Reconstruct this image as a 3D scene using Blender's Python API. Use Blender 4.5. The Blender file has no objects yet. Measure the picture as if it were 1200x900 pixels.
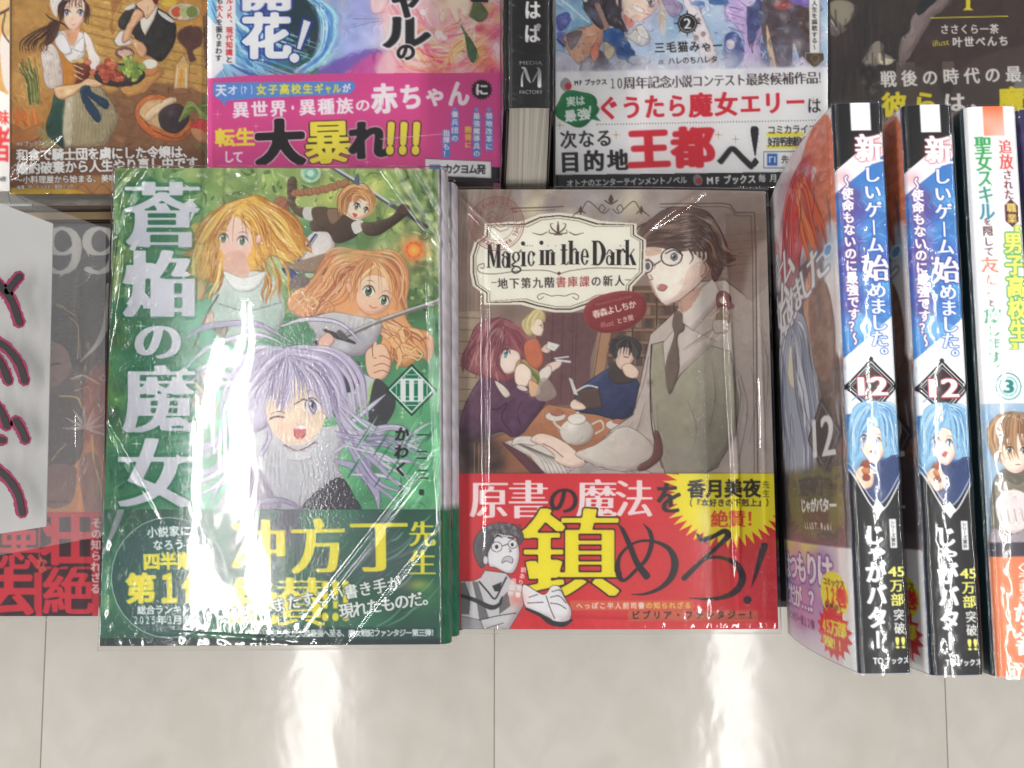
import bpy, math, random
CELL = 1.0                       # print resolution of the cover meshes, in photograph pixels
import numpy as np
R = math.radians
sc = bpy.context.scene

# ------------------------------------------------------------------ camera, world, lamps, exposure
F = 1397.0                      # focal length in pixels of the 1200 px wide photograph
HC = 1.215                      # camera height above the shop floor (m)
PITCH = R(6)
cd = bpy.data.cameras.new('camera'); cd.sensor_width = 36; cd.lens = F/1200*36
cd.clip_start = 0.02; cd.clip_end = 60
cam = bpy.data.objects.new('camera', cd); sc.collection.objects.link(cam)
cam.location = (0, 0, HC); cam.rotation_euler = (PITCH, 0, 0)
cd.dof.use_dof = False
sc.camera = cam
w = bpy.data.worlds.new("World"); sc.world = w; w.use_nodes = True
w.node_tree.nodes['Background'].inputs[0].default_value = (0.93, 0.96, 1.0, 1)
w.node_tree.nodes['Background'].inputs[1].default_value = 0.29
sc.view_settings.view_transform = 'Standard'; sc.view_settings.look = 'None'
sc.view_settings.exposure = 0.0; sc.view_settings.gamma = 1

def tube(x, y, z, wx, ly, power, col=(1, .98, .95)):
    l = bpy.data.lights.new('ceiling_lamp', 'AREA'); l.shape = 'RECTANGLE'; l.size = wx; l.size_y = ly
    l.energy = power; l.color = col
    o = bpy.data.objects.new('ceiling_lamp', l); sc.collection.objects.link(o); o.location = (x, y, z)
    return o
LZ = 3.4
for x in (-0.78, 0.80):                       # two twin-tube ceiling fittings running away from the viewer
    tube(x, -0.66, LZ, .046, 2.52, 15.5)
    tube(x+.085, -0.66, LZ, .046, 2.52, 15.5)
tube(-2.5, 0.0, LZ, .10, 4.8, 85); tube(2.5, 0.0, LZ, .10, 4.8, 55)  # unseen side lamps, added to brighten the upright covers and even out the floor

# ------------------------------------------------------------------ helpers: photograph pixel -> point on a level plane
SP, CP = math.sin(PITCH), math.cos(PITCH)
def at(u, v, z):
    u = np.asarray(u, float); v = np.asarray(v, float); z = np.asarray(z, float)
    a = (u-600)/F; b = (450-v)/F
    t = (HC - z)/(CP - b*SP)
    return np.stack([a*t, (SP + b*CP)*t, z+0*t], -1)

def tag(o, label=None, cat=None, group=None, kind=None):
    if label: o['label'] = label
    if cat: o['category'] = cat
    if group: o['group'] = group
    if kind: o['kind'] = kind
    return o
def empty(name, loc, rot=(0, 0, 0)):
    o = bpy.data.objects.new(name, None); sc.collection.objects.link(o); o.location = loc; o.rotation_euler = rot
    o.empty_display_size = .02
    return o
def link(name, me, mat, parent=None):
    o = bpy.data.objects.new(name, me); sc.collection.objects.link(o)
    if mat is not None and not me.materials: me.materials.append(mat)
    if parent is not None: o.parent = parent
    return o
def mesh(name, V, Fc, mat, parent=None, smooth=False):
    me = bpy.data.meshes.new(name); me.from_pydata([tuple(map(float, p)) for p in V], [], Fc); me.update()
    if smooth: me.polygons.foreach_set('use_smooth', [True]*len(me.polygons))
    return link(name, me, mat, parent)
def slab(name, quad, z0, z1, mat, parent, off=(0, 0, 0), bev=0.0):
    """prism over a four-cornered outline (tl,tr,br,bl), z0..z1"""
    o = np.array(off); q = [np.array([p[0], p[1]]) - o[:2] for p in quad]
    V = [(*p, z0-o[2]) for p in q]+[(*p, z1-o[2]) for p in q]
    ob = mesh(name, V, [(0, 1, 2, 3), (7, 6, 5, 4), (4, 5, 1, 0), (5, 6, 2, 1), (6, 7, 3, 2), (7, 4, 0, 3)], mat, parent)
    if bev:
        m = ob.modifiers.new('b', 'BEVEL'); m.width = bev; m.segments = 2
    return ob
def gridmesh(name, X, mat, parent=None, col=None, smooth=True, keep=None):
    """X: (rows, cols, 3) points; col: (rows, cols, 3) sRGB colours of the print"""
    r, c = X.shape[:2]
    me = bpy.data.meshes.new(name)
    me.vertices.add(r*c); me.vertices.foreach_set('co', X.reshape(-1).astype(np.float32))
    i = np.arange((r-1)*(c-1)); a = (i//(c-1))*c + i % (c-1)
    q = np.stack([a, a+c, a+c+1, a+1], 1).astype(np.int32)
    if keep is not None: kf = keep.reshape(-1); q = q[kf[q].any(1)]
    n = len(q)
    me.loops.add(n*4); me.loops.foreach_set('vertex_index', q.reshape(-1))
    me.polygons.add(n); me.polygons.foreach_set('loop_start', np.arange(n, dtype=np.int32)*4)
    if smooth: me.polygons.foreach_set('use_smooth', np.ones(n, bool))
    me.update(calc_edges=True); me.validate()
    if col is not None:
        lin = np.clip(col, 0, .885); lin = np.where(lin <= .04045, lin/12.92, ((lin+.055)/1.055)**2.4)
        rgba = np.ones((r*c, 4), np.float32); rgba[:, :3] = lin.reshape(-1, 3)
        at_ = me.color_attributes.new('print', 'FLOAT_COLOR', 'POINT'); at_.data.foreach_set('color', rgba.reshape(-1))
    return link(name, me, mat, parent)

# ------------------------------------------------------------------ materials
def new_mat(name):
    m = bpy.data.materials.new(name); m.use_nodes = True
    nt = m.node_tree; return m, nt, nt.nodes['Principled BSDF'], nt.nodes['Material Output']
def noise(nt, scale, detail=4, vec=None, stretch=None, kind='Object', rough=.5, dist=0):
    n = nt.nodes.new('ShaderNodeTexNoise'); n.inputs['Scale'].default_value = scale; n.inputs['Detail'].default_value = detail
    n.inputs['Roughness'].default_value = rough; n.inputs['Distortion'].default_value = dist
    tc = nt.nodes.new('ShaderNodeTexCoord')
    if stretch:
        mp = nt.nodes.new('ShaderNodeMapping'); mp.inputs['Scale'].default_value = stretch[:3]
        if len(stretch) > 3: mp.inputs['Rotation'].default_value = (0, 0, stretch[3])
        nt.links.new(tc.outputs[kind], mp.inputs[0]); nt.links.new(mp.outputs[0], n.inputs['Vector'])
    else: nt.links.new(tc.outputs[kind], n.inputs['Vector'])
    return n
def ramp(nt, src, stops):
    r = nt.nodes.new('ShaderNodeValToRGB')
    while len(r.color_ramp.elements) < len(stops): r.color_ramp.elements.new(.5)
    for e, (p, c) in zip(r.color_ramp.elements, stops):
        e.position = p; e.color = (*c, 1) if len(c) == 3 else c
    nt.links.new(src, r.inputs[0]); return r
def lin(c):
    return tuple(((x/255+.055)/1.055)**2.4 if x > 10 else x/255/12.92 for x in c)
def plain(name, c, rough=.5, vary=.08, scale=60, spec=.4):
    m, nt, b, _ = new_mat(name)
    L = lin(c); n = noise(nt, scale, 5)
    r = ramp(nt, n.outputs[0], [(.3, tuple(x*(1-vary) for x in L)), (.7, tuple(min(1, x*(1+vary)) for x in L))])
    nt.links.new(r.outputs[0], b.inputs['Base Color']); b.inputs['Roughness'].default_value = rough
    b.inputs['Specular IOR Level'].default_value = spec
    return m
def print_mat(name, rough=.5, spec=.2, gain=1.24):
    m, nt, b, _ = new_mat(name)
    a = nt.nodes.new('ShaderNodeAttribute'); a.attribute_name = 'print'
    n = noise(nt, 1500, 3)                                   # paper tooth / halftone
    mx = nt.nodes.new('ShaderNodeMix'); mx.data_type = 'RGBA'; mx.blend_type = 'MULTIPLY'; mx.inputs[0].default_value = .35
    r = ramp(nt, n.outputs[0], [(.3, (.86,)*3), (.7, (1.0,)*3)])
    gn = nt.nodes.new('ShaderNodeMix'); gn.data_type = 'RGBA'; gn.blend_type = 'MULTIPLY'; gn.inputs[0].default_value = 1; gn.clamp_result = False
    gn.inputs[7].default_value = (gain, gain, gain, 1); nt.links.new(a.outputs['Color'], gn.inputs[6])
    nt.links.new(gn.outputs[2], mx.inputs[6]); nt.links.new(r.outputs[0], mx.inputs[7])
    nt.links.new(mx.outputs[2], b.inputs['Base Color'])
    b.inputs['Roughness'].default_value = rough; b.inputs['Specular IOR Level'].default_value = spec
    return m
def film_mat(name, strength=1.0, rough=.05, scale=(70, 70, 70), bump=.25, fine=.12, tint=(1, 1, 1), haze=0.0, rot=0.0, cap=1.0):
    m = bpy.data.materials.new(name); m.use_nodes = True; nt = m.node_tree
    nt.nodes.remove(nt.nodes['Principled BSDF']); out = nt.nodes['Material Output']
    n1 = noise(nt, 1.0, 3, stretch=(*scale, rot), dist=.6)
    n2 = noise(nt, 900, 2)
    b1 = nt.nodes.new('ShaderNodeBump'); b1.inputs['Strength'].default_value = bump; b1.inputs['Distance'].default_value = .002
    b2 = nt.nodes.new('ShaderNodeBump'); b2.inputs['Strength'].default_value = fine; b2.inputs['Distance'].default_value = .0004
    nt.links.new(n1.outputs[0], b1.inputs['Height']); nt.links.new(n2.outputs[0], b2.inputs['Height'])
    nt.links.new(b1.outputs[0], b2.inputs['Normal'])
    fr = nt.nodes.new('ShaderNodeFresnel'); fr.inputs['IOR'].default_value = 1.5
    mu = nt.nodes.new('ShaderNodeMath'); mu.operation = 'MULTIPLY'; mu.inputs[1].default_value = strength; mu.use_clamp = True
    nt.links.new(fr.outputs[0], mu.inputs[0]); mn = nt.nodes.new('ShaderNodeMath'); mn.operation = 'MINIMUM'; mn.inputs[1].default_value = cap; nt.links.new(mu.outputs[0], mn.inputs[0]); mu = mn
    tr = nt.nodes.new('ShaderNodeBsdfTransparent'); tr.inputs[0].default_value = (*tint, 1)
    gl = nt.nodes.new('ShaderNodeBsdfGlossy'); gl.inputs['Roughness'].default_value = rough
    nt.links.new(b1.outputs[0], gl.inputs['Normal'])
    g2 = nt.nodes.new('ShaderNodeBsdfGlossy'); g2.inputs['Roughness'].default_value = rough*2.6; nt.links.new(b2.outputs[0], g2.inputs['Normal'])
    gm = nt.nodes.new('ShaderNodeMixShader'); gm.inputs[0].default_value = .45; nt.links.new(gl.outputs[0], gm.inputs[1]); nt.links.new(g2.outputs[0], gm.inputs[2]); gl = gm
    mx = nt.nodes.new('ShaderNodeMixShader'); nt.links.new(mu.outputs[0], mx.inputs[0])
    if haze:
        df = nt.nodes.new('ShaderNodeBsdfDiffuse'); df.inputs[0].default_value = (.8, .8, .8, 1)
        m2 = nt.nodes.new('ShaderNodeMixShader'); m2.inputs[0].default_value = haze
        nt.links.new(tr.outputs[0], m2.inputs[1]); nt.links.new(df.outputs[0], m2.inputs[2]); nt.links.new(m2.outputs[0], mx.inputs[1])
    else: nt.links.new(tr.outputs[0], mx.inputs[1])
    nt.links.new(gl.outputs[0], mx.inputs[2]); nt.links.new(mx.outputs[0], out.inputs[0])
    return m
def page_mat(name, axis='Z', scale=2600):
    m, nt, b, _ = new_mat(name)
    st = {'Z': (3, 3, scale), 'X': (scale, 3, 3)}[axis]
    n = noise(nt, 1, 3, stretch=st, dist=.2)
    r = ramp(nt, n.outputs[0], [(.3, (.40, .37, .31)), (.5, (.62, .58, .50)), (.75, (.74, .71, .64))])
    nt.links.new(r.outputs[0], b.inputs['Base Color']); b.inputs['Roughness'].default_value = .8
    bp = nt.nodes.new('ShaderNodeBump'); bp.inputs['Strength'].default_value = .6; bp.inputs['Distance'].default_value = .0005
    nt.links.new(n.outputs[0], bp.inputs['Height']); nt.links.new(bp.outputs[0], b.inputs['Normal'])
    return m
M_PRINT = print_mat('printed_paper'); M_BAND = print_mat('glossy_printed_band', .35, .3)
M_PAGE = page_mat('paper_pages'); M_PAGEX = page_mat('paper_pages_upright', 'X', 1700)
M_WHITE = plain('white_card', (184, 182, 180), .6, .02)
M_BLACK = plain('black_board', (24, 24, 26), .5)

# ------------------------------------------------------------------ the print shop: a small painter for cover artwork (flat print colours)
SS = 2                                             # samples per cell side
def spline(pts, n=8, closed=False):
    p = np.asarray(pts, float)
    if len(p) < 3 and not closed: return p
    if closed: q = np.vstack([p[-1], p, p[0], p[1]])
    else: q = np.vstack([2*p[0]-p[1], p, 2*p[-1]-p[-2]])
    t = np.linspace(0, 1, n, endpoint=False)[:, None]; out = []
    for i in range(1, len(q)-2):
        a, b, c, d = q[i-1], q[i], q[i+1], q[i+2]
        out.append(.5*((2*b)+(c-a)*t+(2*a-5*b+4*c-d)*t*t+(3*b-a-3*c+d)*t**3))
    out = np.vstack(out)
    return out if closed else np.vstack([out, p[-1]])
def C(c): return np.array(c[:3], float)/255
def vnoise(h, w_, cell, seed, octaves=3):
    rs = np.random.RandomState(seed); out = np.zeros((h, w_)); amp = 1; tot = 0
    for o in range(octaves):
        gh, gw = int(h/cell)+3, int(w_/cell)+3; g = rs.rand(gh, gw)
        y = np.arange(h)/cell; x = np.arange(w_)/cell; yi = y.astype(int); xi = x.astype(int)
        fy = y-yi; fx = x-xi; fy = (fy*fy*(3-2*fy))[:, None]; fx = (fx*fx*(3-2*fx))[None]
        A = g[yi][:, xi]; B = g[yi][:, xi+1]; D = g[yi+1][:, xi]; E_ = g[yi+1][:, xi+1]
        out += amp*((A*(1-fx)+B*fx)*(1-fy)+(D*(1-fx)+E_*fx)*fy); tot += amp; amp *= .5; cell = max(1.5, cell/2)
    return out/tot
def blur(a, r):
    r = int(round(r))
    if r < 1: return a
    for _ in range(2):
        for ax in (0, 1):
            p = np.pad(a, [(r+1, r) if i == ax else (0, 0) for i in range(a.ndim)], mode='edge')
            c = np.cumsum(p, axis=ax); n = a.shape[ax]
            a = (np.take(c, range(2*r+1, 2*r+1+n), ax)-np.take(c, range(0, n), ax))/(2*r+1)
    return a
class Canvas:
    def __init__(s, x0, y0, x1, y1, bg, cell=1.0, seed=1):
        s.x0, s.y0, s.x1, s.y1, s.cell = x0, y0, x1, y1, cell
        s.nc = int(round((x1-x0)/cell))+1; s.nr = int(round((y1-y0)/cell))+1
        s.k = SS/cell; s.ww = s.nc*SS; s.hh = s.nr*SS
        s.a = np.empty((s.hh, s.ww, 3)); s.a[:] = C(bg); s.seed = seed; s.rs = random.Random(seed)
    flip = False
    def X(s, p):
        p = np.array(p, float)
        if s.flip: p[..., 0] = s.x0+s.x1-p[..., 0]
        return (p-[s.x0, s.y0])*s.k + SS/2 - .5
    def _blend(s, ys, xs, m, col):
        sub = s.a[ys, xs]; sub += m[..., None]*(col-sub)
    def _mask(s, q):
        """even-odd fill of polygon q (pixel coords) -> (slice, slice, mask)"""
        x0 = max(0, int(q[:, 0].min())-1); x1 = min(s.ww, int(q[:, 0].max())+3)
        y0 = max(0, int(q[:, 1].min())-1); y1 = min(s.hh, int(q[:, 1].max())+3)
        if x1 <= x0 or y1 <= y0: return None
        tg = np.zeros((y1-y0, x1-x0+1), np.int32)
        b = np.roll(q, -1, 0)
        for (ax, ay), (bx, by) in zip(q, b):
            if ay == by: continue
            if ay > by: ax, ay, bx, by = bx, by, ax, ay
            r0 = max(y0, math.ceil(ay)); r1 = min(y1, math.ceil(by))
            if r1 <= r0: continue
            ry = np.arange(r0, r1); cx = ax+(ry-ay)*(bx-ax)/(by-ay)
            ci = np.clip(np.ceil(cx).astype(int), x0, x1)-x0
            np.add.at(tg, (ry-y0, ci), 1)
        m = (np.cumsum(tg, 1)[:, :-1] & 1).astype(float)
        return slice(y0, y1), slice(x0, x1), m
    def P(s, pts, col, a=1.0, smooth=True, soft=0, c2=None, ax=None, line=None, lw=.8, la=.9, mottle=0, shade=.17):
        q = spline(pts, 8, True) if smooth else np.asarray(pts, float)
        if soft:
            pad = soft*2*s.k
            qq = s.X(q); x0 = max(0, int(qq[:, 0].min()-pad)); x1 = min(s.ww, int(qq[:, 0].max()+pad)+1)
            y0 = max(0, int(qq[:, 1].min()-pad)); y1 = min(s.hh, int(qq[:, 1].max()+pad)+1)
            if x1 <= x0 or y1 <= y0: return s
            r = s._mask(qq)
            if r is None: return s
            full = np.zeros((y1-y0, x1-x0)); ys, xs, m = r
            full[ys.start-y0:ys.stop-y0, xs.start-x0:xs.stop-x0] = m
            m = blur(full, soft*s.k/2); ys, xs = slice(y0, y1), slice(x0, x1)
        else:
            r = s._mask(s.X(q))
            if r is None: return s
            ys, xs, m = r
        col = C(col)
        if c2 is not None:
            (ax0, ay0, ax1, ay1) = ax
            p0 = s.X([ax0, ay0]); p1 = s.X([ax1, ay1]); d = p1-p0; L = (d**2).sum()
            gy, gx = np.mgrid[ys, xs]; t = np.clip(((gx-p0[0])*d[0]+(gy-p0[1])*d[1])/L, 0, 1)[..., None]
            col = col*(1-t)+C(c2)*t
        if mottle:
            n = vnoise(m.shape[0], m.shape[1], 14*s.k/2, s.rs.randint(0, 9999), 3)-.5
            col = np.clip(col+mottle*2*n[..., None], 0, 1)
        s._blend(ys, xs, m*a, col)
        if line is not None and shade and min(m.shape) > 6*s.k:
            r_ = float(np.clip(min(m.shape)*.09, 1.2*s.k, 5*s.k)); mb = blur(m, r_/2)
            d_ = max(1, int(r_*.8)); lo = np.roll(np.roll(mb, -d_, 0), -d_, 1); hi = np.roll(np.roll(mb, d_, 0), d_, 1)
            sh = m*np.clip((1-lo)*1.25-.1, 0, 1); hl = m*np.clip((1-hi)*1.1-.25, 0, 1)
            sub = s.a[ys, xs]; sub *= 1-(shade*sh*a)[..., None]*np.array([.75, 1.0, .92]); sub += (hl*a*shade*.45)[..., None]*(1-sub)
        if line is not None: s.S(list(pts)+[pts[0]] if not smooth else list(q)+[q[0]], [lw*(.5+.4*abs(math.sin(i*1.9+len(q)))) for i in range(9)], line, la*.85, raw=True)
        return s
    def S(s, pts, w_, col, a=1.0, taper=0, raw=False, n=6, soft=.6):
        """brush stroke; w_ a width or a list of widths along it; taper 1: tip, 2: both ends"""
        q = np.asarray(pts, float) if (raw or len(pts) < 3) else spline(pts, n)
        if len(q) == 2 : q = np.vstack([q[0]+(q[1]-q[0])*t for t in np.linspace(0, 1, 6)])
        N = len(q); t = np.linspace(0, 1, N)
        ww = np.interp(t, np.linspace(0, 1, len(w_)), w_) if isinstance(w_, (list, tuple)) else np.full(N, float(w_))
        if taper == 1: ww = ww*(1-t)**.7
        if taper == 2: ww = ww*np.sin(np.pi*np.clip(t, .02, .98))**.7
        q = s.X(q); r = ww*s.k/2
        pad = r.max()+2
        x0 = max(0, int(q[:, 0].min()-pad)); x1 = min(s.ww, int(q[:, 0].max()+pad)+1)
        y0 = max(0, int(q[:, 1].min()-pad)); y1 = min(s.hh, int(q[:, 1].max()+pad)+1)
        if x1 <= x0 or y1 <= y0: return s
        m = np.zeros((y1-y0, x1-x0), np.float32)
        for i in range(N-1):
            ax, ay = q[i]; bx, by = q[i+1]; rr = max(r[i], r[i+1])+1.5
            u0 = max(x0, int(min(ax, bx)-rr)); u1 = min(x1, int(max(ax, bx)+rr)+2)
            v0 = max(y0, int(min(ay, by)-rr)); v1 = min(y1, int(max(ay, by)+rr)+2)
            if u1 <= u0 or v1 <= v0: continue
            gx = np.arange(u0, u1)[None]; gy = np.arange(v0, v1)[:, None]
            dx, dy = bx-ax, by-ay; L = dx*dx+dy*dy+1e-9
            tt = np.clip(((gx-ax)*dx+(gy-ay)*dy)/L, 0, 1)
            d = np.hypot(gx-ax-tt*dx, gy-ay-tt*dy); rad = r[i]*(1-tt)+r[i+1]*tt
            mm = np.clip((rad-d)/(soft*2)+.5, 0, 1)*np.clip(rad*2.2, 0, 1)
            sub = m[v0-y0:v1-y0, u0-x0:u1-x0]; np.maximum(sub, mm, out=sub)
        s._blend(slice(y0, y1), slice(x0, x1), m*a, C(col)); return s
    def E(s, cx, cy, rx, ry, col, rot=0, **k):
        t = np.linspace(0, 2*np.pi, 28, endpoint=False); c_, s_ = math.cos(R(rot)), math.sin(R(rot))
        p = np.stack([cx+rx*np.cos(t)*c_-ry*np.sin(t)*s_, cy+rx*np.cos(t)*s_+ry*np.sin(t)*c_], 1)
        return s.P(p, col, smooth=False, **k)
    def B(s, x0, y0, x1, y1, col, **k): return s.P([(x0, y0), (x1, y0), (x1, y1), (x0, y1)], col, smooth=False, **k)
    def G(s, x, y, r, col, a=.5, ry=None):
        """soft airbrushed dab"""
        ry = ry or r; p = s.X([x, y]); R1 = r*s.k; R2 = ry*s.k
        x0 = max(0, int(p[0]-2.2*R1)); x1 = min(s.ww, int(p[0]+2.2*R1)); y0 = max(0, int(p[1]-2.2*R2)); y1 = min(s.hh, int(p[1]+2.2*R2))
        if x1 <= x0 or y1 <= y0: return s
        gx = np.arange(x0, x1)[None]; gy = np.arange(y0, y1)[:, None]
        m = np.exp(-(((gx-p[0])/R1)**2+((gy-p[1])/R2)**2)*1.2)
        s._blend(slice(y0, y1), slice(x0, x1), m*a, C(col)); return s
    def grain(s, cell, amp, seed=0, tint=(1, 1, 1)):
        n = vnoise(s.hh, s.ww, cell*s.k, s.seed*7+seed, 3)-.5
        s.a += n[..., None]*amp*2*np.array(tint); np.clip(s.a, 0, 1, out=s.a); return s
    def dabs(s, box, n, cols, r0, r1, a=.5, squash=1.0):
        for _ in range(n):
            r = s.rs.uniform(r0, r1)
            s.G(s.rs.uniform(box[0], box[2]), s.rs.uniform(box[1], box[3]), r, s.rs.choice(cols), a, r*squash)
        return s
    def H(s, A, Bc, n, cols, w_=(1, 3), a=.9, taper=2, jit=1.0, ln=None, wave=0):
        """hair: n locks swept between guide curves A and Bc"""
        A = np.asarray(A, float); Bc = np.asarray(Bc, float)
        for i in range(n):
            t = (i+s.rs.uniform(-.4, .4))/max(1, n-1); t = min(max(t, 0), 1)
            q = A*(1-t)+Bc*t + np.array([[s.rs.uniform(-jit, jit), s.rs.uniform(-jit, jit)] for _ in A])
            wd = s.rs.uniform(*w_)
            if wave:
                q = spline(q, 6); t_ = np.linspace(0, 1, len(q)); d_ = np.gradient(q, axis=0); d_ /= np.linalg.norm(d_, axis=1)[:, None]+1e-9
                q = q+np.stack([-d_[:, 1], d_[:, 0]], 1)*(wave*s.rs.uniform(.5, 1.3)*t_*np.sin(t_*s.rs.uniform(7, 11)+s.rs.uniform(0, 2)))[:, None]
            if ln: s.S(q, wd+1.1, ln, .75, taper)
            s.S(q, wd, s.rs.choice(cols), a, taper)
            if ln and wd > 1.8:
                qq = np.asarray(q); k0, k1 = int(len(qq)*.2), max(int(len(qq)*.2)+2, int(len(qq)*.38)); 
                if len(qq) > 8: s.S(qq[k0:k1], wd*.7, tuple(min(255, c*.45+135) for c in s.rs.choice(cols)), .55, 2, raw=True)
            if ln and wd > 2.5: s.S(q+np.array([-wd*.12, 0]), wd*.3, tuple(min(255, c+22) for c in s.rs.choice(cols)), .6, 2)
        return s
    def detail(s, box, n, L_=(4, 12), w_=(.5, 1.6), amp=.09, al=.55):
        """small brush marks that follow the drawing, in slightly shifted local colours"""
        lum = blur(s.a.mean(2), 2*s.k); gy, gx = np.gradient(lum)
        for _ in range(n):
            x, y = s.rs.uniform(box[0], box[2]), s.rs.uniform(box[1], box[3]); p = s.X([x, y]); i = int(min(max(p[1], 0), s.hh-1)); j = int(min(max(p[0], 0), s.ww-1))
            vx, vy = -gy[i, j], gx[i, j]; g = math.hypot(vx, vy)
            if g < 1.5e-3:
                c_ = np.clip(s.a[i, j]*(1+s.rs.uniform(-amp, amp)), 0, 1)*255; s.G(x, y, s.rs.uniform(.5, 1)*L_[1]*.45, tuple(c_), .4); continue
            else: vx, vy = vx/g, vy/g
            l_ = s.rs.uniform(*L_); d_ = s.rs.uniform(-amp, amp); c_ = np.clip(s.a[i, j]*(1+d_*1.4)+d_*.5+np.array([s.rs.uniform(-.02, .02) for _ in range(3)]), 0, 1)*255
            b_ = s.rs.uniform(-.25, .25)*l_
            s.S([(x-vx*l_/2, y-vy*l_/2), (x-vy*b_, y+vx*b_), (x+vx*l_/2, y+vy*l_/2)], s.rs.uniform(*w_), tuple(c_), al, taper=2, n=3)
        return s
    def out(s):
        return s.a.reshape(s.nr, SS, s.nc, SS, 3).mean((1, 3))
    def uv(s):
        return np.meshgrid(s.x0+np.arange(s.nc)*s.cell, s.y0+np.arange(s.nr)*s.cell)

# glyph masks, from Blender's own built-in font
GP = 160                                           # pixels per em
_gc = {}
def _outline(st):
    c = bpy.data.curves.new('glyph', 'FONT'); c.body = st; c.size = 1; c.resolution_u = 4; c.fill_mode = 'FRONT'
    o = bpy.data.objects.new('glyph', c); sc.collection.objects.link(o)
    dg = bpy.context.evaluated_depsgraph_get(); ev = o.evaluated_get(dg); me = ev.to_mesh()
    V = np.empty(len(me.vertices)*3); me.vertices.foreach_get('co', V); V = V.reshape(-1, 3)[:, :2]
    cnt = {}
    for p in me.polygons:
        vs = list(p.vertices)
        for i in range(len(vs)):
            k = (vs[i], vs[(i+1) % len(vs)]); k = k if k[0] < k[1] else (k[1], k[0]); cnt[k] = cnt.get(k, 0)+1
    E_ = [k for k, n in cnt.items() if n == 1]
    ev.to_mesh_clear(); bpy.data.objects.remove(o); bpy.data.curves.remove(c)
    return V, E_
def glyph(st, rx=0, ry=0, cjk=True):
    """mask of a character (em box) or of a latin word (its own box, padded); stroke widened by rx, ry em"""
    key = (st, cjk)
    if key not in _gc:
        V, E_ = _outline(st)
        PAD = 22
        if cjk:
            ox, oy, sx, sy = EM[0], EM[1], EM[2], EM[2]; Wp = Hp = GP
        else:
            ox, oy = V[:, 0].min(), V[:, 1].min(); sy = V[:, 1].max()-oy; sx = sy
            Hp = GP; Wp = int(GP*(V[:, 0].max()-ox)/sy)
        m = np.zeros((Hp+2*PAD, Wp+2*PAD+1), np.int32)
        P_ = np.stack([(V[:, 0]-ox)/sx*GP+PAD, Hp-(V[:, 1]-oy)/sy*GP+PAD], 1)
        for i, j in E_:
            (ax, ay), (bx, by) = P_[i], P_[j]
            if ay > by: ax, ay, bx, by = bx, by, ax, ay
            r0 = max(0, math.ceil(ay)); r1 = min(m.shape[0], math.ceil(by))
            if r1 <= r0: continue
            ry_ = np.arange(r0, r1); cx = ax+(ry_-ay)*(bx-ax)/(by-ay)
            np.add.at(m, (ry_, np.clip(np.ceil(cx).astype(int), 0, m.shape[1]-1)), 1)
        _gc[key] = ((np.cumsum(m, 1)[:, :-1] & 1).astype(np.float32), PAD)
    m, PAD = _gc[key]
    if True:
        k2 = (st, cjk, round(rx, 3), round(ry, 3))
        if k2 not in _gc:
            if ry < 0:                                    # thin the level strokes, as a serif face has them
                e = max(1, int(round(-ry*GP))); er = m.copy()
                for d in range(-e, e+1): er = np.minimum(er, np.roll(m, d, 0))
                m = er
            o = m.copy(); a, b = rx*GP, max(0, ry)*GP
            steps = 20 if (a or b) else 0
            for rr in ((1.0,) if max(a, b) < 4 else (1.0, .66, .33)):
                for i in range(steps):
                    t = 2*math.pi*i/steps; dx, dy = int(round(a*rr*math.cos(t))), int(round(b*rr*math.sin(t)))
                    if dx or dy: o = np.maximum(o, np.roll(np.roll(m, dy, 0), dx, 1))
            _gc[k2] = (blur(o, 1), PAD)
        m = _gc[k2][0]
    return m, PAD
_V, _ = _outline('国'); _V2, _ = _outline('国国')
_adv = (_V2[:, 0].max()-_V[:, 0].max()); _gw = _V[:, 0].max()-_V[:, 0].min()
EM = (_V[:, 0].min()-(_adv-_gw)/2, (_V[:, 1].min()+_V[:, 1].max())/2-_adv/2, _adv)

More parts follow.
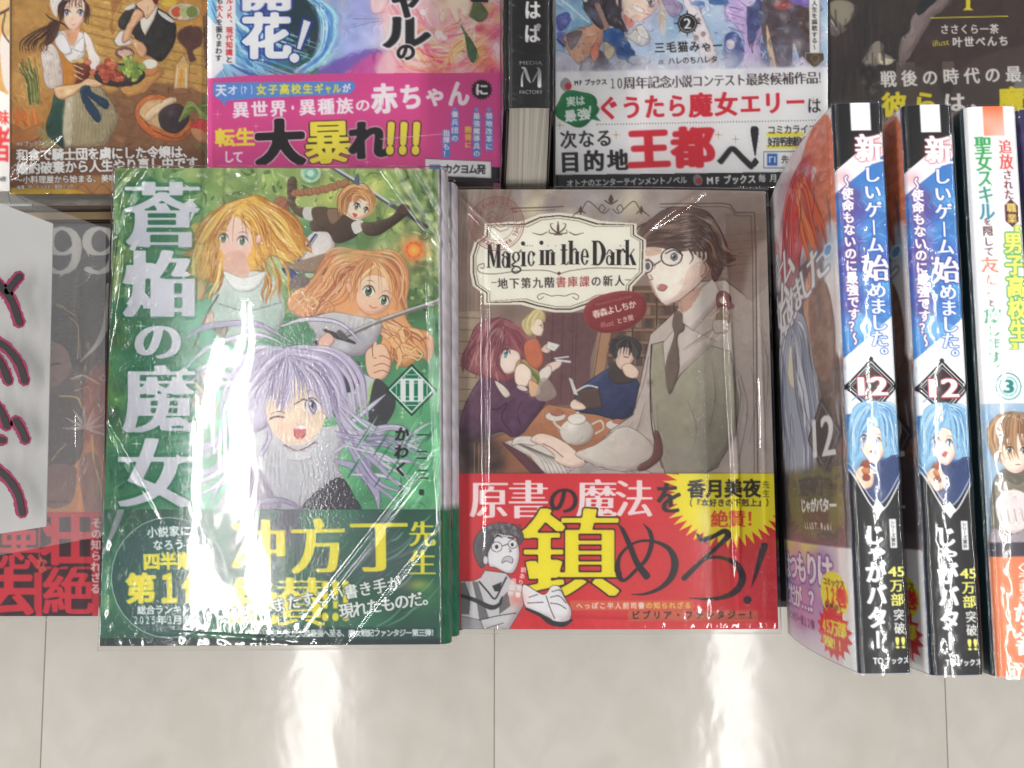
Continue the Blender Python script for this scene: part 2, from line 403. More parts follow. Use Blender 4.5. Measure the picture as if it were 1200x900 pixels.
def put(cv, st, cx, cy, w_, h_, ang, col, rx, ry, a=1, cjk=True, flip=False, slant=0, c2=None):
    """place one glyph (em box w_ x h_) centred at cx, cy, turned by ang degrees"""
    m, PAD = glyph(st, rx, ry, cjk)
    Hm, Wm = m.shape; iw, ih = Wm-2*PAD, Hm-2*PAD
    c_, s_ = math.cos(R(ang)), math.sin(R(ang))
    ex = (w_/2*(1+2*PAD/iw)); ey = (h_/2*(1+2*PAD/ih))
    hx = abs(ex*c_)+abs(ey*s_)+abs(slant)*ey; hy = abs(ex*s_)+abs(ey*c_)
    p0 = cv.X([cx-hx, cy-hy]); p1 = cv.X([cx+hx, cy+hy]); p0, p1 = np.minimum(p0, p1), np.maximum(p0, p1)
    x0 = max(0, int(p0[0])); x1 = min(cv.ww, int(p1[0])+2); y0 = max(0, int(p0[1])); y1 = min(cv.hh, int(p1[1])+2)
    if x1 <= x0 or y1 <= y0: return
    gy, gx = np.mgrid[y0:y1, x0:x1]; pc = cv.X([cx, cy])
    dx = (gx-pc[0])/cv.k; dy = (gy-pc[1])/cv.k
    u = dx*c_+dy*s_; v = -dx*s_+dy*c_
    u = u + slant*v
    if flip: u, v = v*w_/h_, u*h_/w_
    ui = (u/w_+.5)*iw+PAD-.5; vi = (v/h_+.5)*ih+PAD-.5
    # footprint wider than a mask pixel: pre-blur
    step = max(iw/w_, ih/h_)/cv.k
    mm = m if step < 1.6 else blur(m, step*.38)
    ok = (ui > 0) & (ui < Wm-2) & (vi > 0) & (vi < Hm-2)
    ui = np.clip(ui, 0, Wm-2.001); vi = np.clip(vi, 0, Hm-2.001)
    i, j = ui.astype(int), vi.astype(int); fu, fv = ui-i, vi-j
    val = (mm[j, i]*(1-fu)+mm[j, i+1]*fu)*(1-fv)+(mm[j+1, i]*(1-fu)+mm[j+1, i+1]*fu)*fv
    g_ = 1+1.3/max(.6, step); val = np.clip((val-.5)*g_+.5, 0, 1) if step < 1.6 else val
    col = C(col)
    if c2 is not None:
        t = np.clip(v/h_+.5, 0, 1)[..., None]; col = col*(1-t)+C(c2)*t
    cv._blend(slice(y0, y1), slice(x0, x1), val*ok*a, col)
WIDE = {ord(a): ord(b) for a, b in zip('0123456789!?', '０１２３４５６７８９！？')}
SMALL = set('ゃゅょっぁぃぅぇぉャュョッァィゥェォ')
def T(cv, st, A, Bp, w_, h_, col, b=(.03, .03), ol=None, halo=None, vert=False, ang=None, a=1, slant=0, c2=None, cols=None):
    """CJK text: centre of first character at A, centre of last at Bp.  ol=(em, colour) outline, halo=(px, colour, alpha)"""
    st = st.translate(WIDE); n = len(st); A = np.array(A, float); Bp = np.array(Bp, float)
    if cv.flip:
        ang = 0
        if A[0] < Bp[0]: A[0], Bp[0] = Bp[0], A[0]
    ang = ang if ang is not None else (0 if vert or n < 2 else math.degrees(math.atan2(Bp[1]-A[1], Bp[0]-A[0])))
    def each(f):
        for i, ch in enumerate(st):
            if ch in ' 　': continue
            if isinstance(w_, list) and not vert and n > 1:
                cw = np.cumsum([0]+list(w_)); mid = (cw[:-1]+cw[1:])/2; f_ = (mid[i]-mid[0])/(mid[-1]-mid[0])
            elif isinstance(h_, list) and vert and n > 1:
                cw = np.cumsum([0]+list(h_)); mid = (cw[:-1]+cw[1:])/2; f_ = (mid[i]-mid[0])/(mid[-1]-mid[0])
            else: f_ = i/max(1, n-1)
            p = A+(Bp-A)*f_; flip = False; dx = dy = 0; sw, sh = (w_[i] if isinstance(w_, list) else w_), (h_[i] if isinstance(h_, list) else h_)
            if vert:
                if ch in 'ー～〜―─…': flip = True
                if ch in '、。': dx, dy = .55*sw, -.5*sh
                if ch in SMALL: dx, dy = .1*sw, -.1*sh
            f(i, ch, p[0]+dx, p[1]+dy, sw, sh, flip)
    if halo:
        each(lambda i, ch, x, y, sw, sh, fl: cv.G(x, y, sw*.62+halo[0], halo[1], halo[2], sh*.62+halo[0]))
    if ol:
        each(lambda i, ch, x, y, sw, sh, fl: put(cv, ch, x, y, sw, sh, ang, ol[1], b[0]+ol[0], b[1]+ol[0], a, True, fl, slant))
    each(lambda i, ch, x, y, sw, sh, fl: put(cv, ch, x, y, sw, sh, ang, cols[i] if cols else col, b[0], b[1], a, True, fl, slant, c2))
def TL(cv, st, x0, y0, x1, y1, h_, col, b=(.02, .02), a=1, ol=None):
    """latin word fitted between (x0,y0) and (x1,y1), cap height h_"""
    L = math.hypot(x1-x0, y1-y0); ang = math.degrees(math.atan2(y1-y0, x1-x0))
    if ol: put(cv, st, (x0+x1)/2, (y0+y1)/2, L, h_, ang, ol[1], b[0]+ol[0], b[1]+ol[0], a, False)
    put(cv, st, (x0+x1)/2, (y0+y1)/2, L, h_, ang, col, b[0], b[1], a, False)
def Q(ox, oy, s, pts): return [(ox+x/s, oy+y/s) for x, y in pts]
# ------------------------------------------------------------------ cover artwork (generic figures, same layout, colours and lettering)
INK = (62, 44, 48)
def eye(cv, x, y, w_, h_, col, ang=0, lash=(60, 38, 42), white=(236, 232, 230)):
    c_, s_ = math.cos(R(ang)), math.sin(R(ang))
    def L(px, py): return (x+px*c_-py*s_, y+px*s_+py*c_)
    cv.P([L(-w_*.5, 0), L(-w_*.3, -h_*.42), L(w_*.25, -h_*.45), L(w_*.52, -h_*.05), L(w_*.3, h_*.42), L(-w_*.25, h_*.42)], white)
    p = L(0, h_*.02); cv.E(p[0], p[1], w_*.30, h_*.46, tuple(v*.55 for v in col), rot=ang)
    p = L(0, h_*.16); cv.E(p[0], p[1], w_*.22, h_*.26, col, rot=ang)
    p = L(0, -h_*.04); cv.E(p[0], p[1], w_*.10, h_*.16, (25, 22, 28), rot=ang)
    p = L(-w_*.10, -h_*.2); cv.E(p[0], p[1], w_*.09, h_*.11, (250, 250, 250))
    cv.S([L(-w_*.58, h_*.05), L(-w_*.3, -h_*.42), L(w_*.2, -h_*.5), L(w_*.6, -h_*.02)], [.6, 1.5, 1.6, .7], lash)
    cv.S([L(-w_*.2, h_*.52), L(w_*.25, h_*.5)], .5, lash, .6)
    cv.S([L(-w_*.5, -h_*.85), L(0, -h_*1.05), L(w_*.5, -h_*.85)], .7, lash, .7, taper=2)
def forest(cv, box, seed=3):
    x0, y0, x1, y1 = box
    cv.dabs(box, 150, [(176, 192, 124), (142, 170, 104), (206, 212, 146), (112, 142, 88), (160, 188, 134)], 5, 16, .5, 1.3)
    cv.dabs(box, 60, [(66, 92, 62), (84, 112, 74)], 4, 12, .45)
    for _ in range(14):
        x = cv.rs.uniform(x0, x1); cv.S([(x, y0), (x+cv.rs.uniform(-4, 4), (y0+y1)/2), (x+cv.rs.uniform(-6, 6), y1)], cv.rs.uniform(3, 9), cv.rs.choice([(74, 92, 66), (110, 120, 82), (88, 108, 70)]), .35, soft=3)
    cv.dabs(box, 60, [(226, 226, 160), (208, 216, 140)], 2, 6, .5)
def star(cv, x, y, r, col=(235, 245, 225), a=.9):
    cv.S([(x-r, y), (x, y), (x+r, y)], [.3, 1.2, .3], col, a); cv.S([(x, y-r), (x, y), (x, y+r)], [.3, 1.2, .3], col, a)

def art_green():
    cv = Canvas(112, 192, 520, 600, (84, 142, 104), CELL*.85, 11)
    cv.B(100, 180, 530, 330, (140, 164, 98)); cv.dabs((112, 300, 520, 360), 60, [(110, 152, 100), (150, 178, 110), (90, 140, 100)], 10, 26, .5)
    forest(cv, (112, 190, 520, 320)); forest(cv, (470, 190, 520, 350))
    cv.dabs((340, 215, 470, 262), 14, [(214, 218, 130), (190, 200, 110)], 8, 16, .5)
    cv.dabs((330, 250, 420, 320), 20, [(58, 116, 92), (84, 136, 104)], 8, 18, .5)
    cv.dabs((440, 285, 520, 330), 14, [(206, 214, 150), (222, 224, 170)], 6, 14, .5)
    cv.dabs((470, 335, 520, 420), 26, [(72, 104, 66), (104, 128, 80), (54, 96, 70)], 6, 14, .5)
    cv.dabs((112, 200, 215, 600), 70, [(46, 104, 74), (70, 120, 76), (36, 88, 66), (92, 124, 70)], 10, 26, .45)
    cv.dabs((120, 190, 160, 420), 30, [(112, 124, 60), (146, 150, 74), (58, 84, 50)], 5, 14, .5)
    cv.dabs((112, 420, 150, 520), 14, [(120, 164, 84), (64, 70, 50)], 5, 14, .5)
    cv.dabs((210, 350, 300, 600), 70, [(104, 186, 156), (84, 166, 134), (140, 204, 176)], 10, 24, .5)
    cv.dabs((380, 450, 520, 600), 60, [(104, 180, 132), (84, 162, 116), (134, 198, 150)], 10, 26, .55)
    # sweeping water ribbons
    for k in range(26):
        x = cv.rs.uniform(120, 210); y = cv.rs.uniform(430, 600)
        cv.S([(x, y), (x+30, y-18), (x+70, y-10)], cv.rs.uniform(.6, 2), cv.rs.choice([(150, 200, 170), (30, 92, 66), (190, 220, 196)]), .5, taper=2)
    cv.detail((112, 192, 520, 600), 2200, (5, 20), (.8, 3.4), .2, .6)
    for k in range(130):                          # leaves and light flecks
        x, y = cv.rs.choice([(cv.rs.uniform(112, 230), cv.rs.uniform(196, 500)), (cv.rs.uniform(430, 516), cv.rs.uniform(196, 440)), (cv.rs.uniform(230, 420), cv.rs.uniform(194, 250))]); cv.E(x, y, cv.rs.uniform(1.5, 5), cv.rs.uniform(1, 2.6), cv.rs.choice([(196, 208, 120), (70, 104, 60), (120, 156, 80), (52, 84, 54), (214, 222, 150)]), rot=cv.rs.uniform(0, 180), a=.6)
    # ---- flying figure, top right
    leather, leather2 = (104, 84, 68), (74, 60, 50)
    cv.S([(390, 196), (426, 219), (468, 246), (500, 266)], [5, 5.5, 5], (86, 92, 96)); cv.S([(390, 195), (426, 217), (456, 237)], [2, 3, 2.4], (206, 208, 206))
    cv.S([(474, 248), (488, 258), (501, 266)], 3.4, (58, 56, 54))
    cv.P([(362, 276), (376, 268), (392, 272), (392, 290), (388, 310), (370, 316), (346, 312), (352, 292)], (214, 210, 206), line=INK, la=.6)
    cv.S([(370, 276), (356, 296), (349, 308)], 4.4, (52, 66, 108)); cv.S([(371, 276), (357, 296), (350, 308)], 1, (226, 226, 226))
    cv.P([(332, 312), (352, 318), (380, 318), (400, 306), (402, 298), (386, 296), (350, 306), (338, 306)], (150, 128, 108), line=INK, la=.6)
    cv.P([(330, 314), (350, 320), (344, 330), (340, 329)], (52, 74, 130)); cv.P([(384, 296), (402, 300), (392, 312)], (52, 74, 130))
    cv.P([(352, 320), (380, 318), (374, 330), (348, 338), (336, 340), (340, 328)], (116, 106, 100)); cv.P([(358, 320), (376, 322), (374, 326), (360, 325)], (166, 196, 160))
    cv.P([(366, 252), (384, 244), (410, 248), (424, 262), (418, 276), (402, 284), (392, 284), (384, 272), (366, 270)], leather, c2=(72, 58, 50), ax=(370, 250, 420, 280), line=INK)
    cv.P([(384, 246), (400, 247), (398, 256), (388, 262)], (140, 116, 94)); cv.S([(366, 262), (384, 270), (400, 282)], 1, leather2)
    cv.P([(338, 210), (346, 208), (348, 222), (346, 238), (358, 244), (380, 244), (372, 256), (352, 254), (340, 242), (337, 226)], leather, line=INK)
    cv.P([(356, 244), (366, 244), (366, 258), (356, 255)], (206, 202, 196)); cv.P([(366, 244), (384, 243), (380, 252), (368, 258)], (96, 78, 64))
    for y in (216, 224, 232, 240): cv.S([(338, y), (347, y+1)], .8, leather2)
    cv.P([(412, 262), (424, 258), (426, 268), (416, 274)], (214, 210, 204)); cv.P([(424, 262), (440, 260), (458, 254), (468, 244), (478, 240), (480, 248), (470, 258), (456, 268), (442, 276), (428, 274)], leather, c2=(70, 56, 48), ax=(430, 258, 450, 276), line=INK)
    for x in (436, 446, 456): cv.S([(x, 262), (x+4, 270)], .9, leather2)
    cv.S([(452, 243), (460, 238), (474, 237)], [2, 3, 2], (150, 150, 148)); cv.E(473, 245, 7, 6, (84, 66, 54))
    # braid
    for i in range(13):
        t = i/12; x = 346+t*58; y = 226-t*12 + 3*math.sin(t*3)
        cv.E(x, y, 5.4, 4, (172, 120, 88), rot=30*(1 if i % 2 else -1), line=(104, 64, 50), lw=.7)
    cv.P([(320, 236), (332, 230), (338, 240), (336, 254), (328, 260), (322, 250)], (160, 106, 82), line=(104, 64, 50)); cv.H([(336, 228), (326, 240), (322, 254)], [(340, 232), (334, 246), (334, 258)], 6, [(120, 74, 58), (190, 140, 104)], (.6, 1.4))
    cv.E(420, 236, 21, 20, (206, 160, 108)); cv.P([(404, 232), (414, 240), (430, 234), (432, 248), (420, 258), (408, 254), (400, 246)], (240, 212, 190))
    cv.H([(396, 250), (396, 228), (412, 216), (430, 218)], [(404, 240), (412, 232), (424, 230), (436, 244)], 12, [(222, 178, 122), (170, 116, 76), (238, 202, 146)], (1, 3))
    cv.S([(396, 254), (396, 232), (408, 217), (428, 216), (438, 232)], 1, (120, 76, 54)); cv.P([(408, 236), (420, 231), (431, 236), (433, 246), (426, 254), (415, 256), (407, 248)], (240, 214, 194), line=(140, 90, 70), la=.6); eye(cv, 418, 242, 7, 7.5, (96, 124, 84), 22); eye(cv, 428.5, 246, 5, 6.5, (96, 124, 84), 22); cv.P([(413, 250), (419, 251), (416, 255)], (196, 80, 76)); cv.H([(408, 236), (410, 226), (420, 222)], [(416, 238), (422, 232), (430, 236)], 7, [(222, 178, 122), (190, 136, 90)], (2, 4), ln=(120, 76, 54)); cv.H([(412, 222), (400, 234), (400, 252)], [(416, 222), (408, 236), (406, 252)], 5, [(214, 168, 112), (180, 126, 84)], (2, 4), ln=(120, 76, 54)); cv.H([(424, 220), (438, 230), (438, 246)], [(424, 222), (434, 234), (434, 244)], 4, [(214, 168, 112)], (2, 3.4), ln=(120, 76, 54))
    cv.P([(415, 214), (418, 203), (421, 207), (421, 217)], (92, 104, 124))
    # orbs
    for r, c_ in ((12, (196, 222, 202)), (8, (120, 176, 160)), (4, (214, 236, 220))): cv.E(364, 203, r, r*.92, c_, a=.75)
    cv.S([(355, 198), (364, 195), (372, 202), (366, 210), (358, 206)], 1.1, (70, 130, 120))
    for r, c_ in ((16, (226, 120, 70)), (11, (232, 140, 64)), (6, (244, 200, 90))): cv.G(485, 293, r, c_, .8)
    for k in range(9):
        t = k*.7; cv.S([(485+10*math.cos(t), 293+10*math.sin(t)), (485+8*math.cos(t+.8), 293+8*math.sin(t+.8))], 1.2, (222, 84, 44), .8)
    # ---- figure with long golden hair
    gold = [(230, 190, 84), (206, 154, 60), (240, 212, 120), (184, 122, 52), (222, 180, 90)]
    cv.P([(286, 232), (306, 230), (324, 246), (340, 262), (356, 280), (356, 296), (338, 308), (318, 300), (298, 320), (262, 326), (236, 330), (226, 346), (222, 320), (230, 296), (240, 268), (256, 244)], (226, 184, 84), line=(122, 74, 42), lw=1.1)
    cv.P([(228, 262), (214, 274), (226, 284), (214, 300), (230, 306), (246, 292), (252, 276)], (220, 178, 92), line=(132, 86, 48)); cv.P([(222, 330), (230, 322), (240, 336), (236, 352), (226, 346)], (206, 160, 96), line=(132, 86, 48))
    cv.P([(262, 256), (276, 254), (290, 262), (296, 284), (290, 300), (276, 306), (262, 298), (256, 280)], (236, 206, 192), c2=(222, 188, 176), ax=(276, 262, 276, 304))
    cv.H([(270, 256), (258, 276), (250, 300), (252, 330)], [(262, 240), (236, 262), (222, 296), (216, 336)], 12, gold, (3, 6), ln=(140, 88, 44), wave=3); cv.H([(276, 250), (296, 268), (318, 290), (344, 306)], [(300, 228), (330, 244), (352, 268), (366, 294)], 18, gold, (3, 7), jit=3, ln=(140, 88, 44), wave=4)
    cv.H([(272, 252), (262, 264), (256, 284), (258, 300)], [(288, 234), (262, 246), (246, 270), (234, 300)], 9, gold, (2.4, 5), ln=(140, 88, 44), wave=3); cv.H([(278, 254), (290, 262), (300, 284), (304, 304)], [(290, 236), (304, 250), (316, 276), (322, 298)], 8, gold, (2.4, 5), ln=(140, 88, 44), wave=3)
    cv.H([(274, 252), (262, 262), (254, 286)], [(300, 234), (326, 256), (350, 284)], 8, [(118, 70, 40)], (.6, 1), .75)
    cv.G(284, 246, 12, (250, 236, 170), .5, 5); cv.E(303, 280, 3.5, 6, (230, 190, 172), line=(140, 90, 70), rot=10)
    eye(cv, 262, 279, 10, 10, (94, 132, 100), 6); eye(cv, 284, 282, 11, 10, (94, 132, 100), 4)
    for k in range(10): cv.S([(214+k*3, 272+k*3), (228+k*2, 262+k*6), (246, 264+k*4)], 1, cv.rs.choice(gold+[(140, 90, 50)]), .8, taper=2)
    # body lost in the glare
    cv.P([(252, 336), (270, 322), (300, 318), (322, 328), (334, 362), (320, 392), (270, 404), (248, 376)], (206, 214, 210), c2=(150, 176, 162), ax=(290, 320, 300, 420), line=(120, 134, 130)); [cv.S([(268+k*14, 330), (264+k*15, 356), (262+k*16, 386)], [.4, 1.2, .4], (168, 180, 176), .6) for k in range(4)]; cv.H([(256, 290), (244, 326), (232, 352)], [(264, 304), (258, 330), (248, 352)], 5, gold, (2, 5), ln=(140, 88, 44), wave=3, jit=2); cv.H([(298, 300), (310, 330), (306, 356)], [(322, 290), (338, 328), (336, 352)], 5, gold, (2, 5), ln=(140, 88, 44), wave=3, jit=2); cv.P([(266, 296), (286, 296), (292, 314), (288, 326), (268, 326), (262, 312)], (214, 178, 160)); cv.P([(262, 318), (286, 326), (312, 318), (300, 338), (276, 340)], (222, 226, 222), line=(120, 134, 130)); cv.S([(256, 356), (290, 364), (330, 354)], 1.6, (120, 136, 130), .7); cv.P([(238, 372), (250, 366), (248, 384), (238, 382)], (226, 192, 174), line=INK, la=.6)
    cv.S([(256, 346), (244, 366), (226, 410)], 2.4, (104, 106, 96)); cv.P([(250, 384), (270, 378), (262, 396)], (120, 112, 92))
    # ---- figure with peach curls, right
    pe = [(228, 178, 128), (206, 150, 104), (240, 204, 154), (178, 118, 84), (218, 164, 116)]
    cv.P([(380, 320), (398, 300), (424, 293), (448, 298), (466, 312), (476, 334), (474, 362), (482, 382), (500, 388), (508, 400), (506, 416), (500, 424), (494, 412), (484, 426), (470, 430), (460, 420), (452, 430), (440, 414), (446, 392), (400, 370), (376, 368), (352, 372), (336, 356), (346, 340), (362, 334)], (220, 168, 118), line=(128, 78, 56), lw=1.1)
    cv.H([(424, 293), (384, 296), (366, 330), (332, 362)], [(420, 322), (408, 332), (400, 354), (376, 370)], 16, pe, (3, 7), jit=3, ln=(132, 82, 58), wave=5); cv.H([(428, 294), (462, 298), (480, 328), (478, 366)], [(424, 306), (446, 316), (456, 336), (458, 362)], 9, pe, (3, 6), jit=2, ln=(132, 82, 58), wave=5)
    cv.H([(452, 368), (468, 382), (492, 392), (504, 418)], [(444, 384), (456, 400), (462, 416), (470, 428)], 12, pe, (3, 7), jit=5, ln=(132, 82, 58), wave=5)
    for cx, cy in ((500, 404), (488, 416), (462, 402), (474, 392), (454, 420), (366, 356), (350, 348), (384, 362)):
        cv.S([(cx-7, cy-4), (cx, cy-8), (cx+7, cy-1), (cx+2, cy+6), (cx-4, cy+2)], [2.6, 2.2, .8], cv.rs.choice(pe)); cv.S([(cx-7, cy-5), (cx, cy-9), (cx+8, cy-1), (cx+2, cy+8)], .7, (126, 74, 54), .8)
    cv.dabs((400, 294, 450, 320), 14, [(176, 148, 96), (196, 172, 118), (242, 222, 176)], 3, 9, .4)
    cv.P([(422, 330), (438, 322), (456, 330), (458, 352), (448, 366), (430, 368), (418, 354)], (238, 208, 184), c2=(226, 190, 164), ax=(436, 330, 436, 366), line=(150, 96, 74), la=.6)
    cv.H([(430, 300), (414, 318), (410, 340), (412, 362)], [(446, 306), (434, 316), (424, 326), (420, 338)], 8, pe, (2, 5), ln=(132, 82, 58)); cv.H([(440, 304), (452, 318), (460, 340), (462, 362)], [(436, 306), (444, 314), (450, 322), (456, 334)], 10, pe, (1, 3))
    cv.H([(428, 300), (404, 316), (396, 342)], [(446, 306), (462, 322), (468, 350)], 9, [(124, 74, 52)], (.6, 1), .7)
    eye(cv, 432, 341, 13, 12, (86, 124, 82), 14); eye(cv, 450, 352, 11, 11, (86, 124, 82), 20); cv.S([(433, 358), (437, 361), (442, 360)], 1, (170, 96, 84)); cv.E(409, 337, 3.5, 7, (226, 180, 150), line=(150, 96, 74), rot=-10)
    # blouse, sword, hands
    cv.P([(362, 376), (388, 366), (416, 370), (444, 376), (446, 390), (434, 410), (414, 418), (372, 414), (366, 402), (370, 392)], (198, 198, 200), c2=(168, 166, 172), ax=(400, 370, 400, 416), line=(90, 84, 90))
    for k in range(5): cv.S([(404+k*6, 373), (402+k*5, 390)], .6, (120, 116, 124), .7)
    cv.dabs((372, 372, 440, 412), 16, [(226, 226, 226), (150, 150, 158)], 3, 8, .35)
    cv.S([(404, 394), (440, 378), (480, 364), (519, 352)], [6, 5.6, 5.2, 5], (120, 116, 116)); cv.S([(406, 392), (442, 376), (518, 350)], [2, 2.6, 2], (196, 194, 192))
    cv.S([(379, 386), (396, 394), (416, 402)], [3, 7, 3], (74, 72, 76)); cv.S([(398, 390), (404, 396)], 7, (98, 94, 98)); cv.P([(374, 398), (384, 390), (392, 398), (386, 406), (374, 406)], (226, 186, 168), line=(130, 80, 70)); cv.E(370, 402, 3, 3, (60, 58, 60))
    cv.P([(428, 416), (436, 406), (450, 404), (458, 420), (456, 436), (446, 446), (432, 440)], (232, 194, 168), line=(124, 74, 58), lw=1.1)
    for y in (420, 429, 437): cv.S([(438, y), (448, y-3), (457, y+1)], .9, (136, 82, 64))
    cv.S([(440, 402), (438, 412), (444, 420)], 3, (232, 196, 170)); cv.S([(436, 404), (437, 418)], .9, (120, 70, 56))
    # ---- large figure with lavender hair
    lav = [(194, 188, 208), (172, 164, 190), (212, 208, 222), (152, 144, 172), (204, 196, 214)]
    lavL = (104, 92, 120)
    cv.P([(418, 434), (430, 440), (446, 450), (440, 466), (420, 478), (404, 500), (394, 470), (408, 448)], (196, 200, 204), line=(96, 96, 104)); cv.P([(404, 430), (420, 424), (424, 446), (406, 460)], (72, 68, 74))
    cv.P([(440, 444), (464, 470), (450, 500), (432, 498)], (70, 70, 74)); cv.S([(436, 448), (426, 478), (408, 504)], [3, 6, 3], (176, 204, 140))
    cv.P([(284, 486), (300, 480), (380, 500), (410, 492), (396, 540), (404, 570), (380, 602), (280, 602), (268, 560)], (198, 198, 202), c2=(172, 172, 178), ax=(330, 490, 330, 600), line=(120, 120, 128))
    for k in range(7): cv.S([(352+k*6, 534), (356+k*6, 560), (350+k*7, 594)], .8, (110, 108, 116), .7)
    cv.P([(256, 602), (276, 560), (300, 546), (318, 572), (326, 602)], (138, 126, 148)); cv.P([(352, 602), (378, 570), (400, 560), (414, 580), (420, 602)], (72, 70, 80), line=(40, 38, 44))
    for pts, wd in (([(214, 398), (246, 382), (300, 380), (340, 400)], 6), ([(218, 430), (250, 404), (300, 392), (334, 404)], 5), ([(222, 440), (262, 420), (300, 424), (330, 430)], 5), ([(300, 500), (290, 530), (262, 560), (246, 590)], 7),
                    ([(302, 482), (316, 510), (300, 540), (276, 552)], 4), ([(392, 530), (430, 506), (470, 502), (490, 524)], 7), ([(394, 540), (420, 550), (440, 576), (444, 600)], 10), ([(400, 524), (440, 520), (462, 524)], 4),
                    ([(410, 556), (450, 558), (480, 574)], 4), ([(396, 510), (430, 480), (452, 462)], 5), ([(330, 382), (360, 374), (400, 380), (430, 410)], 4), ([(296, 590), (330, 586), (360, 600)], 5), ([(420, 530), (432, 548), (428, 570)], 7)):
        cv.S(pts, [wd*.5, wd+1.4, wd+1, .8], lavL); cv.S(pts, [wd*.4, wd, wd*.8, .4], cv.rs.choice(lav))
    cv.P([(330, 408), (362, 404), (392, 420), (404, 446), (406, 480), (398, 498), (388, 480), (360, 470), (330, 480), (312, 500), (296, 506), (284, 496), (280, 470), (290, 434), (306, 416)], (188, 180, 202), line=lavL, lw=1.2)
    cv.P([(312, 470), (330, 452), (352, 440), (376, 448), (384, 476), (374, 506), (352, 522), (330, 516), (316, 500)], (232, 214, 190), c2=(222, 200, 180), ax=(350, 450, 350, 518))
    cv.H([(334, 406), (298, 410), (272, 440), (258, 492)], [(336, 420), (326, 446), (312, 470), (306, 500)], 14, lav, (3, 8), jit=3, ln=lavL, wave=3); cv.H([(338, 406), (390, 408), (422, 440), (432, 490)], [(340, 422), (358, 440), (374, 462), (386, 492)], 14, lav, (3, 8), jit=3, ln=lavL, wave=3)
    cv.H([(334, 418), (320, 440), (316, 470)], [(340, 420), (346, 450), (336, 486)], 9, lav, (3, 7), ln=lavL, jit=3); cv.H([(338, 418), (350, 440), (350, 468)], [(342, 420), (366, 444), (376, 470)], 6, lav, (3, 6), ln=lavL)
    cv.H([(335, 416), (306, 440), (290, 486)], [(342, 418), (384, 446), (400, 492)], 13, [lavL], (.6, 1.1), .75)
    cv.S([(345, 474), (357, 468), (368, 476)], 1.5, (92, 62, 72)); eye(cv, 366, 476, 16, 18, (150, 140, 176), -14, (74, 56, 80)); cv.S([(316, 491), (324, 488), (332, 489)], 2.2, (96, 64, 66)); cv.S([(317, 486), (326, 482), (334, 484)], .9, (96, 64, 66))
    cv.E(351, 506, 7, 8.5, (196, 92, 96), rot=-8, line=(130, 60, 62)); cv.P([(345, 500), (352, 498), (358, 500), (354, 503)], (240, 236, 232)); cv.G(330, 500, 6, (236, 170, 150), .4)
    cv.S([(334, 522), (350, 528), (370, 518)], 2, (122, 78, 74)); cv.E(350, 534, 16, 6, (202, 202, 206), line=(120, 120, 128), lw=.7)
    for k in range(8): cv.S([(300+k*4, 520), (292+k*5, 550), (286+k*6, 592)], [.5, 1.4, .5], (150, 148, 158), .7)
    cv.H([(296, 470), (262, 500), (236, 520), (208, 512)], [(300, 492), (276, 540), (246, 572), (214, 590)], 7, lav, (3, 8), ln=lavL, wave=5, jit=3); cv.H([(300, 430), (262, 420), (232, 430), (206, 460)], [(296, 450), (260, 450), (234, 470), (212, 500)], 5, lav, (3, 7), ln=lavL, wave=4, jit=3)
    cv.H([(398, 470), (430, 500), (462, 512), (506, 500)], [(394, 496), (410, 530), (436, 566), (470, 598)], 9, lav, (3, 7), ln=lavL, wave=4, jit=3)
    cv.H([(396, 500), (430, 508), (466, 500), (500, 520)], [(396, 516), (430, 526), (460, 540), (490, 566)], 5, lav, (2, 6), ln=lavL, wave=4, jit=3)
    cv.dabs((316, 470, 380, 500), 5, [(196, 176, 190)], 3, 6, .35)
    # reaching hand left
    for pts in ([(226, 446), (238, 460), (246, 470)], [(216, 452), (230, 466), (244, 474)], [(214, 466), (228, 474), (242, 480)], [(238, 440), (244, 456), (250, 468)]): cv.S(pts, 6.4, (140, 96, 86)); cv.S(pts, 5, (226, 196, 182))
    cv.E(246, 476, 9, 10, (224, 194, 180))
    for _ in range(26): star(cv, cv.rs.uniform(400, 512), cv.rs.uniform(380, 590), cv.rs.uniform(1.5, 5), (214, 236, 200), .7)
    # splashes lower right
    for _ in range(40):
        x, y = cv.rs.uniform(410, 515), cv.rs.uniform(480, 600); L_ = cv.rs.uniform(10, 46)
        cv.S([(x, y), (x-L_*.3, y+L_*.5), (x-L_*.62, y+L_)], cv.rs.uniform(.7, 3), cv.rs.choice([(40, 104, 72), (176, 214, 186), (120, 180, 140), (24, 74, 54)]), .6, taper=2)
    cv.detail((225, 200, 515, 600), 1900, (3, 10), (.5, 1.4), .10, .5)
    # emblem III
    def dia(r, c_, **k): cv.P([(482.5, 457-r), (482.5+r*.98, 457), (482.5, 457+r), (482.5-r*.98, 457)], c_, smooth=False, **k)
    dia(31, (26, 72, 52)); dia(27.5, (206, 222, 214)); dia(25, (22, 112, 84))
    for k in (-1, 1):
        for r in (8, 13, 18): cv.S([(482.5+k*r, 457-(24-r)), (482.5+k*(r+0), 457+(24-r))], .9, (206, 222, 214)); cv.S([(482.5-(24-r), 457+k*r), (482.5+(24-r), 457+k*r)], .9, (206, 222, 214))
    for x in (472.5, 482.5, 492.5): cv.B(x-2.7, 445, x+2.7, 470, (226, 232, 230))
    cv.B(468, 444, 497, 446, (226, 232, 230)); cv.B(468, 469, 497, 471, (226, 232, 230))
    # credits
    T(cv, 'かわく', (471, 509), (470, 550), 17, 18, (26, 34, 32), (.055, .03), vert=True, slant=.1)
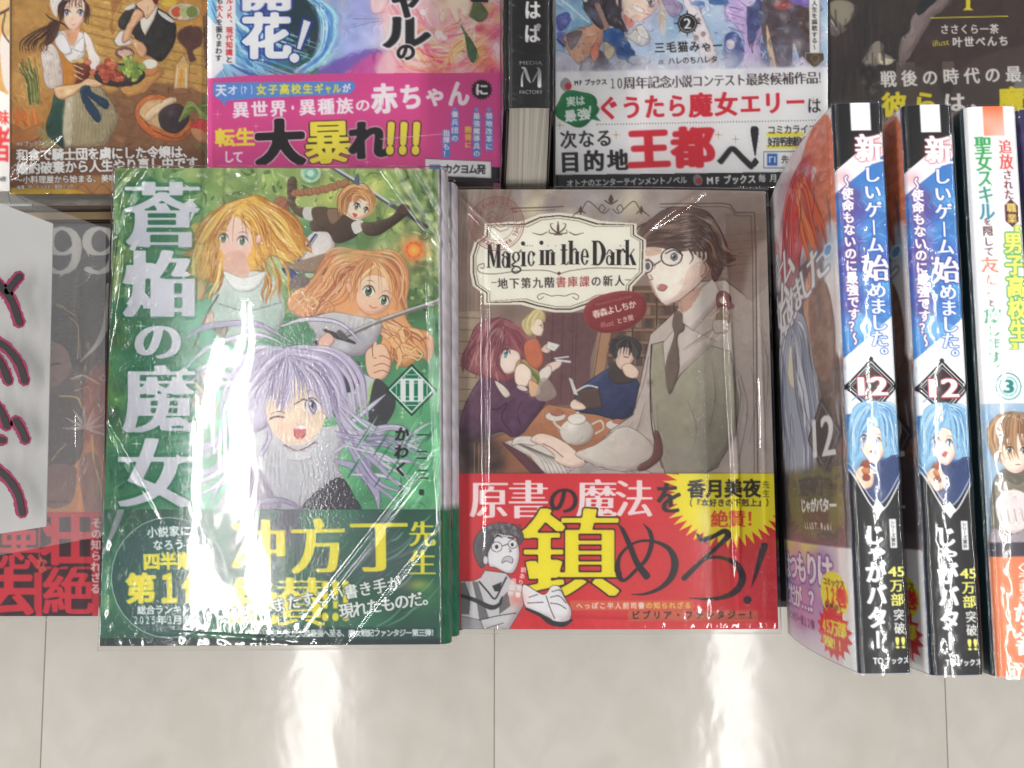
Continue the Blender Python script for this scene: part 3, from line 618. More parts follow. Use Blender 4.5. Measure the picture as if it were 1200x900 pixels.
    T(cv, '一二三', (495, 510), (495, 556), 16, 13, (26, 40, 34), (.0, .02), vert=True); T(cv, '著', (494, 577), (494, 577), 7.5, 7.5, (24, 40, 34), (.03, .03)); T(cv, 'イラスト', (469.5, 570), (469.5, 590), 7, 6, (30, 44, 38), (.03, .03), vert=True); cv.S([(470, 560), (470, 566)], .7, (30, 44, 38))
    # title
    halo = [(187, 253), (186, 334), (184, 400), (185, 469), (182, 557)]
    for x, y in halo: cv.G(x, y, 44, (24, 104, 74), .72, 44)
    for _ in range(60): cv.S([(cv.rs.uniform(150, 226), cv.rs.uniform(210, 600))]*1+[(cv.rs.uniform(150, 226), cv.rs.uniform(210, 600))], .5, (70, 150, 110), .12)
    SIL = (206, 206, 213)
    for ch, x, y, w_, h_ in (('蒼', 190, 253, 90, 84), ('焔', 187, 334, 86, 86), ('の', 185, 400, 60, 52), ('魔', 186, 469, 84, 86), ('女', 182, 556, 90, 88)):
        put(cv, ch, x, y, w_, h_, 0, (20, 96, 70), .08, .05, .5); put(cv, ch, x, y, w_, h_, 0, SIL, .048, -.006, 1, c2=(190, 190, 200))
    # serif spurs and flame flicks of the lettering
    for p in ([(222, 224), (229, 222), (216, 216)], [(216, 244), (232, 242), (226, 236), (232, 232), (222, 234), (216, 238)], [(224, 250), (230, 246), (222, 262)], [(148, 356), (156, 344), (154, 360)], [(214, 316), (224, 322), (214, 326)], [(208, 446), (220, 434), (216, 430), (206, 438)], [(206, 532), (222, 540), (208, 544)], [(146, 540), (152, 536), (152, 546)], [(151, 292), (156, 284), (164, 280), (158, 294)]):
        cv.P(p, SIL, smooth=False)
    for x, y in ((222, 234), (160, 520), (176, 584), (208, 446), (165, 382)): star(cv, x, y, 6, (230, 240, 230))
    cv.grain(12, .012, 1); cv.grain(1.0, .014, 2)
    return cv

def art_green_band():
    cv = Canvas(112, 597, 520, 758, (32, 92, 72), CELL*.85, 12)
    cv.dabs((112, 590, 520, 760), 90, [(24, 78, 62), (44, 116, 88), (20, 66, 54), (56, 128, 92)], 12, 34, .5)
    cv.dabs((280, 597, 480, 690), 40, [(96, 84, 104), (70, 84, 88), (112, 104, 120), (50, 96, 80)], 10, 26, .5)
    cv.P([(330, 597), (360, 597), (330, 650), (310, 690), (296, 680)], (104, 88, 112), a=.6, soft=3); cv.P([(352, 597), (420, 597), (390, 640), (366, 640)], (64, 128, 98), a=.6, soft=3)
    for _ in range(60):
        x, y = cv.rs.uniform(340, 520), cv.rs.uniform(600, 700); L_ = cv.rs.uniform(10, 60)
        cv.S([(x, y), (x-L_*.45, y+L_*.5), (x-L_, y+L_*.8)], cv.rs.uniform(.5, 3), cv.rs.choice([(30, 84, 64), (150, 190, 170), (84, 136, 112), (112, 104, 120)]), .5, taper=2)
    for a_, b_ in (((146, 590), (120, 648)), ((140, 596), (116, 660))): cv.S([a_, ((a_[0]+b_[0])/2+2, (a_[1]+b_[1])/2), b_], [4, 5, 1], (150, 150, 156), .8)
    for _ in range(14): cv.S([(120, cv.rs.uniform(620, 740)), (150, cv.rs.uniform(600, 740)), (180, cv.rs.uniform(600, 740))], cv.rs.uniform(1, 5), cv.rs.choice([(70, 140, 100), (96, 160, 110), (40, 110, 80)]), .3, taper=2, soft=2)
    cv.G(124, 706, 12, (110, 170, 90), .5); cv.G(492, 686, 14, (190, 186, 80), .8, 7); cv.G(500, 700, 20, (60, 130, 84), .6)
    cv.B(112, 748, 520, 760, (16, 44, 42)); cv.B(300, 735, 512, 749, (26, 66, 62), soft=1.5)
    cv.E(198, 677, 68, 71, (190, 214, 204)); cv.E(198, 677, 67.2, 70.2, (20, 78, 72)); cv.G(190, 660, 40, (30, 92, 84), .6)
    W_ = (222, 228, 226); Y = (226, 214, 62)
    T(cv, '小説家に', (178.5, 624), (217, 622), 12.4, 13, W_, (.03, .03)); T(cv, 'なろう', (185, 639), (210, 638), 12, 12.6, W_, (.03, .03))
    T(cv, '四半期', (177.5, 658.5), (217, 657.5), 20.5, 21, Y, (.05, .045)); T(cv, '第1位', (165, 690), (231, 689), [36, 30, 36], [37, 44, 37], Y, (.055, .04))
    T(cv, '総合ランキング', (166, 715), (228, 714), 10.6, 11, W_, (.03, .03)); T(cv, '2025年3月時点', (159, 727), (232, 726), [7, 7, 7, 7, 12, 7, 12, 12, 12], 11.5, W_, (.025, .025))
    G_ = (24, 66, 48)
    T(cv, '冲方丁', (303, 642), (444, 640), [66, 66, 70], [70, 70, 70], Y, (.042, -.006)); T(cv, '先生', (495, 626), (495, 660), 33, 32, Y, (.03, -.004), vert=True)
    T(cv, '絶賛', (297, 706), (353, 706), 60, 62, Y, (.045, -.004), ol=(.008, G_))
    for x in (391, 403, 415): T(cv, '！', (x, 705), (x, 705), 40, 60, Y, (.035, .02), ol=(.012, G_))
    s1 = 'これはまたすごい書き手が'; s2 = '現れたものだ。'
    T(cv, s1, (276, 718), (462, 684), 16.5, 18, (232, 236, 234), (.03, .02), ol=(.05, (26, 62, 46))); T(cv, s2, (406, 716), (503, 700), 18, 19, (232, 236, 234), (.03, .02), ol=(.05, (26, 62, 46)))
    T(cv, '天災少女が大陸最強へ至る、魔女戦記ファンタジー第三弾！', (315, 742.5), (509, 741.5), 8.2, 9, W_, (.03, .03))
    cv.grain(12, .01, 1); cv.grain(1.0, .012, 2)
    return cv

def art_magic():
    cv = Canvas(537, 222, 912, 557, (150, 128, 116), CELL*.85, 21)
    cv.P([(530, 215), (915, 215), (915, 560), (530, 560)], (160, 142, 132), smooth=False, c2=(132, 106, 92), ax=(700, 230, 700, 500))
    cv.dabs((600, 222, 780, 260), 40, [(196, 190, 180), (176, 172, 176), (210, 204, 170), (150, 140, 146)], 6, 16, .5)
    cv.dabs((537, 222, 620, 400), 30, [(158, 132, 120), (134, 106, 94), (120, 92, 82)], 10, 24, .4)
    for k in range(10): cv.S([(545+k*6, 222), (540+k*4, 300), (543+k*3, 400)], cv.rs.uniform(1, 3), cv.rs.choice([(120, 92, 80), (182, 158, 142)]), .35)
    # shelves behind
    cv.B(712, 335, 790, 420, (112, 84, 68)); 
    for y in range(340, 424, 15): cv.B(706, y, 800, y+3, (150, 112, 88)); cv.S([(706, y+3.5), (800, y+4)], .8, (84, 58, 46))
    for x in range(712, 800, 11):
        for y in range(343, 420, 15): cv.B(x, y+1, x+cv.rs.uniform(5, 10), y+11, cv.rs.choice([(96, 70, 60), (128, 100, 82), (150, 130, 110), (84, 66, 62)]), a=.8)
    for x in (742, 770, 790): cv.S([(x, 336), (x-1, 420)], 2, (90, 62, 48))
    cv.B(850, 250, 912, 330, (132, 110, 92), a=.5); [cv.S([(848, y), (905, y-6)], .8, (112, 86, 72), .6) for y in range(276, 330, 9)]
    cv.B(537, 365, 562, 480, (168, 148, 124)); [cv.S([(537, y), (562, y+1)], 1, (124, 98, 82)) for y in range(372, 480, 14)]
    # curtain/wall in middle
    cv.P([(628, 366), (704, 366), (700, 392), (692, 420), (690, 475), (628, 475)], (118, 78, 80), smooth=False, mottle=.02); [cv.S([(x, 368), (x-3, 470)], 1.2, (92, 56, 60), .7) for x in (648, 660, 672, 676)]
    cv.P([(702, 390), (716, 390), (708, 440), (694, 440)], (176, 130, 98), smooth=False); cv.S([(704, 390), (696, 440)], 1, (110, 74, 58)); cv.S([(716, 392), (708, 442)], 1, (110, 74, 58))
    # table
    cv.P([(642, 474), (720, 487), (740, 500), (750, 560), (560, 560), (560, 520), (610, 502)], (190, 122, 80), smooth=False, c2=(150, 92, 66), ax=(650, 480, 640, 560), line=(96, 56, 44), mottle=.02)
    # woman with rose hair
    rose = [(160, 84, 92), (176, 104, 106), (134, 64, 78), (196, 128, 124), (150, 74, 88)]
    cv.P([(572, 436), (602, 436), (622, 452), (632, 466), (638, 474), (622, 496), (612, 508), (600, 512), (588, 506), (566, 512), (541, 518), (541, 488), (552, 460)], (112, 70, 92), c2=(96, 58, 92), ax=(560, 440, 600, 510), line=(52, 32, 48), lw=1.2, mottle=.04)
    cv.S([(566, 470), (580, 480), (594, 472)], 1.2, (64, 36, 60)); cv.S([(594, 474), (588, 490), (600, 508)], 1.2, (64, 36, 60)); cv.S([(612, 470), (606, 484), (610, 498)], 1, (64, 36, 60))
    cv.P([(568, 378), (588, 373), (606, 382), (618, 398), (624, 414), (614, 420), (606, 424), (604, 440), (592, 448), (578, 444), (562, 440), (548, 434), (541, 424), (545, 412), (554, 404), (558, 390)], (158, 84, 92), line=(84, 40, 52), lw=1.2)
    cv.P([(590, 410), (606, 412), (610, 422), (604, 434), (594, 438), (586, 430)], (232, 212, 200), line=(120, 70, 70), la=.6)
    cv.H([(588, 372), (556, 384), (546, 410), (536, 434)], [(596, 378), (588, 400), (584, 424), (590, 450)], 18, rose, (2.4, 6), jit=3, ln=(92, 44, 56), wave=4); cv.H([(590, 374), (612, 384), (624, 402), (628, 420)], [(590, 384), (600, 396), (606, 406), (610, 416)], 12, rose, (1.2, 3.6))
    cv.H([(586, 378), (562, 398), (548, 428)], [(596, 380), (610, 400), (618, 416)], 9, [(96, 46, 58)], (.6, 1), .75); cv.H([(575, 400), (578, 420), (588, 444)], [(545, 410), (552, 426), (566, 440)], 8, [(192, 132, 128)], (.6, 1.4), .6)
    eye(cv, 593, 414, 8, 10, (110, 170, 190), 10, (90, 44, 52)); cv.P([(580, 446), (590, 452), (598, 462), (592, 466), (584, 456)], (222, 212, 196), line=(80, 54, 54))
    # sandwich
    cv.P([(606, 424), (616, 422), (632, 436), (638, 446), (630, 456), (616, 452), (604, 440)], (196, 142, 100), line=(104, 62, 44)); cv.S([(610, 424), (618, 430), (632, 442)], [3, 4, 3], (110, 146, 76)); cv.S([(622, 436), (630, 444), (630, 450)], [3, 4, 2], (92, 132, 64))
    cv.P([(604, 432), (612, 426), (622, 434), (622, 446), (614, 454), (604, 448)], (236, 214, 198), line=(110, 70, 60)); cv.P([(620, 446), (632, 452), (632, 462), (622, 464)], (222, 178, 138), line=(110, 70, 60)); cv.E(612, 455, 7, 3, (216, 206, 196), rot=20, line=(90, 60, 60))
    # standing waiter, blond
    cv.P([(620, 398), (630, 398), (636, 414), (636, 426), (628, 432), (618, 424), (614, 406)], (206, 112, 76), line=(110, 56, 44)); cv.P([(616, 372), (628, 362), (638, 366), (639, 376), (634, 380), (622, 394), (614, 388), (611, 378)], (206, 190, 132), line=(116, 96, 66)); cv.P([(624, 376), (634, 374), (637, 384), (634, 393), (626, 392), (621, 384)], (234, 214, 194), line=(120, 84, 70), la=.7)
    cv.H([(624, 364), (616, 376), (616, 388)], [(634, 366), (630, 372), (624, 384)], 8, [(226, 212, 158), (180, 160, 104)], (.8, 2)); cv.S([(632, 381), (635, 382)], .9, (90, 60, 50))
    cv.P([(634, 410), (642, 402), (648, 406), (642, 414)], (226, 196, 176), line=(110, 70, 60)); cv.P([(642, 400), (657, 404), (650, 412), (640, 408)], (222, 220, 214), line=(100, 90, 86), smooth=False)
    cv.P([(638, 430), (648, 424), (658, 424), (656, 430), (646, 436)], (230, 206, 190), line=(110, 70, 60)); cv.P([(632, 436), (644, 428), (646, 438), (636, 448)], (222, 214, 206), line=(110, 80, 76)); cv.S([(652, 422), (668, 424)], 2.4, (214, 220, 220)); cv.S([(650, 420), (666, 418)], 1.6, (206, 214, 216))
    cv.P([(634, 444), (644, 446), (652, 462), (640, 470), (628, 466)], (170, 158, 146), a=.7, soft=1)
    # reader in blue
    cv.P([(714, 432), (700, 440), (682, 454), (672, 470), (676, 482), (700, 486), (724, 492), (742, 484), (750, 460), (744, 442), (728, 434)], (62, 74, 118), c2=(48, 52, 92), ax=(700, 440, 720, 490), line=(30, 30, 50), lw=1.2, mottle=.03)
    cv.P([(713, 434), (720, 424), (738, 432), (742, 446), (726, 450), (716, 446)], (76, 64, 62), line=(40, 34, 36)); cv.P([(722, 408), (738, 406), (744, 416), (738, 428), (730, 434), (722, 426)], (222, 192, 172), line=(96, 62, 54)); cv.P([(716, 400), (728, 394), (742, 396), (752, 406), (748, 420), (742, 418), (738, 408), (726, 408), (722, 420), (716, 412)], (74, 66, 66), line=(36, 30, 34))
    cv.H([(732, 396), (720, 402), (716, 414)], [(738, 398), (748, 408), (748, 420)], 12, [(98, 88, 86), (52, 46, 50)], (1, 2.4)); cv.S([(731, 418), (736, 419)], 1, (60, 40, 40)); cv.P([(729, 430), (738, 426), (748, 434), (746, 443), (734, 441)], (226, 198, 180), line=(104, 68, 58))
    cv.P([(676, 458), (702, 454), (706, 478), (678, 480)], (98, 72, 66), smooth=False, line=(50, 34, 34)); cv.P([(666, 442), (671, 444), (676, 458), (678, 464), (672, 462)], (214, 210, 202), line=(80, 64, 60), smooth=False); cv.S([(676, 458), (688, 452), (700, 454)], 2, (216, 212, 206)); cv.P([(668, 474), (674, 468), (686, 476), (684, 480), (672, 480)], (232, 206, 186), line=(110, 70, 60))
    # tea things
    cv.E(651, 488, 12, 6, (214, 206, 196), line=(110, 84, 76)); cv.E(653, 484, 8, 3.6, (178, 108, 84), line=(130, 90, 80)); cv.E(676, 506, 20, 16, (214, 208, 198), line=(104, 84, 78), c2=(178, 168, 160), ax=(664, 496, 690, 518)); cv.E(676, 491, 11, 6.5, (218, 212, 204), line=(104, 84, 78)); cv.E(677, 484, 2, 2, (200, 190, 180))
    cv.S([(694, 497), (704, 493), (707, 502), (698, 508)], 2, (208, 200, 190)); cv.S([(657, 502), (650, 496), (650, 490)], 3, (206, 198, 188)); cv.E(721, 498, 11, 6, (210, 202, 192), line=(110, 84, 76)); cv.E(724, 494, 7, 3, (186, 116, 90)); cv.G(670, 500, 6, (240, 236, 228), .6)
    # man in front: shirt, waistcoat, tie
    cv.P([(762, 392), (780, 376), (800, 356), (820, 330), (850, 328), (880, 352), (914, 320), (914, 560), (735, 560), (700, 548), (690, 534), (716, 504), (742, 486), (752, 440)], (190, 176, 166), c2=(176, 158, 150), ax=(780, 400, 860, 540), line=(70, 52, 52), lw=1.3, smooth=False, mottle=.012)
    cv.P([(880, 300), (912, 290), (912, 420), (870, 400)], (196, 184, 174), soft=6, a=.7)
    cv.P([(763, 404), (778, 400), (786, 440), (784, 462), (797, 440), (830, 404), (856, 412), (866, 470), (862, 510), (840, 548), (822, 557), (780, 557), (770, 520), (764, 480), (762, 440)], (160, 154, 130), c2=(140, 132, 116), ax=(780, 420, 830, 550), line=(56, 44, 44), lw=1.3, smooth=False, mottle=.015)
    cv.P([(777, 402), (792, 384), (800, 380), (838, 400), (796, 440), (784, 462), (779, 430)], (196, 184, 176), line=(84, 66, 64), smooth=False)
    cv.P([(792, 364), (800, 370), (802, 386), (794, 396), (796, 432), (785, 462), (780, 430), (790, 394), (788, 380)], (112, 94, 82), line=(56, 40, 40), mottle=.02)
    cv.P([(860, 420), (880, 400), (912, 400), (912, 556), (850, 556), (868, 500)], (182, 168, 160), a=.7, soft=3); cv.S([(868, 440), (876, 480), (866, 540)], 1, (110, 84, 80), .7); cv.S([(764, 404), (762, 440), (764, 500), (776, 548)], 1.4, (54, 40, 40)); cv.S([(760, 418), (754, 450), (742, 484)], .8, (120, 96, 92))
    cv.G(838, 430, 24, (206, 198, 184), .5, 50); cv.G(790, 540, 30, (150, 136, 132), .5, 12)
    cv.P([(800, 356), (838, 324), (846, 350), (812, 388), (800, 378)], (208, 200, 192), line=(96, 76, 74), smooth=False); cv.P([(797, 352), (822, 336), (810, 360), (798, 366)], (190, 150, 130))
    # face and hair
    cv.P([(750, 292), (752, 282), (800, 284), (822, 300), (828, 322), (816, 336), (796, 352), (780, 358), (772, 352), (764, 336), (758, 322), (759, 314)], (238, 224, 212), line=(84, 56, 52), lw=1.3, smooth=False)
    cv.P([(758, 318), (764, 328), (768, 340), (776, 356), (764, 340)], (206, 172, 154), a=.6); cv.P([(750, 288), (770, 286), (775, 296), (758, 300)], (214, 180, 160)); cv.E(826, 316, 5, 10, (212, 174, 152), rot=18, line=(96, 62, 54))
    brown = [(108, 80, 72), (128, 98, 86), (88, 62, 58), (152, 124, 106), (98, 72, 66)]
    cv.P([(764, 256), (782, 244), (806, 243), (828, 248), (840, 262), (850, 282), (856, 300), (862, 304), (850, 310), (844, 322), (838, 330), (834, 322), (834, 306), (820, 302), (806, 292), (780, 288), (754, 288), (752, 306), (744, 300), (743, 288), (748, 274), (752, 266)], (106, 78, 70), line=(56, 36, 36), lw=1.4)
    cv.H([(824, 250), (796, 252), (766, 262), (746, 290)], [(826, 286), (800, 290), (776, 288), (752, 288)], 18, brown, (2.4, 7), jit=2, ln=(84, 60, 56), wave=2); cv.H([(816, 248), (838, 264), (848, 288), (858, 302)], [(812, 280), (826, 292), (832, 306), (838, 324)], 16, brown, (2.4, 6), jit=3, ln=(84, 60, 56), wave=4)
    cv.H([(820, 252), (786, 262), (752, 284)], [(822, 284), (800, 284), (770, 282)], 8, [(58, 38, 38)], (.7, 1.1), .7); cv.H([(822, 256), (842, 280), (850, 306)], [(816, 284), (826, 296), (836, 320)], 6, [(58, 38, 38)], (.7, 1.1), .7); cv.G(786, 266, 16, (186, 162, 136), .45, 5)
    for k in range(4): cv.S([(812+k*5, 296), (812+k*5, 303), (806+k*5, 309)], [2.4, 1.6, .6], (224, 206, 192))
    cv.E(787, 301, 13, 11, (60, 44, 44), rot=-6); cv.E(787, 301, 11.4, 9.6, (226, 216, 208), rot=-6); cv.E(757, 312, 8.6, 8.6, (60, 44, 44)); cv.E(757, 312, 7.2, 7.2, (220, 206, 196)); cv.S([(774, 306), (766, 311)], 1.5, (60, 44, 44))
    cv.E(790, 301, 4.4, 4.6, (70, 72, 86)); cv.E(790, 301, 3.5, 3.7, (122, 124, 138)); cv.E(790, 301, 1.9, 2.1, (34, 34, 44)); cv.E(788.6, 299.6, .9, .9, (240, 240, 240)); cv.S([(780, 297), (790, 293), (800, 299)], 1.4, (60, 40, 40)); cv.E(759, 312, 3, 4.4, (98, 100, 116)); cv.S([(754, 306), (760, 305)], 1.2, (60, 40, 40))
    cv.S([(752, 297), (757, 295)], 1.4, (88, 60, 54)); cv.S([(762, 322), (765, 327), (761, 328)], .9, (110, 76, 66)); cv.P([(770, 336), (776, 333), (782, 336), (778, 341), (772, 340)], (190, 120, 112), line=(90, 56, 52))
    cv.P([(806, 316), (822, 306), (826, 322), (812, 338), (794, 352), (782, 357), (798, 338)], (206, 176, 160), a=.55, soft=1.2); cv.S([(753, 306), (750, 314)], .8, (96, 62, 56)); cv.S([(826, 308), (828, 318), (822, 324)], 1, (120, 78, 66))
    for k in range(5): cv.S([(800+k*4, 326), (794+k*4, 334)], .5, (180, 140, 124), .7)
    for pts in ([(752, 290), (746, 300), (744, 312)], [(843, 306), (852, 312), (862, 310)], [(846, 296), (858, 300), (870, 296)], [(808, 292), (812, 302), (808, 310)], [(800, 246), (812, 240), (822, 243)], [(756, 262), (748, 266), (742, 276)]): cv.S(pts, [2.6, 1.8, .4], (92, 66, 60))
    for pts in ([(742, 494), (730, 510), (716, 520)], [(756, 470), (748, 500), (736, 520)], [(770, 470), (772, 510), (782, 545)], [(856, 420), (868, 460), (862, 510)], [(880, 430), (886, 470), (878, 520)], [(800, 410), (820, 396), (842, 380)], [(806, 470), (816, 500), (812, 530)], [(890, 380), (900, 430), (896, 500)], [(834, 420), (838, 470), (826, 520)]):
        cv.S(pts, [.5, 1.8, .5], (120, 98, 90), .6); cv.S([(x+3, y) for x, y in pts], [1, 5, 1], (150, 132, 120), .3, soft=2)
    # little sprite on shoulder
    cv.P([(840, 346), (848, 341), (856, 348), (855, 362), (842, 362)], (140, 84, 78), line=(60, 36, 36), lw=1.2); cv.E(847, 352, 3.6, 4, (226, 200, 184)); cv.P([(841, 361), (853, 361), (855, 374), (851, 384), (841, 382)], (156, 132, 108), line=(60, 42, 40), lw=1.2); cv.S([(842, 364), (834, 372), (828, 372)], 1.8, (216, 188, 170)); cv.S([(840, 384), (834, 392), (829, 402)], 2.2, (222, 196, 178)); cv.S([(848, 384), (844, 394), (838, 398)], 2.2, (222, 196, 178))
    cv.S([(852, 364), (860, 372), (866, 378)], 1.4, (200, 160, 150)); cv.P([(836, 376), (852, 376), (852, 388), (838, 390)], (196, 184, 172), line=(90, 70, 66)); cv.P([(852, 352), (861, 358), (856, 362)], (156, 96, 100))
    # open book and hand, bottom
    cv.P([(588, 519), (600, 520), (640, 555), (625, 557)], (104, 60, 70), smooth=False, line=(50, 30, 32)); cv.P([(590, 518), (612, 513), (640, 524), (668, 540), (678, 557), (640, 557), (622, 536)], (206, 200, 192), smooth=False, line=(80, 66, 64))
    for k in range(7): cv.S([(600+k*3, 517+k), (630+k*5, 534+k*1.4), (642+k*5, 557)], .8, (100, 86, 84), .7)
    for k in range(8): cv.S([(642+k*3, 526+k*3.4), (654+k*3, 530+k*3.6)], .6, (90, 80, 78), .6)
    cv.P([(670, 557), (684, 544), (710, 538), (740, 546), (762, 557)], (176, 168, 164), line=(80, 66, 64)); [cv.S([(680, 550+k*2), (710, 541+k*3), (750, 551+k*2)], .8, (110, 96, 94), .7) for k in range(4)]
    cv.P([(604, 513), (620, 511), (632, 516), (626, 522), (610, 520), (600, 522)], (214, 206, 198), line=(90, 74, 70)); cv.P([(622, 516), (632, 508), (650, 512), (672, 526), (686, 544), (668, 548), (650, 540), (650, 534), (638, 524)], (226, 202, 186), line=(96, 66, 60)); cv.S([(636, 520), (648, 526), (660, 536)], 1, (120, 84, 74))
    cv.P([(674, 532), (700, 520), (730, 500), (756, 512), (770, 534), (750, 550), (724, 552), (700, 546)], (204, 196, 186), c2=(182, 168, 160), ax=(700, 520, 740, 552), line=(84, 66, 64)); cv.P([(768, 506), (774, 512), (776, 534), (762, 548), (750, 552), (748, 546), (764, 534)], (112, 62, 56), line=(60, 36, 36))
    cv.dabs((541, 505, 585, 556), 22, [(74, 54, 56), (50, 36, 40)], 5, 12, .6)
    cv.detail((538, 224, 910, 556), 2600, (3, 12), (.5, 1.8), .08, .5)
    # plaque
    pl = [(568, 262), (612, 259), (632, 251), (655, 249), (680, 252), (704, 259), (746, 262), (746, 274), (757, 281), (757, 290), (756, 320), (750, 326), (741, 336), (740, 347), (706, 352), (690, 360), (670, 366), (650, 366), (628, 362), (610, 357), (567, 357), (567, 345), (554, 335), (551, 320), (551, 300), (556, 284), (567, 276)]
    def shrink(d): 
        c_ = np.array([654, 306.]); P_ = np.array(pl, float); v = P_-c_; return c_+v*(1-d/np.abs(v).max(1, keepdims=True).clip(45))
    cv.P(pl, (226, 222, 206), smooth=False); cv.P(shrink(3), (70, 54, 46), smooth=False); cv.P(shrink(4.6), (226, 222, 206), smooth=False); cv.P(shrink(6.4), (140, 124, 104), smooth=False); cv.P(shrink(7.3), (230, 228, 214), smooth=False)
    D_ = (44, 34, 34); O_ = (92, 66, 54)
    # small fleuron
    for k in (-1, 1):
        cv.S([(654+k*1, 273), (654+k*7, 268), (654+k*9, 263), (654+k*6, 262)], [1.6, 1.6, 1, .6], O_); cv.S([(654+k*2, 274), (654+k*10, 273), (654+k*10, 269)], [1.2, 1.2, .6], O_); cv.S([(654+k*13, 272), (654+k*20, 275), (654+k*30, 273)], [1, 1.4, .6], O_)
        cv.S([(654+k*8, 347), (654+k*18, 344), (654+k*24, 347), (654+k*22, 351), (654+k*17, 348)], .8, O_); cv.S([(654, 346), (654+k*8, 347)], .8, O_)
    cv.S([(654, 274), (654, 259)], [2.4, 3.2, .4], O_); cv.B(649, 274.4, 659, 275.4, O_)
    cv.S([(563, 310), (560, 312), (562, 319), (580, 321), (612, 317), (640, 317), (655, 320.5), (670, 317), (700, 314), (745, 315)], 1, O_, .8); cv.P([(655, 318), (658, 320.5), (655, 323), (652, 320.5)], O_, smooth=False); cv.S([(562, 310), (567, 309), (567, 314), (563, 314)], .8, O_)
    # title lettering, condensed with heavy stems
    def stem(x, y0, y1, w_=4.2, sl=0): cv.P([(x-w_/2, y0), (x+w_/2, y0), (x+w_/2+sl, y1), (x-w_/2+sl, y1)], D_, smooth=False); cv.B(x-w_/2-1.3, y0, x+w_/2+.6, y0+1, D_); cv.B(x-w_/2-1.4+sl, y1-1, x+w_/2+1.4+sl, y1, D_)
    def bowl(x0, x1, y0, y1, w_=4): # counter-shape letter body
        cv.E((x0+x1)/2, (y0+y1)/2, (x1-x0)/2, (y1-y0)/2, D_); cv.E((x0+x1)/2, (y0+y1)/2, (x1-x0)/2-w_*.62, (y1-y0)/2-1.2, (230, 228, 214))
    b0 = 314
    stem(572.5, 286, b0, 2); cv.P([(571, 286), (575.5, 286), (580, 308), (578, 313)], D_, smooth=False); cv.S([(579, 312), (583, 287)], 1, D_); stem(584, 286, b0, 4.2)          # M
    bowl(588, 596, 300, b0, 4); stem(596, 297, b0, 4); cv.S([(589, 299), (592, 295), (596, 297)], 1.4, D_); cv.E(589.5, 299, 1.6, 1.6, D_)                                     # a
    bowl(600, 609.5, 295, 307, 4); cv.S([(604, 307), (600, 311), (608, 313), (610, 317), (604, 320), (600, 317), (603, 312)], 1.8, D_); cv.S([(608, 296), (611, 293)], 1.2, D_)  # g
    stem(613.5, 295, b0-2, 4); cv.E(613, 285.5, 2.4, 2.6, D_)                                                                                                                   # i
    bowl(618, 627, 294, b0-2, 4.4); cv.B(624.5, 300, 628, 306, (230, 228, 214)); cv.E(625.5, 297.5, 1.8, 2, D_)                                                                 # c
    stem(635, 293, 311, 4.2); cv.E(634.5, 284.5, 2.4, 2.6, D_); stem(641.5, 293, 311, 4); stem(648, 296, 311, 4.2); cv.S([(643, 295), (646, 293), (649, 297)], 1.6, D_)          # in
    stem(660.5, 286, 310, 4.2); cv.B(657, 292, 665, 293.4, D_); cv.S([(661, 309), (664, 310), (666, 307)], 1.2, D_); stem(669, 282, 310, 4.2); stem(676.5, 295, 310, 4.2); cv.S([(671, 294), (674, 291.5), (677, 296)], 1.6, D_)
    bowl(680.5, 690, 291.5, 310.5, 4.6); cv.B(682, 300, 689.5, 301.4, D_); cv.B(686.5, 302, 690.5, 305, (230, 228, 214))                                                       # the
    stem(697, 282, 311, 5); cv.S([(697, 282.6), (703, 284), (707, 292), (707, 300), (703, 309), (697, 310.5)], [1.2, 2.4, 5, 5, 2.4, 1.2], D_)                                # D
    bowl(710, 718, 299, 311, 3.6); stem(718, 296, 311, 4); cv.S([(711, 298), (714, 293), (718, 296)], 1.4, D_); stem(725, 292, 311, 4.4); cv.S([(727, 296), (730, 292), (732, 295)], [1.4, 1.6, 2.6], D_)
    stem(735, 281, 311, 4.4); cv.S([(737, 301), (743, 292)], 1.1, D_); cv.P([(737.5, 299), (740, 297), (746, 311), (741, 311)], D_, smooth=False)
    for t_, x in (('マジック', 619), ('イン', 646), ('ダーク', 731)): T(cv, t_, (x-4, 288), (x+5, 288), 2.6, 2.6, (120, 104, 92), (.02, .02))
    st = '地下第九階書庫課の新人'; K = (62, 48, 46); Rd = (176, 74, 72)
    T(cv, st, (589, 332.5), (726, 329), 12.2, 13.4, K, (.022, .008), cols=[K]*5+[Rd]*3+[K]*3); cv.S([(576, 331), (582, 331)], .8, K); cv.S([(733, 328), (739, 328)], .8, K)
    # scroll ornament over plaque, border lines
    for k in (-1, 1):
        x = 716
        cv.S([(x+k*2, 245), (x+k*8, 250), (x+k*14, 246), (x+k*11, 240), (x+k*7, 244), (x+k*9, 248)], 1.1, O_); cv.S([(x+k*14, 246), (x+k*26, 236), (x+k*32, 242), (x+k*36, 251)], 1.1, O_); cv.S([(x+k*30, 250), (x+k*36, 247), (x+k*46, 254)], [1, 2, .6], O_); cv.P([(x+k*34, 250), (x+k*35, 241), (x+k*38, 247)], O_)
    cv.P([(716, 228), (719, 234), (716, 239), (713, 234)], O_); cv.S([(709, 235), (716, 239), (723, 235)], 1.6, O_)
    cv.S([(600, 244), (640, 243), (660, 242)], 1.4, (110, 74, 64)); cv.S([(600, 248), (650, 246)], .7, (110, 74, 64))
    for d, wd in ((0, 1.3), (4, .8)): cv.S([(774, 239+d), (846, 238+d), (856, 240+d), (862, 249+d), (884-d, 249+d), (886-d, 300), (888-d, 556)], wd, (92, 66, 58), .85, raw=True)
    for x in (556, 561): cv.S([(x, 520), (x, 556)], 1, (170, 128, 92), .8)
    # stamp
    st_ = (150, 72, 68)
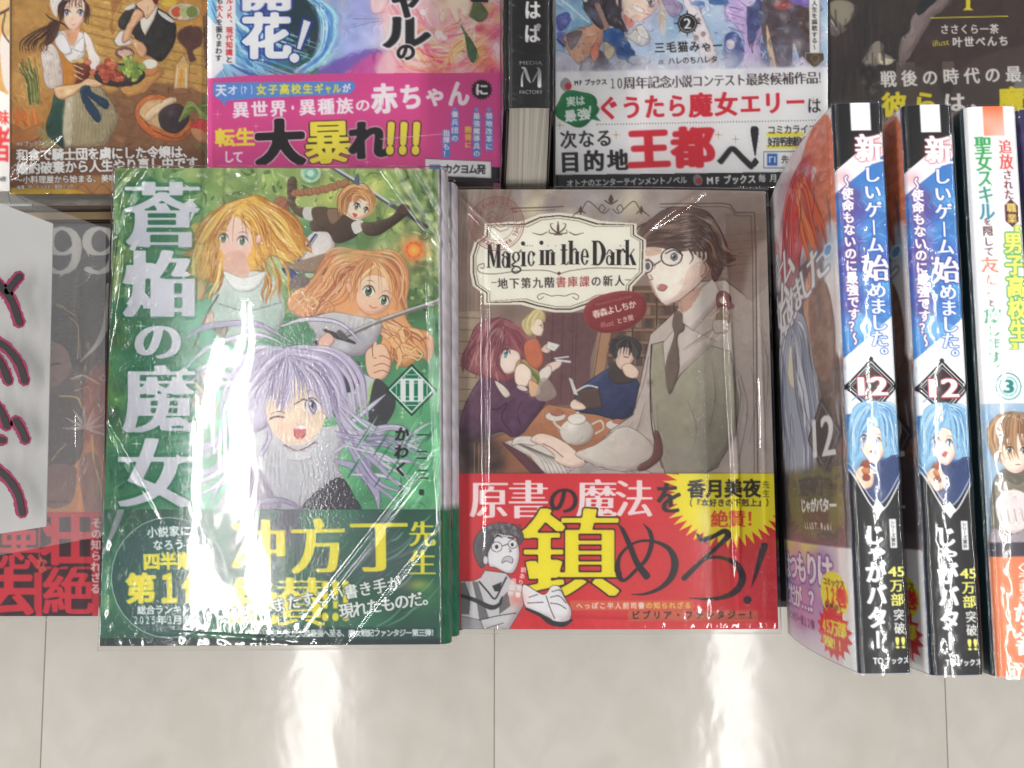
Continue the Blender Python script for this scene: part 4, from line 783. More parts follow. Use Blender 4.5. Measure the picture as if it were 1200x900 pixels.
    for r, a_ in ((32, .75), (29.5, .6), (20.5, .6)): cv.S([(582+r*math.cos(t), 262+r*.98*math.sin(t)) for t in np.linspace(0, 6.28, 60)], 1.2 if r == 32 else .8, st_, a_, raw=True)
    ws = 'LIBRARY STORY  LEVEL 99th UNDER FLOOR '
    for i, ch in enumerate(ws):
        if ch == ' ': continue
        t = -2.5+i/len(ws)*6.28; put(cv, ch, 582+25*math.cos(t), 262+25*math.sin(t), 6.4, 6.6, math.degrees(t)+90, st_, .03, .03, .8)
    for k in range(4): cv.S([(570, 252+k*6), (578, 248+k*6), (586, 256+k*5), (596, 250+k*6)], 1, st_, .7)
    # author oval
    cv.P([(684, 366), (692, 352), (712, 344), (734, 341), (752, 346), (758, 360), (752, 374), (734, 386), (708, 390), (690, 382)], (150, 50, 54), a=.97, mottle=.02, line=(168, 70, 70))
    T(cv, '春森よしちか', (699, 368), (741, 357), 9.4, 9.8, (232, 214, 208), (.03, .02)); TL(cv, 'illust', 704, 381, 719, 378, 6.4, (214, 150, 140), (.0, .0)); T(cv, 'とき間', (726, 376), (739, 372.5), 6.6, 7, (224, 196, 190), (.02, .02))
    TL(cv, 'Harumori Yoshichika', 698, 357, 740, 347, 3.2, (214, 150, 140), (0, 0), .7)
    g = cv.a.mean(2, keepdims=True)*np.array([1.03, 1.0, .96]); cv.a = (cv.a*.8+g*.2)*.98
    cv.grain(12, .012, 1, (1, .95, .9)); cv.grain(1.0, .014, 2)
    return cv

def art_magic_band():
    cv = Canvas(537, 555, 913, 738, (196, 36, 48), CELL*.85, 22)
    cv.dabs((537, 555, 913, 738), 40, [(204, 48, 56), (186, 30, 42), (210, 60, 62)], 20, 50, .3)
    cv.P([(700, 640), (780, 620), (860, 650), (913, 690), (913, 738), (700, 738)], (206, 66, 66), a=.35, soft=6)
    Wt = (226, 214, 214); Bk = (40, 26, 28); Yw = (232, 214, 40)
    # burst
    ry = []
    for i in range(92):
        t = i/92*2*math.pi; r = 77 if i % 2 else 60; ry.append((853+r*1.02*math.cos(t), 577+r*.86*math.sin(t)))
    cv.P(ry, Yw, smooth=False)
    for ch, x, y, s in (('原', 573, 586, 47), ('書', 619, 586, 48), ('魔', 699, 585, 48), ('法', 743, 585, 46)): put(cv, ch, x, y, s, s*1.02, 0, Wt, .03, -.004)
    put(cv, 'の', 660.5, 586, 38, 38, 0, Bk, .028, 0.001); put(cv, 'を', 784, 584, 33, 40, 0, Bk, .045, .01)
    put(cv, '鎮', 669, 649, 118, 112, 0, (60, 30, 20), .045, .012); put(cv, '鎮', 669, 649, 118, 112, 0, Yw, .034, -.004)
    q = lambda pts: Q(720, 610, 6, pts)
    cv.S(q([(25, 25), (60, 70), (110, 180), (160, 300), (225, 388)]), [1, 5, 6.5, 7, 9], Bk)
    cv.S(q([(205, 25), (250, 80), (262, 160), (225, 270), (150, 350), (70, 420), (30, 380), (30, 270), (90, 190), (180, 145), (290, 150), (385, 200), (425, 290), (405, 390), (330, 470), (220, 515), (120, 520)]), [1, 5, 5.6, 5, 4, 4, 7, 4.5, 3, 3, 3.4, 6, 9, 8, 5, 3, .8], Bk)
    cv.S(q([(580, 95), (620, 135), (700, 110), (770, 75), (800, 105), (740, 170), (620, 280), (490, 405)]), [2, 7, 5, 6, 8, 5, 5.4, 6.4], Bk)
    cv.S(q([(590, 300), (660, 265), (760, 262), (860, 310), (900, 400), (860, 490), (760, 540), (640, 552), (525, 542)]), [2, 3, 4, 7, 9, 8, 5, 3, .8], Bk)
    cv.P(q([(1030, 160), (1080, 155), (1078, 190), (1000, 400), (960, 480), (970, 420)]), Bk, smooth=False); cv.E(876, 703, 4.8, 4.8, Bk)
    # burst text
    T(cv, '香月美夜', (816, 573), (881, 572.5), 21.5, 22.5, (38, 34, 26), (.04, .03)); T(cv, '先生', (897.5, 568), (897.5, 578.5), 9, 9.4, (96, 92, 40), (.01, .01), vert=True)
    T(cv, '（『本好きの下剋上』）', (807, 589.5), (902, 589), 9, 9.6, (48, 42, 28), (.025, .025)); T(cv, '絶賛！', (843, 608.5), (884, 608), 21, 21, (204, 70, 42), (.025, .015))
    # bottom lines
    cv.B(668, 703.6, 812, 715.4, (200, 96, 70), soft=1); cv.B(736, 715.6, 888, 728, (196, 96, 72), soft=1)
    s_ = 'へっぽこ半人前司書の知られざる'; T(cv, s_, (679, 710), (806, 709.5), 7.8, 8, Wt, (.03, .03), cols=[(232, 206, 190)]*9+[(222, 196, 84)]*6)
    T(cv, 'ビブリア・ファンタジー！', (745, 721), (882, 720.5), 10, 10.4, (54, 28, 28), (.03, .03))
    # ink-drawn man, bottom left
    q = lambda pts: Q(530, 610, 6, pts); IK = (40, 38, 40); Wg = (214, 212, 214)
    cv.P(q([(60, 425), (150, 425), (200, 400), (230, 350), (380, 370), (440, 440), (520, 460), (500, 600), (440, 700), (400, 765), (60, 765)]), (196, 194, 196), line=IK, lw=1.1, smooth=False)
    for p in ([(60, 440), (90, 430), (130, 540), (120, 660), (60, 660)], [(140, 430), (180, 430), (230, 600), (260, 690), (190, 700), (170, 560)], [(330, 560), (390, 500), (410, 600), (330, 660)]): cv.P(q(p), (104, 102, 106), smooth=False)
    cv.S(q([(70, 530), (160, 560), (270, 610), (330, 590), (350, 540)]), [4, 5, 6, 4, 2], IK); cv.S(q([(190, 430), (250, 500), (300, 550), (345, 470), (380, 400)]), 2, IK); cv.P(q([(280, 460), (350, 430), (330, 500), (300, 500)]), IK, smooth=False)
    cv.P(q([(60, 670), (200, 700), (220, 765), (60, 765)]), (150, 148, 152), smooth=False, line=IK); cv.S(q([(190, 700), (320, 670), (450, 650)]), 1, IK); cv.S(q([(220, 765), (360, 720)]), .8, IK)
    cv.P(q([(500, 450), (640, 520), (700, 460), (760, 470), (800, 560), (835, 620), (830, 690), (780, 720), (720, 725), (690, 690), (600, 650), (510, 600)]), (220, 218, 220), line=IK, lw=1.2)
    cv.S(q([(520, 620), (620, 665), (690, 715), (780, 730), (840, 700)]), [3, 4, 6, 6, 3], IK)
    for p in ([(700, 500), (760, 490), (790, 540)], [(690, 540), (750, 530), (800, 580)], [(690, 580), (750, 590), (800, 620)], [(660, 530), (690, 620), (720, 690)], [(540, 540), (600, 520)], [(530, 580), (640, 575)]): cv.S(q(p), .9, IK)
    cv.P(q([(250, 230), (280, 120), (340, 90), (440, 120), (470, 200), (465, 290), (430, 365), (380, 368), (300, 330), (260, 320)]), (218, 216, 218), line=IK, lw=1.1)
    cv.P(q([(200, 330), (160, 250), (150, 160), (190, 80), (260, 30), (340, 15), (430, 30), (490, 80), (500, 130), (470, 170), (450, 110), (380, 100), (300, 85), (290, 150), (250, 230), (235, 310)]), (92, 90, 94), line=IK, lw=1.2)
    for _ in range(60):
        x, y = cv.rs.uniform(200, 480), cv.rs.uniform(25, 110); cv.S(q([(x, y), (x+14, y-10), (x+22, y+6), (x+8, y+10)]), .6, cv.rs.choice([(160, 158, 162), (54, 52, 56)]), .8)
    cv.E(*q([(312, 185)])[0], 6.6, 6.2, IK); cv.E(*q([(312, 185)])[0], 5.9, 5.5, (220, 218, 220)); cv.E(*q([(425, 165)])[0], 5.6, 5.4, IK); cv.E(*q([(425, 165)])[0], 4.9, 4.7, (220, 218, 220)); cv.E(*q([(312, 185)])[0], 2, 2.4, IK); cv.E(*q([(422, 170)])[0], 1.8, 2.2, IK)
    cv.S(q([(352, 180), (390, 165)]), 1, IK); cv.S(q([(290, 130), (320, 105), (350, 120)]), [1, 2.4, 1], IK); cv.S(q([(395, 120), (430, 125)]), 2, IK); cv.S(q([(400, 200), (415, 215), (400, 220)]), .8, IK)
    cv.P(q([(350, 300), (360, 265), (400, 250), (425, 270), (420, 300), (380, 285)]), (190, 188, 190), line=IK, lw=.9); cv.E(*q([(235, 280)])[0], 3, 5, (214, 212, 214), line=IK)
    cv.G(606, 702, 10, (214, 110, 90), .6, 10)
    T(cv, '訳あり司書', (613.5, 668), (607, 697), 6.4, 6.6, (236, 214, 210), (.03, .03), vert=True, ang=6); T(cv, '巡回中', (602, 681), (598, 696), 6.4, 6.6, (236, 214, 210), (.03, .03), vert=True, ang=6)
    cv.grain(1.2, .02, 2)
    return cv
def art_food():
    cv = Canvas(12, -4, 246, 229, (176, 132, 72), CELL, 31)
    cv.dabs((12, -4, 246, 229), 60, [(190, 146, 84), (160, 112, 60), (204, 164, 96)], 12, 30, .5)
    # plank floor and tables
    cv.P([(100, -4), (250, -4), (250, 120), (150, 100), (96, 50)], (186, 148, 82), smooth=False, mottle=.03)
    for k in range(15):
        y = -6+k*11; cv.S([(100, y), (170, y+16), (250, y+30)], cv.rs.uniform(.8, 1.4), (132, 92, 48), .75); cv.S([(100, y+5), (150, y+15)], 3, (206, 172, 104), .35)
    for k in range(10): x = cv.rs.uniform(110, 240); y = cv.rs.uniform(0, 120); cv.S([(x, y), (x-2, y+10)], .9, (128, 88, 48), .7)
    cv.P([(128, 30), (138, 8), (145, -4), (136, -4), (130, 2), (134, 40)], (150, 100, 56), a=.7)
    cv.P([(120, 120), (180, 96), (250, 120), (250, 200), (120, 200)], (122, 84, 62), a=.75, mottle=.05, soft=3)
    cv.dabs((12, 60, 60, 160), 30, [(196, 150, 84), (170, 120, 60), (214, 174, 110)], 6, 16, .5)
    # second table with dish, stool
    cv.P([(196, -4), (246, -4), (240, 20), (222, 32), (204, 30), (196, 16)], (190, 140, 66)); cv.E(216, 14, 19, 10.5, (196, 186, 160), line=(110, 84, 60)); cv.E(207, 14, 6, 6, (196, 86, 60)); cv.E(216, 14, 6, 6.5, (176, 180, 130)); cv.E(225, 14, 7, 6.5, (126, 140, 76)); [cv.S([(220+k*3, 8), (222+k*3, 20)], .8, (90, 110, 56)) for k in range(4)]
    cv.E(198, 2, 9, 6, (206, 176, 70)); cv.P([(210, 36), (222, 30), (236, 34), (236, 52), (226, 60), (230, 70), (222, 72), (218, 58), (208, 46)], (84, 50, 50), a=.9, soft=1); cv.P([(238, 20), (246, 10), (246, 80), (240, 80)], (104, 66, 44), smooth=False)
    # officer in dark coat
    cv.P([(146, 14), (156, 6), (168, 8), (186, 10), (204, 24), (206, 44), (198, 62), (188, 72), (176, 66), (162, 58), (156, 40), (140, 32), (140, 22)], (52, 48, 46), line=(28, 24, 24), mottle=.04)
    cv.P([(164, 20), (172, 20), (186, 4), (182, 20), (170, 42), (165, 32)], (226, 220, 210), line=(70, 60, 56), smooth=False); cv.P([(163, 2), (180, -4), (182, 8), (172, 22), (168, 14), (160, 6)], (226, 192, 160), line=(110, 72, 56)); cv.P([(178, -4), (186, -4), (184, 5), (180, 3)], (110, 34, 40))
    cv.P([(140, 44), (150, 28), (158, 12), (164, 12), (168, 18), (156, 34), (152, 46), (144, 50)], (222, 178, 140), line=(116, 76, 56)); cv.P([(134, 50), (138, 40), (146, 34), (144, 50), (154, 46), (154, 52), (140, 54)], (222, 214, 208), line=(70, 60, 60)); cv.P([(152, 44), (166, 50), (172, 58), (168, 68), (160, 60)], (216, 170, 134), line=(116, 76, 56))
    cv.P([(186, 12), (204, 24), (200, 26), (188, 18)], (206, 204, 200)); cv.P([(146, 10), (156, 4), (158, 8), (150, 12)], (206, 204, 200)); cv.E(146, 62, 11, 7, (120, 84, 76), line=(80, 52, 50)); cv.E(146, 62, 8, 4, (206, 176, 160))
    # bowl, bottle, tray
    cv.P([(140, 104), (190, 82), (192, 86), (170, 108), (150, 114)], (196, 148, 86), smooth=False, line=(110, 76, 48)); cv.E(176, 80, 10, 9, (196, 136, 78), line=(116, 76, 48)); cv.E(176, 75, 9, 6, (232, 226, 214), line=(150, 110, 76))
    cv.P([(206, 76), (210, 72), (216, 62), (219, 72), (222, 76), (221, 106), (203, 106)], (208, 180, 130), a=.7, line=(96, 70, 50), smooth=False); cv.S([(213, 82), (211, 100)], 2.4, (214, 140, 40)); cv.S([(208, 80), (206, 102)], .8, (240, 232, 214)); cv.S([(218, 80), (218, 102)], .8, (240, 232, 214)); cv.E(212, 107, 10, 3.5, (150, 104, 70), line=(90, 60, 44))
    # basket with aubergine
    cv.P([(158, 128), (172, 112), (192, 112), (210, 126), (224, 140), (224, 156), (206, 166), (182, 162), (164, 148)], (196, 112, 56), line=(96, 52, 32), lw=1.3, mottle=.03); cv.P([(163, 130), (174, 118), (190, 118), (210, 132), (218, 146), (206, 156), (184, 150), (168, 140)], (206, 176, 132), line=(120, 72, 44)); cv.S([(164, 136), (182, 154), (208, 162), (224, 150)], 1.1, (110, 62, 36))
    cv.P([(170, 134), (184, 122), (200, 114), (206, 118), (190, 130), (174, 142)], (222, 200, 166), line=(140, 110, 80)); cv.P([(186, 134), (196, 124), (210, 122), (220, 132), (220, 144), (206, 156), (190, 150)], (62, 48, 52), line=(30, 22, 28)); cv.G(200, 132, 6, (110, 96, 100), .5)
    for k in range(22): cv.S([(210, 142), (224, 132-k*.6), (246, 108+k*2.2)], cv.rs.uniform(.8, 2), cv.rs.choice([(110, 126, 62), (146, 160, 84), (80, 96, 48)]))
    cv.E(236, 148, 12, 8, (186, 60, 56), line=(110, 50, 40)); cv.P([(224, 150), (246, 156), (246, 168), (230, 164)], (190, 140, 96), line=(110, 70, 48)); [cv.E(cv.rs.uniform(228, 244), cv.rs.uniform(143, 153), 3, 3, (200, 70, 66)) for _ in range(8)]; cv.dabs((222, 170, 246, 188), 8, [(140, 150, 60), (104, 116, 50)], 3, 6, .7)
    # vegetables left
    for k in range(26): cv.S([(22+k*.8, 72+cv.rs.uniform(-6, 14)), (30+k*.6, 94), (34+k*.5, 122)], cv.rs.uniform(.8, 2), cv.rs.choice([(96, 104, 50), (140, 142, 80), (72, 80, 40), (196, 190, 130)]), .9)
    for k in range(14): x = cv.rs.uniform(16, 42); cv.S([(x, cv.rs.uniform(124, 134)), (x+3, cv.rs.uniform(140, 152))], 3, cv.rs.choice([(214, 140, 70), (196, 116, 56)]))
    cv.P([(12, 146), (30, 152), (50, 144), (48, 160), (30, 172), (12, 168)], (176, 118, 66), line=(110, 66, 40)); cv.dabs((44, 150, 70, 176), 10, [(150, 150, 110), (110, 116, 84)], 4, 8, .6)
    # girl: skirt, apron, bodice
    cv.P([(66, 104), (76, 96), (84, 110), (82, 150), (86, 174), (72, 172), (58, 160), (54, 148), (60, 128)], (52, 88, 72), c2=(40, 66, 58), ax=(60, 120, 80, 170), line=(30, 46, 42), lw=1.1)
    cv.P([(78, 110), (94, 98), (114, 100), (130, 118), (138, 138), (132, 156), (122, 170), (86, 174), (74, 160), (76, 130)], (178, 166, 134), c2=(150, 138, 108), ax=(80, 110, 136, 170), line=(92, 78, 60), lw=1.1)
    for k in range(12): cv.S([(88+k*3, 100), (90+k*3.6, 130), (84+k*4.6, 170-k*1.2)], .7, (122, 110, 84), .8)
    cv.P([(74, 130), (84, 110), (82, 174), (76, 174)], (206, 198, 178), soft=2, a=.7)
    cv.P([(66, 48), (74, 60), (90, 74), (104, 72), (104, 60), (98, 42), (100, 38), (106, 56), (108, 80), (100, 94), (84, 104), (70, 104), (66, 80)], (140, 84, 40), c2=(104, 44, 36), ax=(70, 50, 100, 100), line=(60, 30, 26), lw=1.1)
    cv.P([(62, 52), (66, 46), (74, 60), (90, 84), (86, 100), (72, 102), (68, 70)], (190, 130, 52), line=(96, 56, 32)); cv.P([(62, 40), (72, 36), (96, 38), (100, 50), (98, 66), (84, 74), (72, 60)], (224, 222, 220), line=(120, 110, 110))
    cv.P([(64, 46), (74, 40), (84, 60), (76, 64), (68, 56)], (230, 228, 228), line=(110, 100, 100)); cv.P([(86, 56), (98, 44), (98, 60), (92, 60)], (230, 228, 228), line=(110, 100, 100))
    cv.B(84, 70, 98, 74, (196, 172, 110)); [cv.S([(86+a_, 76+k*6), (97-a_, 81+k*6)], 1.2, (226, 212, 186)) or cv.S([(97-a_, 76+k*6), (86+a_, 81+k*6)], 1.2, (226, 212, 186)) for k, a_ in ((0, 0), (1, 0), (2, 1))]
    cv.P([(48, 64), (54, 54), (62, 52), (70, 66), (74, 92), (72, 102), (58, 104), (52, 96), (50, 80)], (222, 214, 208), c2=(196, 184, 176), ax=(50, 60, 74, 100), line=(130, 110, 104), lw=1.1); [cv.S([(54+k*4, 64), (58+k*4, 98)], .7, (160, 146, 140), .6) for k in range(4)]
    cv.P([(98, 38), (106, 44), (112, 60), (118, 70), (112, 84), (106, 80), (102, 60)], (226, 220, 214), line=(130, 110, 104)); cv.P([(64, 108), (66, 102), (92, 98), (104, 92), (122, 98), (112, 102), (100, 102), (84, 112), (70, 116)], (230, 192, 150), line=(130, 84, 60), lw=1.1)
    cv.P([(94, 104), (104, 100), (108, 108), (126, 118), (124, 128), (108, 116), (102, 112), (114, 128), (118, 140), (112, 142), (98, 122)], (40, 62, 86), line=(22, 34, 48))
    cv.P([(76, 34), (90, 30), (92, 40), (86, 54), (80, 48)], (214, 166, 132)); cv.P([(74, 8), (78, -4), (98, -4), (102, 6), (100, 20), (92, 32), (86, 36), (78, 30), (74, 20)], (236, 206, 186), line=(130, 84, 64), la=.6); cv.P([(60, -4), (78, -4), (68, 10), (66, 20), (60, 10)], (222, 216, 210))
    hb = [(70, 44, 38), (94, 62, 50), (54, 34, 32)]
    cv.H([(78, -6), (68, 8), (72, 28)], [(90, -6), (76, 6), (74, 22)], 8, hb, (1, 3)); cv.H([(92, -6), (104, 8), (104, 30)], [(96, -6), (100, 8), (98, 24)], 6, hb, (1, 2.6)); cv.H([(84, -6), (82, 2), (80, 10)], [(96, -6), (94, 4), (96, 10)], 7, hb, (.6, 1.6), .8)
    cv.P([(58, 26), (70, 26), (66, 44), (54, 54), (54, 42)], (84, 56, 46), a=.9); cv.H([(66, 26), (40, 38), (24, 50), (24, 62)], [(70, 28), (60, 44), (54, 56), (58, 62)], 12, hb, (.8, 2)); cv.S([(52, 15), (60, 22), (74, 28), (80, 34)], [.6, 1.6, 1.6, .8], (40, 26, 28))
    eye(cv, 78.5, 15, 7, 7, (120, 138, 160)); eye(cv, 94, 15, 7, 7, (120, 138, 160)); cv.P([(81, 27), (85, 28), (89, 27), (85, 30)], (206, 96, 96))
    # plate
    cv.E(140, 88, 30, 13.5, (56, 48, 46), line=(30, 24, 24)); cv.E(139, 85, 27, 11, (70, 58, 54))
    for _ in range(44): cv.E(cv.rs.gauss(128, 9), cv.rs.gauss(83, 5), 3.8, 3.4, cv.rs.choice([(176, 84, 60), (196, 104, 76), (150, 66, 48), (208, 122, 92)]), line=(120, 50, 38), lw=.6)
    for _ in range(26): cv.E(cv.rs.gauss(154, 6), cv.rs.gauss(80, 7), 5, 3, cv.rs.choice([(150, 172, 84), (176, 194, 104), (118, 146, 66)]), rot=cv.rs.uniform(0, 180), line=(86, 110, 50), lw=.5)
    cv.detail((12, -4, 246, 228), 2600, (3, 10), (.5, 1.8), .15, .6)
    # lower band with lettering
    cv.P([(12, 172), (246, 176), (246, 229), (12, 229)], (112, 70, 44), smooth=False, soft=5, a=.9); cv.P([(30, 214), (100, 206), (200, 210), (180, 225), (60, 226)], (190, 142, 84), soft=3, a=.7)
    for k in range(8): cv.S([(12+k*24, 228), (24+k*24, 216), (36+k*24, 228)], 1, (124, 74, 40), .7)
    W_ = (232, 230, 226); O = (.07, (74, 46, 34))
    cv.P([(12, 220), (90, 222), (100, 226.5), (12, 228)], (196, 164, 60), smooth=False)
    T(cv, 'MFブックス', (22, 169), (47, 168), [4, 4, 5, 5, 5, 5], 6.4, W_, (.03, .03), ol=O)
    T(cv, '和食で騎士団を虜にした令嬢は、', (26, 182), (221, 178), 14.6, 15.4, W_, (.042, .035), ol=O); T(cv, '婚約破棄から人生やり直し中です', (26, 197.5), (225, 191), 14.6, 15.4, W_, (.042, .035), ol=O)
    T(cv, '～小料理屋から始まる、美味しい笑顔の輪～', (22, 211), (196, 208), 9.2, 9.6, W_, (.035, .03), ol=O); T(cv, '梅澤 空　イラスト／前田ミック', (22, 220), (84, 218.5), 4.6, 5.4, W_, (.03, .02), ol=(.05, (74, 46, 34)))
    cv.grain(1, .014, 2); return cv

def art_pink():
    cv = Canvas(243, -4, 586, 217, (206, 176, 200), CELL, 32)
    cv.B(243, -4, 340, 110, (150, 196, 216)); cv.dabs((243, -4, 400, 92), 60, [(96, 168, 204), (140, 206, 220), (70, 110, 170), (190, 226, 232)], 6, 18, .5)
    cv.dabs((290, -4, 345, 90), 40, [(54, 60, 118), (36, 44, 84), (70, 84, 150)], 7, 18, .6); cv.E(350, 34, 24, 46, (36, 56, 62), soft=3, a=.9); cv.dabs((318, 66, 372, 90), 24, [(60, 122, 88), (84, 150, 100), (40, 92, 76)], 4, 10, .6)
    for k in range(46):
        y = cv.rs.uniform(-20, 70); x = cv.rs.uniform(243, 292)
        cv.S([(x, y), (x+18, y+34), (x+56, y+52), (x+96, y+66)], [.6, cv.rs.uniform(1, 4), cv.rs.uniform(1, 3), .5], cv.rs.choice([(80, 166, 200), (150, 214, 226), (50, 92, 164), (218, 240, 242), (64, 140, 188)]), .8)
    for k in range(22):
        d = cv.rs.uniform(-8, 8); cv.S([(362+d, -6), (386+d*1.4, 20), (380+d, 60), (352+d, 84)], cv.rs.uniform(1, 3.6), cv.rs.choice([(96, 186, 210), (166, 220, 228), (70, 120, 186), (214, 238, 240)]), .8)
        cv.S([(408+d, -6), (412+d, 30), (396+d*.6, 60), (362, 84)], cv.rs.uniform(.6, 2), cv.rs.choice([(150, 186, 196), (190, 210, 200), (96, 170, 200)]), .7)
    cv.P([(410, -4), (470, -4), (480, 60), (420, 64), (400, 70), (404, 20)], (178, 184, 220), soft=5, a=.85); cv.dabs((404, 0, 450, 64), 20, [(160, 176, 222), (196, 196, 226), (150, 160, 210)], 6, 16, .5); cv.S([(414, 22), (450, 22)], .8, (96, 104, 140)); cv.S([(414, 32), (436, 26), (452, 24)], .8, (96, 104, 140))
    cv.P([(372, 90), (420, 60), (460, 62), (500, 90)], (120, 90, 170), soft=3, a=.85); cv.P([(400, 90), (440, 62), (480, 70), (520, 86), (520, 92), (400, 92)], (206, 90, 156), soft=3, a=.8)
    cv.P([(452, -4), (586, -4), (586, 92), (446, 92), (456, 50)], (226, 196, 200), soft=6, a=.9); cv.dabs((450, 0, 586, 90), 60, [(236, 190, 196), (226, 150, 170), (240, 214, 190), (214, 110, 150), (238, 222, 214)], 6, 18, .45)
    cv.dabs((556, -4, 586, 90), 24, [(206, 60, 110), (190, 40, 96), (226, 120, 90), (214, 200, 90)], 5, 12, .55)
    for k in range(40):
        y = cv.rs.uniform(0, 60); x = cv.rs.uniform(450, 500)
        cv.S([(x, y), (x+20, y+30), (x+50, y+34), (x+84, y+cv.rs.uniform(0, 30))], [.6, cv.rs.uniform(1, 4), cv.rs.uniform(1, 3), .5], cv.rs.choice([(226, 120, 140), (238, 200, 120), (214, 80, 120), (240, 220, 200), (230, 160, 100)]), .6)
    for k in range(20): cv.S([(500+k*2, 84), (530, 70-k), (556, 46-k*.5)], 1.6, cv.rs.choice([(236, 206, 110), (228, 140, 90), (240, 226, 180)]), .6, taper=2)
    cv.P([(530, 14), (536, 22), (560, 60), (556, 74), (548, 66), (544, 40)], (76, 104, 76), mottle=.06); cv.P([(552, -4), (566, 6), (572, 18), (562, 26), (548, 16)], (96, 110, 72), mottle=.06)
    cv.P([(506, -4), (550, -4), (552, 12), (546, 22), (538, 10), (540, 26), (534, 26), (526, 10), (522, 28), (516, 26), (514, 10)], (240, 214, 196), line=(190, 104, 96)); cv.P([(436, -4), (456, -4), (448, 14), (436, 14)], (236, 206, 206), line=(190, 120, 130))
    for x, y, r in ((514, 40, 5), (521, 44, 3.4), (496, 14, 4)): cv.E(x, y, r, r, (240, 232, 230), a=.9)
    star(cv, 556, 42, 12, (244, 236, 226)); star(cv, 376, 12, 7); star(cv, 308, 70, 5)
    cv.detail((280, -4, 586, 92), 1200, (4, 16), (.6, 2.4), .12, .55)
    # side copy column on white
    cv.P([(243, 18), (254, 30), (256, 60), (262, 80), (250, 92), (243, 92)], (228, 228, 230), smooth=False)
    cv.B(254, -4, 276, 75, (226, 226, 228)); T(cv, 'ルＪＫ、現代知識と', (269, 1), (268.5, 70), 8.4, 8.4, (196, 50, 50), (.03, .02), vert=True, cols=[(196, 50, 50)]*8+[(40, 40, 44)]); T(cv, 'も大人を振りまわす', (257.5, 1), (256, 68), 8, 8.2, (44, 44, 48), (.03, .02), vert=True, cols=[(44, 44, 48)]+[(196, 50, 50)]*2+[(44, 44, 48)]*6)
    NB = (44, 64, 140)
    T(cv, '開', (312, -6), (312, -6), 62, 40, (226, 228, 236), (.05, .035), ol=(.035, NB)); T(cv, '花', (312, 43), (312, 43), 58, 56, (226, 228, 236), (.05, .035), ol=(.035, NB))
    cv.P([(354, 20), (368, 25), (354, 60), (346, 59)], NB, smooth=False); cv.P([(356, 23), (364, 26), (352, 58), (348, 57)], (226, 228, 236), smooth=False); cv.E(345, 68, 7.4, 7.2, NB); cv.E(345, 68, 5.6, 5.4, (230, 232, 238))
    put(cv, 'ル', 476, 38, 58, 44, 0, (240, 232, 234), .1, .08); put(cv, 'ル', 476, 38, 58, 44, 0, (38, 36, 40), .05, .03); put(cv, 'の', 475.5, 61, 24, 22, 0, (240, 232, 234), .1, .1); put(cv, 'の', 475.5, 61, 24, 22, 0, (38, 36, 40), .05, .05)
    put(cv, 'ャ', 476, 0, 44, 44, 0, (240, 232, 234), .1, .08); put(cv, 'ャ', 476, 0, 44, 44, 0, (38, 36, 40), .05, .03); cv.P([(550, -4), (574, -4), (572, 3), (552, 2)], (38, 36, 40), smooth=False)
    # band
    PK = (204, 78, 142)
    cv.P([(243, 92), (300, 88), (420, 86), (586, 85), (586, 217), (243, 217)], PK, smooth=False); cv.dabs((243, 96, 586, 195), 30, [(210, 84, 148), (198, 70, 134)], 14, 30, .4)
    cv.P([(250, 97), (414, 95), (417, 102), (410, 110), (300, 115), (266, 118), (262, 125), (260, 118), (250, 112)], (92, 140, 200), smooth=False)
    W_ = (232, 228, 232); Y = (226, 214, 80)
    s_ = '天才(?)女子高校生ギャルが'.replace('(', '（').replace(')', '）'); T(cv, s_, (259, 106), (406, 103.5), [13, 11, 5, 8, 5, 12, 12, 12, 12, 12, 11, 8, 10, 10], [15, 11, 11, 9, 11, 13, 12, 13, 12, 12, 12, 12, 12, 11], W_, (.04, .03), cols=[W_]*5+[Y]*5+[Y]*3+[W_])
    T(cv, '異世界・異種族の', (282, 129), (425, 123.5), [20, 20, 20, 11, 20, 20, 20, 18], [20]*7+[16], W_, (.035, .025)); T(cv, '赤ちゃん', (450, 116), (537, 110), [31, 28, 25, 26], [36, 32, 27, 32], (232, 226, 228), (.05, .04), ang=-3)
    cg = [(564.5+(13 if i % 2 else 10.6)*math.cos(i/40*2*math.pi), 105+(12.6 if i % 2 else 10.4)*math.sin(i/40*2*math.pi)) for i in range(40)]; cv.P(cg, (34, 28, 32), smooth=False); put(cv, 'に', 564.5, 105, 16, 15, 0, W_, .05, .04)
    T(cv, '転生', (263.5, 161.5), (287, 161), 23.5, 22, Y, (.045, .04)); T(cv, 'して', (268, 184), (279, 184), 13, 15, W_, (.04, .03))
    for ch, x, y, s, c_, h_ in (('大', 328, 168, 58, (38, 32, 34), 56), ('暴', 384.5, 167, 56, Y, 54), ('れ', 432, 165, 48, (38, 32, 34), 48)):
        th = .07 if ch != '暴' else .04; put(cv, ch, x, y, s, h_, -2, (230, 190, 210) if c_ != Y else (40, 34, 34), th+.022, th); put(cv, ch, x, y, s, h_, -2, c_, th, .045 if ch != '暴' else .02)
    for x in (465, 480, 495): put(cv, '！', x, 163, 30, 45, 3, (40, 34, 34), .13, .09); put(cv, '！', x, 163, 30, 45, 3, Y, .09, .06)
    cv.S([(446, 163), (520, 157)], 1, (230, 180, 206), .8)
    for t_, x, y0, y1 in (('傭兵団の', 533, 134, 162), ('指揮も⁉', 523, 156, 180), ('最強魔導具の', 558.5, 136, 180), ('開発に', 548.5, 152, 170), ('領地改革に', 573, 136, 172)):
        if t_ != '開発に': cv.B(x-4.3, y0-4, x+4.3, y1+4.5, (84, 132, 196))
        T(cv, t_.replace('⁉', '！'), (x, y0), (x, y1), 8, 8, Y if t_ == '開発に' else W_, (.035, .02), vert=True)
